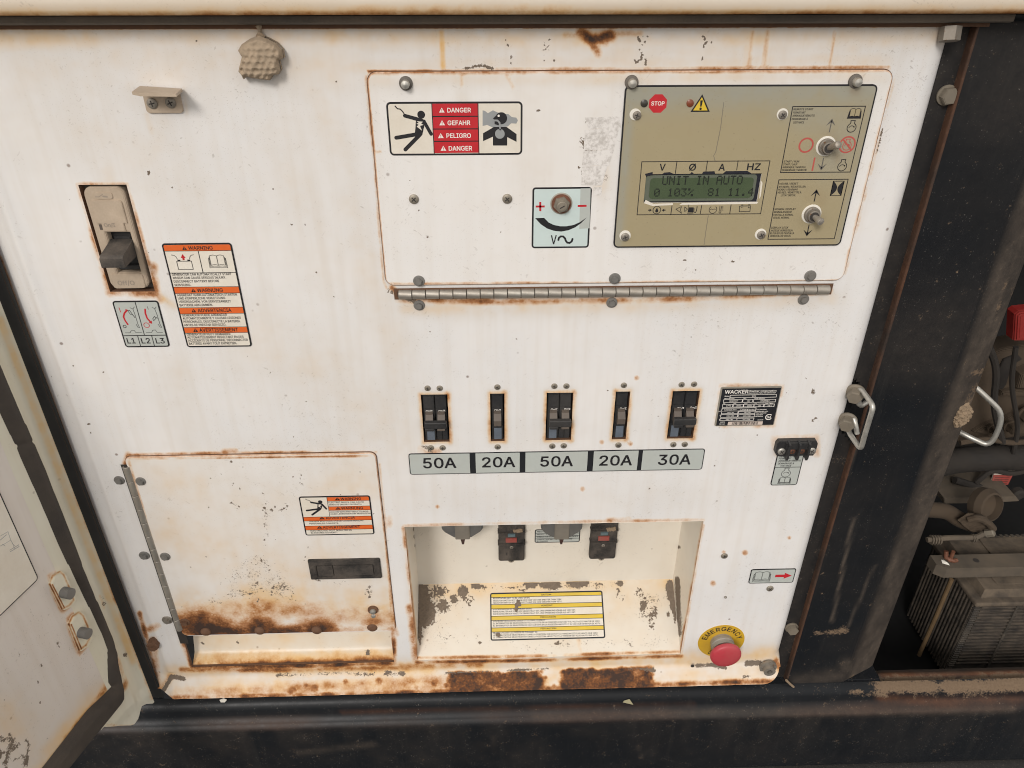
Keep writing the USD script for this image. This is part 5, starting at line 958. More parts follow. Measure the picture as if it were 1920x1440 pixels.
# neutral sticker behind the second socket
d = sticker('neutral_sticker', BACK, .0002, [cK(1212, 155), cK(1622, 150), cK(1618, 268), cK(1214, 276)], 'grey lettered sticker partly hidden behind a socket cover inside the recess', r=.004, bw=.0016, face='sticker_gray')
ib = d.inner.bounds
for y in (190, 212, 236): z_ = BACK.uv(*cK(1400, y))[1]; d.fill('divider', 'ink', sbox(ib[0], z_ - .0005, ib[2], z_ + .0005), 2)
for t_, L, Rr, y in [('NEUTRAL BONDED TO FRAME', 1232, 1560, 180), ('NULL-LEITER AN RAHMEN', 1232, 1560, 204), ('CONDUCTOR NEUTRO CONECTADO AL TENDIDO', 1232, 1602, 228), ('CONDUCTEUR NEUTRE MIS A LA MASSE', 1232, 1546, 250), ('DU CHASSIS', 1232, 1330, 268)]: d.text(cK(L, y), cK(Rr, y), 11 / 4.8, t_, 2)
d.done()
# ------------------------------------------------------------------ main breaker
ob = openings['main'].bounds; MP = YP(.0)
MB = thing('main_breaker', ((ob[0] + ob[2]) / 2, 0, ob[1]), 'large beige main breaker with a black toggle, above the L1 L2 L3 sticker', 'circuit breaker')
part(MB, 'back_box', flat(YP(.016), rect(ob[0] - .004, ob[1] - .004, ob[2] + .004, ob[3] + .004), 0), 'handle_brown')
hu = lambda x, y, P=MP: P.uv(*cA(x, y))
H1 = YP(.004); hr = rect(ob[0] + .0030, ob[1] + .004, ob[2] - .0045, ob[3] - .0025, .010)
ux = lambda t: ob[0] + (ob[2] - ob[0]) * t
vz = lambda y: np.interp(y, [72, 945], [ob[3], ob[1]]) if False else (hu(220 + (y - 72) * .26, y)[1])
slot = rect(ux(.30), vz(790), ux(.80), vz(462))
part(MB, 'housing', slab(H1, hr.difference(slot), -.012, .0045, .0026, 3), 'beige_plastic')
part(MB, 'cover_plate', slab(H1, rect(ux(.17), vz(450), ux(.82), vz(192), .004).difference(unary_union([sbox(ux(.12), vz(455), ux(.26), vz(385)), sbox(ux(.74), vz(455), ux(.9), vz(385))])), .0044, .0062, .0010), 'beige_plastic')
part(MB, 'marking_plate', slab(H1, rect(ux(.29), vz(186), ux(.66), vz(132), .003), .0044, .0056, .0006), 'beige_plastic')
part(MB, 'lower_plate', slab(H1, rect(ux(.12), vz(915), ux(.84), vz(795), .004), .0044, .0058, .0010), 'beige_plastic')
part(MB, 'slot_notch', [flat(H1, sbox(ux(.19), vz(438), ux(.255), vz(392)), .0047)], 'handle_brown')
part(MB, 'slot_well', cat([flat(YP(.010), slot.buffer(.001), 0), walls(H1, Polygon(sbox(-9, -9, 9, 9).exterior.coords, [list(slot.exterior.coords)]), -.006, .0045)][:1]), 'black_plastic')
part(MB, 'slot_step', slab(YP(.008), rect(slot.bounds[0] + .001, vz(775), slot.bounds[2] - .001, vz(740)), 0, .004, .001), 'black_plastic'); part(MB, 'slot_step', [slab(YP(.008), rect(slot.bounds[0] + .004, vz(560), slot.bounds[2] - .004, vz(510)), 0, .002, .0008)], 'black_plastic')
tg = [(a, h, z) for a in (slot.bounds[0] + .0025, slot.bounds[2] - .0015) for h, z in ((-.004, vz(640)), (-.004, vz(560)))]
zt_ = vz(600)
blade = hullm([(x, -y, z) for x in (slot.bounds[0] + .001, slot.bounds[2] + .0005) for y, z in ((-.004, zt_ - .009), (-.004, zt_ + .012), (.036, zt_ + .002), (.036, zt_ - .009), (.032, zt_ + .005))])
part(MB, 'toggle', blade, 'black_plastic_dusty', smooth=20)
dd = Decal(MB, H1, .0056); dd.line([cA(186, 158), cA(215, 158), cA(245, 138)], .0008, 1, 'beige_print', 'marking'); dd.line([cA(250, 154), cA(280, 157)], .0020, 1, 'beige_print', 'marking')
dd.h = .0059; dd.text(cA(372, 876), cA(508, 872), 34 / 4.361, 'Off/O', 1, 'beige_print'); dd.h = .0063; dd.text(cA(262, 402), cA(362, 436), 30 / 4.361, 'On/I', 1, 'beige_print'); dd.done()

# ------------------------------------------------------------------ small breakers
def breaker(key, poles, label, crop_, onpts, screws):
    b = openings['br_' + key].bounds; BP = YP(.006)
    t = thing('circuit_breaker', ((b[0] + b[2]) / 2, 0, b[1]), label, 'circuit breaker', 'black breakers in a row above the amperage strip')
    H = b[3] - b[1]; x0, x1 = b[0] + .0016, b[2] - .0016; pw = (x1 - x0) / poles; V = lambda f: b[3] - H * f
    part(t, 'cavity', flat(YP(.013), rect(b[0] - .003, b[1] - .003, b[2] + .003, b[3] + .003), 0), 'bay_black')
    dd = Decal(t, BP, .0042)
    for i in range(poles):
        a0, a1 = x0 + pw * i + .0003, x0 + pw * (i + 1) - .0003; mid = (a0 + a1) / 2; hw = pw * .31
        part(t, 'body', [slab(BP, rect(a0, V(.985), a1, V(.02)), -.006, .0018, .0006), slab(BP, rect(a0 + .0006, V(.30), a1 - .0006, V(.05)), .0017, .0040, .0008), slab(BP, rect(a0 + .0006, V(.66), a1 - .0006, V(.30)), .0017, .0042, .0006), slab(BP, rect(a0 + .0006, V(.98), mid - .0003, V(.675)), .0017, .0034, .0006), slab(BP, rect(mid + .0003, V(.98), a1 - .0006, V(.675)), .0017, .0034, .0006)], 'black_plastic')
        hz0, hz1 = V(.66), V(.36)
        hd = hullm([(x, BP.O[1] - h, z) for x in (mid - hw, mid + hw) for h, z in ((.004, hz0 + .001), (.004, hz1), (.0085, V(.45)), (.0145, V(.50)), (.0145, V(.605)), (.009, hz0 + .0005))])
        part(t, 'handle', hd, 'handle_brown', smooth=25)
        part(t, 'handle_ledge', slab(BP, rect(mid - hw, V(.455), mid + hw, V(.36)), .0042, .0075, .001), 'handle_brown')
    if poles == 2:
        part(t, 'handle_tie', [boxm((x0 + pw * .12, BP.O[1] - .0205, V(.60)), (x1 - pw * .06, BP.O[1] - .0125, V(.475)), .0012), boxm((x0 + pw * .16, BP.O[1] - .0200, V(.655)), (x0 + pw * .9, BP.O[1] - .006, V(.595)), .001)], 'black_plastic')
        part(t, 'tie_clip', boxm((x0 + pw * 1.15, BP.O[1] - .0196, V(.652)), (x1 - pw * .2, BP.O[1] - .012, V(.61)), .0006), 'handle_brown')
    part(t, 'rating_tag', slab(BP, rect(x0 + pw * .2, V(.975), x0 + pw * .84, V(.735)), .0033, .0039), 'tag_bluegray', smooth=False)
    for (a, bb, y) in onpts: dd.text(crop_(a, y), crop_(bb, y), 25 * (7.2 if crop_ is cG else 5.647) / 7.2 / (7.2 if crop_ is cG else 5.647), 'On/I', 1, 'print_white', True)
    dd.done()
    for x, y in screws: panscrew(PANEL, PANEL.uv(x, y), rr(x, y, 5.9), par=t, rot=rng.uniform(0, 90), name='mounting_screw', ht=.5)
breaker('a', 2, 'two-pole black breaker above the leftmost 50A mark, with a rust-stained lower screw', cG, [(208, 298, 500), (380, 468, 498)], [cG(228, 199), cG(392, 199), cG(272, 1003), cG(431, 1003)])
breaker('b', 1, 'single-pole black breaker above the 20A mark between the two 50A marks', cG, [(1130, 1218, 488)], [cG(1170, 184), cG(1174, 990)])
breaker('c', 2, 'two-pole black breaker above the 50A mark in the middle of the strip', cH, [(183, 252, 375), (322, 388, 371)], [cH(222, 134), cH(350, 133), cH(200, 769), cH(321, 765)])
breaker('d', 1, 'single-pole black breaker above the 20A mark next to the 30A mark', cH, [(910, 980, 366)], [cH(958, 124), cH(900, 758)])
breaker('e', 2, 'two-pole black breaker above the 30A mark, its handle bar standing out furthest', cH, [(1516, 1586, 360), (1650, 1720, 356)], [cH(1569, 117), cH(1701, 112), cH(1482, 752), cH(1602, 750)])

# ------------------------------------------------------------------ terminal strip
tb = rect4(PANEL, [(1453, 822), (1530, 820), (1528.5, 845), (1450, 850)]); b = tb.bounds
TS = thing('terminal_strip', ((b[0] + b[2]) / 2, 0, b[1]), 'black barrier terminal strip with four screws, below the rating plate', 'terminal strip')
x0, x1, z0, z1 = b[0], b[2] - .001, b[1] - .001, b[3]
part(TS, 'body', slab(PANEL, Polygon([(x0 + .004, z0), (x1 - .003, z0), (x1, z0 + .006), (x1, z1 - .005), (x1 - .003, z1), (x0 + .003, z1), (x0, z1 - .005), (x0, z0 + .006)]), 0, .009, .0012), 'black_plastic')
part(TS, 'body', slab(PANEL, rect(x0 + .012, z1 - (z1 - z0) * .45, x1 - .011, z1 - .001), .0088, .013, .001), 'black_plastic')
w_ = x1 - x0
for f_ in (.27, .52, .755):
    x = x0 + w_ * f_; part(TS, 'barrier', hullm([(xx_, -h, z) for xx_ in (x - .0015, x + .0015) for h, z in ((.006, z0 - .001), (.006, z1 + .001), (.0175, z1 - .001), (.0175, z0 + .003), (.0155, z0 - .003))]), 'black_plastic', smooth=20)
for f_, m in ((.14, 'galvanised'), (.40, 'copper_rust'), (.635, 'copper_rust'), (.885, 'galvanised')):
    panscrew(PANEL, (x0 + w_ * f_, z0 + (z1 - z0) * .36), .0057 if m == 'galvanised' else .0047, .009, mat=m, par=TS, name='terminal_screw', rot=rng.uniform(0, 90))

# ------------------------------------------------------------------ emergency stop
eu = np.array([.3962, .4065]); eR = .0410
ES = thing('emergency_stop', (eu[0], 0, eu[1] - eR), 'red mushroom emergency stop button on a yellow lettered ring', 'emergency stop')
part(ES, 'yellow_ring', slab(PANEL, disc(*eu, eR, 20).difference(disc(*eu, eR * .42, 14)), 0, .0009, .0003), 'estop_yellow')
em = []
def arc_text(s, r, a0, a1, cap, flip=False):
    n = len(s)
    wts = np.array([1.0 if c not in 'IJ' else .45 for c in s]); pos = (np.cumsum(wts) - wts / 2) / wts.sum()
    for ch, t in zip(s, pos):
        a = a0 + (a1 - a0) * t; w_ = cap * (.75 if ch not in 'MGO' else .92)
        rot = a - math.pi / 2 if not flip else a + math.pi / 2; rb = r if not flip else r + cap
        c = eu + rb * np.array([math.cos(a), math.sin(a)]) - (w_ / 2) * np.array([math.cos(rot), math.sin(rot)])
        em.append(text_uv(PANEL, c, w_, cap, ch, .00105, True, rot))
arc_text('EMERGENCY', eR * .66, math.radians(172), math.radians(8), eR * .23)
arc_text('STOP', eR * .66, math.radians(232), math.radians(308), eR * .23, True)
part(ES, 'lettering', em, 'ink', smooth=False)
part(ES, 'collar', lathe(PANEL, eu, [(.0195, .0008), (.0195, .006), (.0205, .0066), (.0205, .011), (.0192, .0118), (.0192, .0165), (.0202, .0172), (.0202, .020), (.0180, .0205), (.0150, .0208)], 32), 'collar_gray')
part(ES, 'stem', lathe(PANEL, eu, [(.0165, .0200), (.0165, .0270)], 28), 'pin_brown')
part(ES, 'button', lathe(PANEL, eu, [(.015, .0262), (.0245, .0262), (.0262, .0268), (.0268, .0285), (.0267, .0310), (.0258, .0335), (.0235, .0352), (.0195, .0366), (.0130, .0377), (.0060, .0382), (.0002, .0383)], 48), 'estop_red', smooth=50)

# ------------------------------------------------------------------ small lower door
LD = thing('lower_door', at(540, 1180, -.0035), 'lower left white hinged door, burnt brown along its bottom edge, with a black latch', 'panel door')
gl = rect4(LDOOR, [(241, 856.5), (708, 851), (739, 1184), (334, 1191)], .009)
lb = gl.bounds; x_l = PANEL.uv(*(238, 858))[0]
dm2 = sheet(LDOOR, gl.buffer(-.001), 0, .0024, lambda v: .0006 * (meshkit.fbm(np.c_[v * 4, v[:, :1] * 0], 2) - .5)); W = Wear(dm2[0])
W.line(2, [(250, 870), (480, 960), (700, 900)], 70, .32).line(2, [(330, 1000), (520, 1080), (700, 1060)], 80, .38).line(2, [(360, 1140), (560, 1130), (720, 1120)], 40, .45)
W.line(0, [(343, 1172), (372, 1160), (420, 1178)], 26, .80, .3).line(0, [(345, 1178), (480, 1186), (560, 1184)], 13, 1.0, .3).blob(0, (485, 1174), 38, 22, .95).blob(0, (596, 1180), 42, 24, .90).line(0, [(540, 1184), (735, 1178)], 8, .55).blob(0, (385, 1180), 44, 20, 1.35).blob(0, (700, 1168), 26, 14, .55).blob(0, (700, 1145), 12, 12, .4)
W.line(0, [(345, 1150), (480, 1140), (600, 1150), (735, 1160)], 26, .30).line(2, [(345, 1130), (560, 1110), (735, 1140)], 46, .50, .5).blob(1, (480, 1080), 110, 60, .40)
W.line(0, [(243, 860), (700, 855)], 2.4, .4).line(0, [(708, 860), (738, 1180)], 2.6, .44).line(0, [(242, 865), (335, 1185)], 3, .3)
for cx, cy_, rx, ry, n in [(470, 1110, 30, 12, 10), (440, 930, 8, 30, 10), (497, 980, 6, 40, 12), (690, 1110, 10, 10, 6), (530, 950, 14, 6, 6)]:
    W.spots(1, [(rng.normal(cx, rx), rng.normal(cy_, ry), rng.uniform(1.0, 3.4)) for _ in range(n)], .80)
W.blob(1, (525, 1105), 34, 22, .53).blob(1, (450, 1115), 52, 16, .47).blob(1, (500, 1065), 16, 34, .46).blob(1, (545, 1110), 14, 30, .47).blob(1, (400, 1130), 36, 14, .42).blob(1, (692, 1108), 12, 16, .5).blob(1, (640, 1095), 50, 10, .38).line(1, [(438, 925), (445, 960)], 6, .44).line(1, [(498, 960), (495, 1040)], 7, .45)
W.line(1, [(525, 958), (540, 948)], 3.0, .7).line(1, [(592, 1086), (600, 1090)], 3, .8).line(1, [(565, 888), (561, 905), (570, 910)], 2, .66)
W.spots(1, [(rng.uniform(260, 720), rng.uniform(870, 1150), rng.uniform(.8, 1.5)) for _ in range(50)], .9)
part(LD, 'door_gasket', slab(PANEL, gl.buffer(.0009), -.001, .0010), 'rust_bolt', smooth=False)  # same added dark rim, drawing the gap shadow round the small door
part(LD, 'door_sheet', dm2, 'door_paint', wear=W.w)
ed = cat([walls(PANEL, gl, .0005, .0024), flat(PANEL, gl.difference(gl.buffer(-.001)), .0024), walls(PANEL, gl.buffer(-.001), .0024, .0035)]); W = Wear(ed[0]); W.add(0, .30 + .5 * (meshkit.fbm(ed[0] * 30, 3) - .45)); part(LD, 'door_edge', ed, 'door_paint', smooth=False, wear=W.w)
hx0 = np.array([PANEL.uv(236, 872)[0], -.0025, PANEL.uv(236, 872)[1]]); hx1 = np.array([hx0[0], -.0025, PANEL.uv(340, 1178)[1]]); hx0[0] = hx1[0] = (PANEL.uv(236, 872)[0] + PANEL.uv(340, 1178)[0]) / 2
piano(LD, hx0, hx1, .0052, 13, 'piano_hinge', 'hinge_steel')
part(LD, 'hinge_slot', flat(PANEL, sbox(hx0[0] - .0072, hx1[2] - .035, hx0[0] + .0066, hx0[2] + .003), .0026), 'dark_slot')
for x, y in [(264, 902), (310, 1043), (347, 1166)]: hexbolt(LDOOR, LDOOR.uv(x, y), rr(x, y, 9.5), rr(x, y, 6.2), par=LD, mat='bolt_gray' if y < 1100 else 'rust_bolt', rot=rng.uniform(0, 1), hh=.004)
for x, y in [(386, 1184), (487, 1182), (594, 1181)]: part(LD, 'rivet', lathe(LDOOR, LDOOR.uv(x, y), [(rr(x, y, 10), 0), (rr(x, y, 9.5), .002), (rr(x, y, 6), .0045), (rr(x, y, 1), .0052)], 14), 'rust_bolt')
x, y = 699.5, 1142.5; r = rr(x, y, 10, LDOOR); u = LDOOR.uv(x, y)
q = part(LD, 'bolt', lathe(LDOOR, u, [(r * .55, .003), (r * .55, .0065), (r * .2, .0075), (r * .02, .0076)], 16), 'galvanised'); part(q, 'washer', lathe(LDOOR, u, [(r, 0), (r * .95, .003), (r * .6, .0035)], 18), 'rust_bolt'); part(LD, 'rivet', lathe(LDOOR, LDOOR.uv(700, 1155), [(.0042, 0), (.003, .002), (.0002, .0024)], 12), 'galvanised'); part(LD, 'rivet', lathe(LDOOR, LDOOR.uv(698, 1177), [(.009, 0), (.006, .003), (.0002, .004)], 12), 'rust_bolt')
la = rect4(LDOOR, [cJ(215, 1028), cJ(1300, 1003), cJ(1328, 1290), cJ(275, 1318)], .002); b = la.bounds; lw, lh = b[2] - b[0], b[3] - b[1]
pad = rect(b[0] + lw * .105, b[1] + lh * .18, b[2] - lw * .10, b[3] - lh * .27, .002)
LT = part(LD, 'latch', slab(LDOOR, la.difference(pad), 0, .0042, .0022, 3), 'black_plastic_dusty')
part(LT, 'latch_bed', flat(LDOOR, pad.buffer(.0004), .0012), 'dark_slot')
xs_ = b[0] + lw * .335; part(LT, 'latch_button', slab(LDOOR, sbox(pad.bounds[0] + .0007, pad.bounds[1] + .0004, xs_ - .0005, pad.bounds[3] - .0004), .0005, .0036, .0004), 'black_plastic_dusty'); part(LT, 'latch_paddle', slab(LDOOR, sbox(xs_ + .0005, pad.bounds[1] + .0004, pad.bounds[2] - .0007, pad.bounds[3] - .0004), .0005, .0037, .0005), 'black_plastic_dusty')

# ------------------------------------------------------------------ sockets in the recess
def oct_cover(bx, label, pin):
    a, b2 = BACK.uv(*cK(bx[0], 120)), BACK.uv(*cK(bx[1], 120)); hh = .062
    KP = YP(RE - .050); a, b2 = KP.uv(*cK(bx[0], 118)), KP.uv(*cK(bx[1], 118)); zb = KP.uv(*cK((bx[0] + bx[1]) / 2, 238))[1]
    cx = (a[0] + b2[0]) / 2; hw = (b2[0] - a[0]) / 2; zc = zb + hw
    t = thing('socket_cover', (cx, RE, zb), label, 'power socket')
    out = Polygon([(cx - hw * .30, zb), (cx + hw * .30, zb), (cx + hw * .42, zb - .001), (cx + hw * .86, zb + hw * .32), (cx + hw, zb + hw * .52), (cx + hw, zb + hw * 1.5), (cx + hw * .5, zb + hw * 2), (cx - hw * .5, zb + hw * 2), (cx - hw, zb + hw * 1.5), (cx - hw, zb + hw * .52), (cx - hw * .86, zb + hw * .32), (cx - hw * .42, zb - .001)])
    part(t, 'body', slab(BACK, out, 0, .050, .006, 3), 'socket_gray')
    part(t, 'cap', slab(BACK, rect(cx - hw * .36, zb - .0005, cx + hw * .36, zb + hw * 1.8, .002), .048, .053, .002), 'socket_tan')
    part(t, 'hook', hullm([(cx + s_ * w_, RE - h, z) for s_ in (-1, 1) for w_, h, z in ((.005, .05, zb + .004), (.005, .044, zb + .004), (.0016, .049, zb - .014), (.0016, .046, zb - .014))]), 'pin_brown')
oct_cover((371, 748), 'grey faceted socket cover at the left end of the socket recess', 568)
oct_cover((1273, 1646), 'grey faceted socket cover hanging in front of the grey neutral sticker', 1460)
def gfci(pts, label, scr):
    g_ = rect4(BACK, [cK(*p_) for p_ in pts]); b = g_.bounds; t = thing('duplex_outlet', ((b[0] + b[2]) / 2, RE, b[1]), label, 'power outlet', 'black duplex outlets hanging in the recess')
    w_ = b[2] - b[0]; cx = (b[0] + b[2]) / 2; zb = b[1]; GP_ = YP(RE)
    top = zb + w_ * 2.0
    part(t, 'face', slab(BACK, rect(b[0], zb, b[2], top, .004), 0, .010, .0022), 'black_plastic_dusty')
    zz = lambda y: BACK.uv(*cK(1000, y), .010)[1]
    part(t, 'rib', [slab(BACK, rect(b[0] - .001, zz(292), b[2] + .001, zz(280)), .0, .0125, .001), slab(BACK, rect(b[0] - .001, zz(188), b[2] + .001, zz(178)), .0, .012, .001)], 'black_plastic_dusty')
    part(t, 'reset_button', slab(BACK, rect(cx - w_ * .22, zz(268), cx + w_ * .20, zz(232)), .009, .0125, .0008), 'gfci_red'); part(t, 'test_button', slab(BACK, rect(cx - w_ * .14, zz(218), cx + w_ * .14, zz(194)), .009, .0125, .0008), 'gfci_blue')
    for s_ in (-1, 1):
        part(t, 'outlet_slot', slab(BACK, rect(cx + s_ * w_ * .2 - .0014, zz(178), cx + s_ * w_ * .2 + .0014, zz(140)), .0098, .0103), 'dark_slot'); part(t, 'outlet_slot', slab(BACK, rect(cx + s_ * w_ * .19 - .0012, zz(388), cx + s_ * w_ * .19 + .0012, zz(365)), .0098, .0103), 'dark_slot')
    panscrew(BACK, (cx, zz(318)), .0032, .0098, par=t, mat='dull_steel', name='face_screw'); panscrew(BACK, BACK.uv(*cK(*scr)), .0056, 0, par=t, mat='screw_steel', name='mounting_screw')
    part(t, 'dirt_clump', rough(hullm([(cx + w_ * dx, RE - h, zz(y)) for dx, y in ((.05, 160), (.4, 150), (.42, 182), (.1, 186)) for h in (.010, .012)]), .003, 300, .002), 'dry_mud')
gfci([(883, 105), (1125, 103), (1115, 405), (887, 408)], 'black duplex outlet between the two grey socket covers', (1001, 430))
gfci([(1708, 92), (1950, 90), (1935, 388), (1706, 390)], 'black duplex outlet right of the socket cover with the sticker', (1812, 412))
# dried mud caked in the recess: broken patches with real thickness
def crust(P, blobs, name, label, seed, thr=.5, step=.0010, amp=.0022, base=.0006):
    xs = [P.uv(x, y) for x, y, *_ in blobs]; lo = np.min(xs, 0) - .05; hi = np.max(xs, 0) + .05
    if P is SLOPE: lo = np.maximum(lo, [-.1380, .001]); hi = np.minimum(hi, [.3272, math.hypot(RE, ZB - ZF) - .0005])
    X, Y = np.meshgrid(np.arange(lo[0], hi[0], step), np.arange(lo[1], hi[1], step)); q = np.c_[X.ravel(), Y.ravel()]; px = proj(P.w(q)); f_ = np.zeros(len(q))
    for x, y, rx, ry, a in blobs: f_ = np.maximum(f_, a * np.exp(-(((px[:, 0] - x) / rx) ** 2 + ((px[:, 1] - y) / ry) ** 2) ** 1.6))
    n_ = .42 * meshkit.fbm(np.c_[q * 75, q[:, :1] * 0 + seed], 4) + .58 * meshkit.fbm(np.c_[q * 420, q[:, :1] * 0 + seed], 3); val = f_ + (n_ - .5) * 1.35 - thr
    val[f_ < .06] = -1
    h = base + np.clip(val, 0, .6) * amp * (.6 + .8 * n_); nx = X.shape[1]; keep = (val > 0).reshape(X.shape)
    k4 = keep[:-1, :-1] & keep[1:, :-1] & keep[:-1, 1:] & keep[1:, 1:]; i, j = np.nonzero(k4); a = i * nx + j
    f = np.vstack([np.c_[a, a + 1, a + nx + 1], np.c_[a, a + nx + 1, a + nx]]); u_, inv = np.unique(f, return_inverse=True)
    single(name, (P.w(np.c_[q[u_], h[u_]]), inv.reshape(-1, 3)), 'crust', label, 'dried mud', kind='stuff', smooth=True)
crust(SLOPE, [(793, 1120, 16, 34, 1.1), (800, 1150, 20, 30, .95), (820, 1110, 26, 16, .62), (830, 1135, 22, 16, .6), (868, 1108, 11, 13, .9), (850, 1124, 10, 12, .7), (893, 1099, 12, 6, .9), (788, 1185, 5, 30, .6), (880, 1125, 20, 14, .45), (905, 1100, 10, 5, .5),
              (995, 1096, 16, 9, 1.1), (1032, 1097, 22, 10, 1.0), (1085, 1093, 24, 9, 1.15), (1120, 1096, 12, 6, .5), (980, 1106, 12, 5, .7), (968, 1140, 5, 12, .85), (972, 1132, 6, 10, .7), (934, 1190, 5, 5, 1.2), (1162, 1093, 10, 8, .72), (1200, 1110, 12, 18, .52), (1207, 1135, 10, 22, .66), (1225, 1150, 12, 20, .58), (1160, 1115, 16, 16, .34), (1222, 1175, 9, 14, .4),
              (1256, 1105, 9, 20, 1.05), (1262, 1125, 8, 26, .95), (1266, 1150, 5, 20, .75), (1252, 1152, 5, 6, .8), (1046, 1206, 10, 5, .5), (900, 1205, 4, 4, .7), (975, 1102, 30, 5, .5)], 'dried_mud', 'brown dried mud caked along the sloped floor of the socket recess', 3, .43)

# ------------------------------------------------------------------ striker bracket, wasp nest, mud, litter
bpl = rect4(PANEL, [(268, 170), (338, 170), (345, 212), (276, 211)], .004); b = bpl.bounds
SB = thing('striker_bracket', ((b[0] + b[2]) / 2, 0, b[1]), 'small bent cream bracket held by two crosshead screws, top left of the panel', 'bracket')
part(SB, 'plate', slab(PANEL, bpl, 0, .003, .0008), 'beige_plastic')
tl = [at(247, 172, -.034), at(330, 176, -.034), at(341, 166, -.003), at(262, 161, -.003)]
zt = b[3] - .002
tab = hullm([tuple(q_ + np.array([0, 0, dz])) for q_ in (tl[0], at(262, 175, -.036), tl[1], tl[2], tl[3]) for dz in (0, -.0030)])
part(SB, 'tab', tab, 'beige_plastic', smooth=25)
for x, y in [(287.5, 192.5), (322, 191.5)]: panscrew(PANEL, PANEL.uv(x, y), rr(x, y, 10), .003, par=SB, mat='dull_steel', rot=rng.uniform(10, 60))
NS = thing('wasp_nest', at(489, 65, -.01), 'grey papery wasp nest hanging from the ledge on a thin stalk', 'wasp nest')
no = [(455, 82), (470, 72), (488, 66), (505, 72), (520, 80), (531, 92), (533, 108), (524, 112), (528, 130), (524, 138), (512, 140), (508, 149), (496, 148), (480, 146), (463, 143), (458, 148), (452, 138), (448, 133), (452, 118), (455, 105), (448, 94)]
NP_ = YP(-.006); ng_ = poly_px(NP_, no); cen = ng_.centroid
nv, nf = sheet(NP_, ng_, 0, .0012); uu = NP_.O  # domed comb face with hexagonal cell mouths
dx, dz = nv[:, 0] - cen.x, nv[:, 2] - cen.y; rr_ = np.hypot(dx, dz) / .031; dome = np.sqrt(np.clip(1 - .85 * np.clip(rr_, 0, 1) ** 2, 0, 1)) * .012
cs_ = .0072; wob_ = (meshkit.fbm(nv * 70, 3) - .5) * 1.6; qx = nv[:, 0] / cs_ + 3 + wob_; qz = nv[:, 2] / cs_ / .8660; row = np.floor(qz + .5); ox_ = (row % 2) * .5; cx_ = np.round(qx - ox_) + ox_; dc = np.hypot(qx - cx_, (qz - row) * .866)
cellm = np.clip((dc - .18) / .26, 0, 1); up_ = np.clip((nv[:, 2] - cen.y) / .02 + .2, 0, 1)
dome = dome + .0022 * cellm * (1 - .6 * up_) + .009 * (meshkit.fbm(nv * 55, 4) - .5) + .0028 * (meshkit.fbm(nv * 210, 3) - .5) * 1.0 
bd = np.array([ng_.exterior.distance(Point(a, c)) for a, c in nv[:, [0, 2]]]); dome *= np.clip(bd / .0022, .15, 1) ** .5
nv = nv.copy(); nv[:, 1] -= dome
part(NS, 'comb', (nv, nf), 'nest_paper', smooth=True); part(NS, 'comb_back', walls(NP_, ng_, -.0045, .0012), 'nest_paper', smooth=False)
part(NS, 'stalk', rough(tube(smooth_path([at(486, 50, -.002), at(487, 58, -.004), at(488, 68, -.010)], 5), [.004] + [.0022] * 5 + [.0045], 9), .0015, 200, .003), 'nest_paper')
md = [at(1803 + 20 * math.cos(t), 858 + 17 * math.sin(t), .02) for t in np.linspace(0, 2 * math.pi, 12)[:-1]]
mc = np.mean(md, 0); nrm = np.array([.42, -.9, 0]); nrm /= np.linalg.norm(nrm)
tpx = (mc - C) / np.linalg.norm(mc - C)
def on_chamfer(px, py):
    P_c = Plane((.648, .004, 0), (.052, .024, 0), (0, 0, 1)); return P_c, P_c.uv(px, py)
PC, u0_ = on_chamfer(1803, 778)
single('mud_lump', rough(hullm(np.vstack([PC.w(np.array([[u0_[0] + r_ * math.cos(t), u0_[1] + r_ * 1.25 * math.sin(t), h] for t in np.linspace(0, 6.2, 14)])) for r_, h in ((.0165, -.001), (.0155, .004), (.0095, .0085))])), .010, 260, .0016), 'dry_mud', 'round lump of dried mud stuck on the corner post', 'mud lump')
def flake(name, pts, Y, label, mat, lift=.002):
    P_f = YP(Y); g_ = poly_px(P_f, pts); v, f = trimesh.creation.triangulate_polygon(g_, engine='earcut'); v = np.asarray(v)[:, :2]
    m = slab(P_f, g_, 0, .0008); m[0][:, 1] -= lift * np.abs(np.sin((m[0][:, 0] - m[0][:, 0].min()) * 90)); single(name, m, mat, label, 'litter')
flake('dry_leaf', [(1165, 1319), (1170, 1313), (1180, 1309), (1187, 1319)], -.016, 'tiny pale dry leaf lying on the skid edge under the recess', 'leaf_dry')
flake('paper_scrap', [(412, 1312), (420, 1308), (426, 1310), (422, 1315), (414, 1316)], -.010, 'tiny white scrap on the skid under the lower left door', 'washer_white')

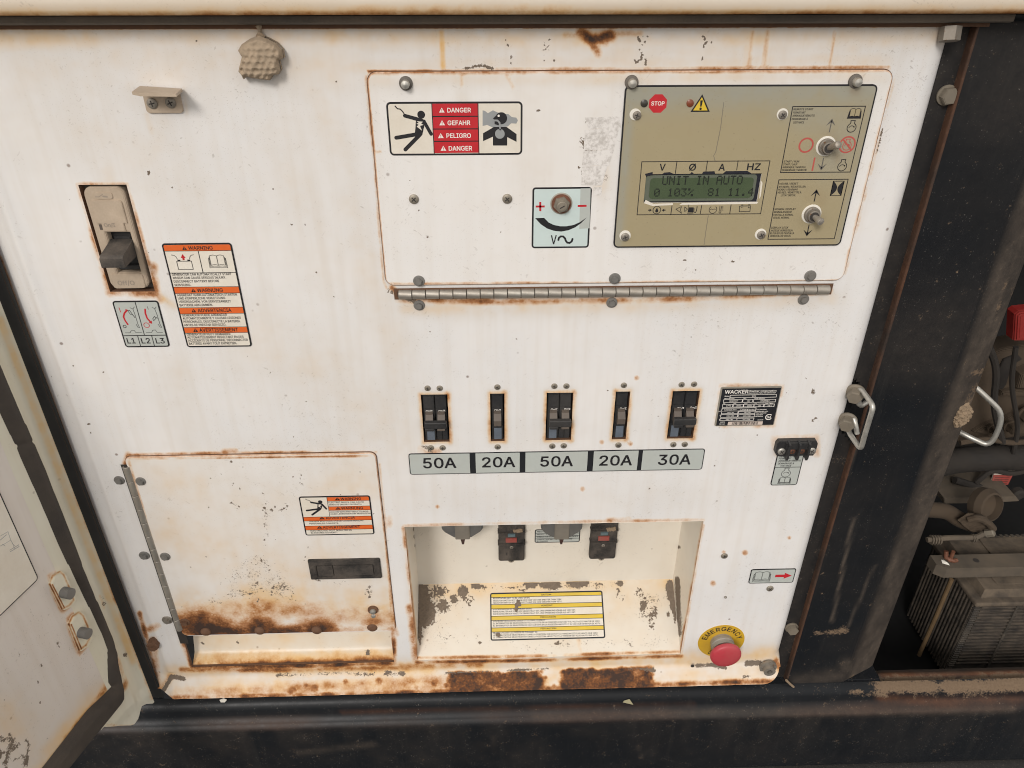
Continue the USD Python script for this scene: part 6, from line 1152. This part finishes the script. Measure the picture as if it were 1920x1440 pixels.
# ------------------------------------------------------------------ rod striker and its bolts
RSY = -.004
RSb = [at(*cO(335, 345), RSY - .006), at(*cO(215, 765), RSY - .006)]
RS = thing('rod_striker', at(*cO(440, 1150), -.05), 'bent silver rod striker held by two tan hex bolts beside the panel edge', 'door striker')
path = [at(*cO(510, 440), .002), at(*cO(440, 485), -.002), at(*cO(395, 455), -.004), at(*cO(405, 245), -.006), at(*cO(445, 245), -.012), at(*cO(540, 375), -.030), at(*cO(622, 495), -.045), at(*cO(560, 700), -.046), at(*cO(490, 930), -.046), at(*cO(432, 1145), -.046), at(*cO(330, 1000), -.024), at(*cO(240, 860), -.006), at(*cO(265, 660), .000), at(*cO(320, 668), -.006), at(*cO(352, 760), -.012), at(*cO(378, 905), -.016)]
part(RS, 'rod', tube(smooth_path(path, 7, .38), .0036, 12), 'galvanised')
for c_, n_ in ((cO(340, 340), (-.55, -1.0, -.08)), (cO(222, 762), (-.55, -1.0, -.08))):
    o = at(*c_, -.010); n_ = np.array(n_) / np.linalg.norm(n_); o = o - n_ * .010
    q = part(RS, 'hex_bolt', lathe(None, None, [(.0104, .003), (.0104, .0150), (.0092, .0172), (.0034, .0174)], 6, axis=n_, origin=o), 'bolt_tan', smooth=20); part(q, 'flange', lathe(None, None, [(.0134, 0), (.0134, .002), (.0112, .0042)], 22, axis=n_, origin=o), 'bolt_tan')
RL = thing('rod_loop', at(1850, 842, .08), 'bent silver rod loop sticking out behind the corner post', 'door striker')
part(RL, 'rod', tube(smooth_path([at(1800, 700, .10), at(1846, 741, .075), at(1883, 777, .06), at(1858, 838, .06), at(1818, 820, .075), at(1780, 800, .10)], 8, .42), .0042, 12), 'galvanised')

# ------------------------------------------------------------------ the open cabinet door at the left
OD = thing('cabinet_door', ODOOR.w(np.array([-.15, ODOOR.uv(*cR(560, 1060))[1]])), 'open white cabinet door at the left edge, lined with dark foam seal', 'cabinet door')
# seal line on the door plane
sealc = [cR(*p_) for p_ in [(-330, -1330), (-45, -400), (75, -80), (190, 0), (243, 150), (310, 320), (385, 480), (440, 600), (500, 720), (540, 800), (556, 880), (566, 980), (580, 1070)]]
outer = [(-160, 300), (-40, 592), (0, 685), (62, 827), (90, 895), (127, 990), (161, 1076), (187, 1140), (209, 1192), (218, 1220), (220, 1240), (226, 1268), (231, 1290), (231.4, 1306)]
inner = [(-210, 280), (-70, 612), (0, 777), (28, 838), (55, 900), (88, 975), (112, 1032), (140, 1090), (165, 1143), (188, 1192), (198, 1219), (200, 1245), (204, 1280), (209, 1288)]
botO = [cR(*p_) for p_ in [(617, 1090), (600, 1120), (340, 1440), (100, 1730)]]
botI = [cR(*p_) for p_ in [(558, 1035), (520, 1075), (440, 1150), (330, 1290), (230, 1420), (0, 1700)]]
U = lambda pts, h=0: [tuple(ODOOR.uv(*p_, h)) for p_ in pts]
seal_poly = Polygon(U(outer) + U(botO) + U(botI[::-1]) + U(inner[::-1])).buffer(0)
sv, sf_ = sheet(ODOOR, seal_poly, 0, .004); bd = np.array([seal_poly.exterior.distance(Point(*q_)) for q_ in np.c_[(sv - ODOOR.O) @ ODOOR.U, (sv - ODOOR.O) @ ODOOR.V]])
sv = sv + ODOOR.N * (np.sqrt(np.clip(bd / .014, 0, 1)) * .012 - .001 + .0016 * (meshkit.fbm(sv * 30, 3) - .5))[:, None]
px = proj(sv); dcr = np.abs((px[:, 1] - 833) + (px[:, 0] - 45) * .25); sv = sv - ODOOR.N * (.003 * np.exp(-(dcr / 3.0) ** 2))[:, None]
part(OD, 'foam_seal', (sv, sf_), 'seal_rubber', smooth=True)
pan_poly = Polygon(U(inner) + U(botI) + [(-1.2, U(botI)[-1][1]), (-1.2, U(inner)[0][1])]).buffer(.006)
pv2, pf2 = sheet(ODOOR, pan_poly.intersection(sbox(-.62, .1, .1, 1.15)), -.002, .005, lambda v: -.002 + .0015 * (meshkit.fbm(np.c_[v * 4, v[:, :1] * 0], 2) - .5))
W = Wear(pv2); W.line(2, inner, 16, .45).line(2, botI, 30, .6).line(0, [cR(*p_) for p_ in [(555, 1000), (450, 1150), (330, 1290), (240, 1430)]], 7, .40).line(2, [(0, 1330), (60, 1400)], 60, .4).line(0, [cR(*p_) for p_ in [(480, 850), (525, 930)]], 8, .16)
W.ring(0, [cR(*p_) for p_ in [(248, 480), (300, 455), (345, 520), (370, 600), (312, 655), (262, 560)]], 5, .42).ring(0, [cR(*p_) for p_ in [(345, 690), (395, 655), (440, 730), (450, 800), (395, 865), (352, 760)]], 5, .46)
for a in ([(130, 590), (165, 680)], [(185, 540), (215, 580)], [(50, 740), (100, 880)], [(10, 820), (25, 850)], [(270, 790), (300, 840)]): W.line(1, [cR(*p_) for p_ in a], 1.5, .52, .5)
W.spots(1, [(*cR(205, 930), 4), (*cR(190, 1012), 4), (*cR(30, 1100), 3)], .9); W.spots(1, [(rng.normal(22, 16), rng.normal(1412, 22), rng.uniform(3, 8)) for _ in range(36)], .72); W.spots(1, [(rng.uniform(0, 190), rng.uniform(960, 1400), rng.uniform(.8, 1.6)) for _ in range(40)], .85)
part(OD, 'inner_panel', (pv2, pf2), 'inner_door_paint', wear=W.w)
# cream outer flange of the door
FA, FB = np.array([-.6170, -.004]), np.array([-.6290, -.030])
CRM = Plane((FA[0], FA[1], 0), (FA[0] - FB[0], FA[1] - FB[1], 0), (0, 0, 1)); wl = np.hypot(*(FA - FB))
cg = [CRM.uv(*p_) for p_ in [cR(776, 1110), cR(772, 1118), cR(735, 1122), cR(712, 1132), cR(700, 1160), cR(688, 1195), cR(670, 1220), cR(650, 1226), cR(510, 1230)]]
ez = np.array(cg); lowz = cg[-1][1]
ulo = ez[:, 0].min() - .006
cpoly = Polygon([(0, 1.42), (ulo, 1.42), (ulo, lowz)] + [tuple(q_) for q_ in cg[::-1]] + [(0, cg[0][1])]).buffer(0)
cv, cf = sheet(CRM, cpoly, 0, .004, lambda v: -.0075 * np.clip(np.sin(np.clip(-v[:, 0] / wl, 0, 1.2) * math.pi), -1, 1) * (np.clip((v[:, 1] - .30) / .03, .25, 1)))
W = Wear(cv); W.line(0, [(0, 575), (100, 830), (200, 1085), (285, 1310)], 3.5, .34).line(2, [(0, 600), (62, 760), (150, 985), (250, 1240)], 9, .75).line(0, [cR(*p_) for p_ in [(585, 900), (630, 1010), (618, 1040)]], 6, .5).spots(1, [(*cR(623, 876), 5), (*cR(512, 590), 4), (*cR(520, 620), 5)], .8).line(0, [cR(*p_) for p_ in [(500, 580), (520, 640)]], 4, .25).line(2, [(60, 740), (160, 990), (245, 1230)], 8, .35).line(0, [(190, 1360), (250, 1360)], 3, .3)  # yellow lines down the middle paint in the shading of the hollow
part(OD, 'cream_flange', (cv, cf), 'cream_paint', wear=W.w, label='cream painted hinge flange of the cabinet door')
for pc, stp in (([(248, 520), (262, 480), (300, 458), (318, 475), (345, 535), (368, 600), (345, 628), (310, 645)], (335, 565)), ([(343, 720), (362, 680), (395, 660), (415, 680), (440, 735), (448, 790), (430, 825), (395, 850)], (422, 765))):
    g_ = Polygon(U([cR(*p_) for p_ in pc])).buffer(.001)
    bm_ = rough(slab(ODOOR, g_, -.002, .0055, .0015), .001, 120, .0025); Wb = Wear(bm_[0]); e0, e1 = cR(*pc[0]), cR(*pc[-1]); e2, e3 = cR(pc[0][0] + 14, pc[0][1] + 4), cR(pc[-1][0] + 12, pc[-1][1] - 6)
    Wb.line(0, [e0, e1], 2.0, .75).line(0, [e2, e3], 1.6, .62).ring(0, [cR(*p_) for p_ in pc], 2.5, .42).blob(0, cR(*stp), 9, 9, .30)
    q = part(OD, 'hinge_bracket', bm_, 'cream_paint', label='rusty hinge bracket', wear=Wb.w)
    o = ODOOR.w(np.array([*ODOOR.uv(*cR(*stp), .012), .004])); ax = at(*cR(stp[0] + 12, stp[1] + 4), 0) * 0 + ODOOR.N
    part(q, 'threaded_stud', lathe(None, None, [(.0085 * (1 if k % 2 else .92), .0012 * k) for k in range(14)] + [(.006, .0165)], 14, axis=ax, origin=o), 'bolt_gray')
SD = thing('wiring_diagram', ODOOR.w(np.array([-.2, ODOOR.uv(*cR(190, 490))[1]])), 'pale wiring diagram sticker with a dark outline on the open cabinet door', 'sticker')
k0, k1, kc, kb = ODOOR.uv(*cR(0, 75)), ODOOR.uv(*cR(188, 470)), ODOOR.uv(*cR(190, 492)), ODOOR.uv(*cR(0, 685)); xr_ = (k0[0] + k1[0]) / 2; zb_ = (kc[1] + kb[1]) / 2
wd = rect(-.60, zb_, xr_, min(zb_ + .55, 1.1), .006); part(SD, 'border', slab(ODOOR, wd, -.0012, .0003), 'ink', smooth=False); d = Decal(SD, ODOOR, .0003); d.fill('face', 'sticker_cream', wd.buffer(-.0017), 1, True)
for pts in ([(0, 280), (38, 258), (52, 300), (20, 320), (0, 330)], [(52, 300), (66, 325), (70, 345)], [(10, 320), (24, 330)], [(60, 318), (74, 330)]): d.line([cR(*p_) for p_ in pts], .0006, 2, 'ink_gray')
for a, b_, y in ((48, 92, 350), (50, 94, 358), (0, 30, 300)): d.line([cR(a, y), cR(b_, y - 26)], .0009, 2, 'ink_gray')
d.done()

# ------------------------------------------------------------------ engine bay
bx0 = at(1832, 1130, .13); BY = .13
BT = thing('battery', (bx0[0] + .10, BY + .09, .10), 'black ribbed battery with a sandy lid under a metal hold-down bar', 'battery')
zc = bx0[2]; xL_, xR_, yF, yB = bx0[0], bx0[0] + .26, BY, BY + .175; zb0 = .12
part(BT, 'case', boxm((xL_ + .003, yF + .003, zb0), (xR_, yB, zc - .004), .002), 'battery_case')
nr = 18
ribs = []
for i in range(nr):
    z = zc - .016 - i * .0098
    part(BT, 'rib', boxm((xL_ + .014, yF - .0005, z - .0021), (xR_ - .004, yF + .006, z + .0021), .0012), 'battery_rib')
for i in range(17):
    y = yF + .008 + i * .0098; part(BT, 'rib', boxm((xL_ - .0005, y - .0021, zb0), (xL_ + .006, y + .0021, zc - .012), .0012), 'battery_rib')
part(BT, 'corner_grip', [boxm((xL_ + .0015, yF + .0005, zb0), (xL_ + .012, yF + .012, zc - .010), .003)] + [boxm((xL_ - .0002, yF - .0012, zc - .02 - i * .0062 - .0014), (xL_ + .012, yF + .010, zc - .02 - i * .0062 + .0014), .0010) for i in range(28)], 'battery_case')
for f_ in (.33, .68): x = xL_ + (xR_ - xL_) * f_; part(BT, 'divider', boxm((x - .0025, yF - .0012, zb0), (x + .0025, yF + .005, zc - .012)), 'battery_case')
part(BT, 'rim', boxm((xL_ - .003, yF - .003, zc - .011), (xR_, yB + .002, zc), .0035), 'battery_top')
lid0 = zc - .001
part(BT, 'lid', hullm([(x, y, z) for x, y, z in [(xL_ + .014, yF + .012, lid0), (xR_, yF + .012, lid0), (xL_ + .014, yB - .004, lid0), (xR_, yB - .004, lid0), (xL_ + .020, yF + .018, lid0 + .018), (xR_, yF + .018, lid0 + .018), (xL_ + .020, yB - .008, lid0 + .018), (xR_, yB - .008, lid0 + .018)]]), 'battery_top', smooth=15)
zl = lid0 + .018
part(BT, 'lid_panel', slab(Plane((0, 0, zl), (1, 0, 0), (0, 1, 0)), rect(xL_ + .050, yF + .030, xR_, yF + .085, .008), 0, .002, .001), 'battery_top'); part(BT, 'lid_panel', slab(Plane((0, 0, zl), (1, 0, 0), (0, 1, 0)), rect(xL_ + .085, yF + .100, xR_, yB - .015, .008), 0, .002, .001), 'battery_top')
part(BT, 'vent', [slab(Plane((0, 0, zl), (1, 0, 0), (0, 1, 0)), rect(xL_ + .10 + i * .012, yB - .012, xL_ + .106 + i * .012, yB - .005), 0, .0015) for i in range(8)], 'battery_case')
# hold-down bar and J bolt
zbar = zl + .006; hb0 = at(1779, 1066, yF + .045); HBx = at(1766, 1045, yF + .05)[0]
HDn = thing('hold_down_bar', (HBx + .1, yF + .065, zbar), 'dusty metal hold-down bar across the battery, rusty hook at its end', 'hold-down bar')
yb0, yb1 = yF + .045, yF + .082
part(HDn, 'bar', hullm([(x, y, z) for x, y in ((HBx, yb1), (HBx, yb0 + .012), (HBx + .016, yb0), (HBx + .35, yb0), (HBx + .35, yb1)) for z in (zbar, zbar + .026)]), 'dusty_metal', smooth=15)
part(HDn, 'bar_hole', lathe(Plane((0, 0, zbar + .026), (1, 0, 0), (0, 1, 0)), (HBx + .085, yb0 + .02), [(.006, .0002), (.001, .0003)], 14), 'dark_slot')
jb = (HBx + .027, yb0 + .020)
part(HDn, 'hook_rod', tube([(jb[0] + .002, jb[1] - .026, zbar + .002), (jb[0] - .001, jb[1] - .03, zbar - .10), (jb[0] - .003, jb[1] - .03, zbar - .22)], .0042, 10), 'rod_brown')
part(HDn, 'hook_nut', [rough(tube(smooth_path([(jb[0] - .004, jb[1] + .008, zbar + .045), (jb[0] - .004, jb[1] + .004, zbar + .032), (jb[0] + .006, jb[1] - .004, zbar + .030), (jb[0] + .016, jb[1] - .004, zbar + .032)], 6), .0042, 9), .003, 200, .003), tube([(jb[0] + .004, jb[1], zbar + .024), (jb[0] + .004, jb[1], zbar + .052)], .0036, 10)], 'copper_rust')
part(HDn, 'white_corrosion', rough(hullm([(jb[0] + dx, jb[1] + dy, zbar + .026 + h) for dx, dy, h in ((-.014, -.006, 0), (-.002, -.012, 0), (-.006, .004, 0), (-.012, .002, .002), (-.005, -.006, .003))]), .002, 300, .002), 'washer_white')
# cable, clamp and terminal cap
zt2 = zl + .010
Yc = yF + .125
CB = thing('battery_cable', at(1860, 985, Yc), 'dusty brown battery cable and clamp with a cupped terminal cap', 'battery cable')
part(CB, 'cable', tube(smooth_path([at(1735, 955, Yc), at(1775, 958, Yc), at(1800, 975, Yc - .01), at(1830, 985, Yc - .02)], 8), .016, 12), 'engine_tan')
part(CB, 'clamp', [rough(hullm([at(x, y, Yc - .02 - dy) for x, y in ((1795, 975), (1815, 962), (1850, 968), (1862, 985), (1850, 1000), (1818, 995)) for dy in (0, .02)]), .008, 90, .004), rough(tube(smooth_path([at(1815, 975, Yc - .045), at(1835, 970, Yc - .05), at(1855, 982, Yc - .05), at(1862, 992, Yc - .05)], 6), .007, 9), .002, 120, .004)], 'engine_tan')
capc = at(1842, 945, Yc); CPn = Plane(capc, (1, .2, .1), (-.1, .3, 1.0))
part(CB, 'terminal_cap', lathe(None, None, [(.034, -.006), (.036, .010), (.030, .022), (.026, .024), (.024, .010), (.010, .002)], 18, axis=(.25, -.75, .30), origin=capc), 'engine_tan')
part(CB, 'clamp_bolt', lathe(None, None, [(.008, 0), (.008, .014), (.006, .016)], 6, axis=(.6, -.5, .6), origin=at(1848, 1000, Yc - .05)), 'bolt_tan')
part(CB, 'thin_wire', [tube(smooth_path([at(1738, 1012, Yc - .06), at(1780, 1008, Yc - .06), at(1830, 1008, Yc - .06), at(1845, 1000, Yc - .06)], 6), .0055, 9)] + [tube([at(1745 + k * 5, 1012, Yc - .06), at(1747.5 + k * 5, 1012, Yc - .06)], .0095, 10) for k in range(4)] + [tube([at(1822 + k * 4, 1009, Yc - .06), at(1824 + k * 4, 1009, Yc - .06)], .0085, 10) for k in range(2)], 'dusty_metal')
# engine pieces further in
Ye = .46
EB = thing('engine_block', at(1880, 760, Ye), 'dusty tan engine block with hex bolts, in the dark bay', 'engine')
def eslab(pts, h, mat, nm, Y=Ye, b=.006): P_e = YP(Y); part(EB, nm, slab(P_e, poly_px(P_e, pts), -.05, h, b, 3), mat)
eslab([(1800, 690), (1880, 655), (1960, 640), (1960, 905), (1790, 830)], .0, 'engine_tan', 'casting')
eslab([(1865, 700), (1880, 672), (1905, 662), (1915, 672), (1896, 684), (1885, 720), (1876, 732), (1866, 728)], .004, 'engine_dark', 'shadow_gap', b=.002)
eslab([(1893, 715), (1900, 690), (1935, 676), (1950, 716)], .030, 'engine_tan', 'cover')
eslab([(1872, 728), (1960, 720), (1960, 738), (1868, 736)], .016, 'engine_tan', 'flange')
eslab([(1820, 805), (1845, 790), (1880, 780), (1960, 730), (1960, 755), (1885, 800), (1850, 812)], .012, 'engine_tan', 'flange')
eslab([(1770, 830), (1960, 815), (1960, 850), (1760, 850)], .02, 'engine_dark', 'bracket')
for x, y, rp in ((1893, 798, 10), (1860, 802, 8), (1925, 775, 15)):
    P_e = YP(Ye - .03); u = P_e.uv(x, y); r = abs(P_e.uv(x + rp, y)[0] - u[0]); part(EB, 'hex_bolt', [lathe(P_e, u, [(r * 1.2, 0), (r * 1.2, .004), (r, .005)], 18), slab(P_e, Polygon([(u[0] + r * math.cos(t), u[1] + r * math.sin(t)) for t in np.arange(6) * math.pi / 3 + .3]), .002, .02, .003)], 'engine_tan')
for pts_, r_, m_ in (([(1830, 905), (1860, 880), (1900, 890), (1960, 870)], .006, 'engine_dark'), ([(1790, 900), (1840, 915), (1890, 930), (1960, 915)], .008, 'engine_dark'), ([(1850, 640), (1870, 690), (1862, 760), (1880, 830)], .007, 'engine_dark'), ([(1905, 650), (1895, 720), (1910, 800), (1900, 850)], .005, 'engine_dark'), ([(1800, 830), (1850, 822), (1900, 832), (1960, 822)], .006, 'engine_tan')):
    part(EB, 'wire', tube(smooth_path([at(x, y, .385) for x, y in pts_], 7, .4), r_, 8), m_)
single('engine_hose', rough(tube(smooth_path([at(1720, 880, .40), at(1800, 862, .40), at(1870, 858, .40), at(1960, 858, .40)], 8), .027, 16), .003, 40, .012), 'engine_dark', 'thick dusty hose crossing the engine bay above the battery', 'hose')
RP_ = YP(.36); single('red_filter', slab(RP_, poly_px(RP_, [(1906, 592), (1914, 586), (1970, 580), (1970, 640), (1903, 641)]), -.03, .0, .008, 3), 'red_paint', 'bright red housing at the right edge of the engine bay', 'filter housing')
WP_ = YP(.40); WL = thing('red_label', at(1888, 908, .40), 'small faded red and white label deep in the engine bay', 'sticker')
lp = [cP(505, 1285), cP(655, 1278), cP(600, 1395), cP(470, 1400)]; g_ = poly_px(WP_, lp); part(WL, 'face', slab(WP_, g_, -.004, .0), 'label_white', smooth=False); d = Decal(WL, WP_, 0.0); d.fill('red_block', 'gfci_red', poly_px(WP_, [cP(492, 1322), cP(638, 1320), cP(600, 1395), cP(470, 1400)]), 1, True)
d.line([cP(520, 1305), cP(606, 1303)], .004, 1, 'gfci_red', 'printed_line'); [d.line([cP(505 - k * 7, 1340 + k * 16), cP(610 - k * 7, 1338 + k * 16)], .0015, 2, 'pin_brown', 'printed_line') for k in range(4)]; d.done()
FT = thing('fuse_tray', at(1850, 940, .36), 'flat dusty tray edge behind the battery terminals', 'tray'); P_t = YP(.345); part(FT, 'tray', slab(P_t, poly_px(P_t, [(1770, 934), (1905, 931), (1912, 940), (1860, 943), (1770, 945)]), -.1, 0, .002), 'dusty_metal')
for x, y in ((1838, 930), (1905, 922)): P_t2 = YP(.37); part(FT, 'grey_cap', lathe(P_t2, P_t2.uv(x, y), [(.014, 0), (.014, .012), (.008, .016)], 14), 'engine_dark')
print('prims', sum(1 for _ in stage.Traverse()))
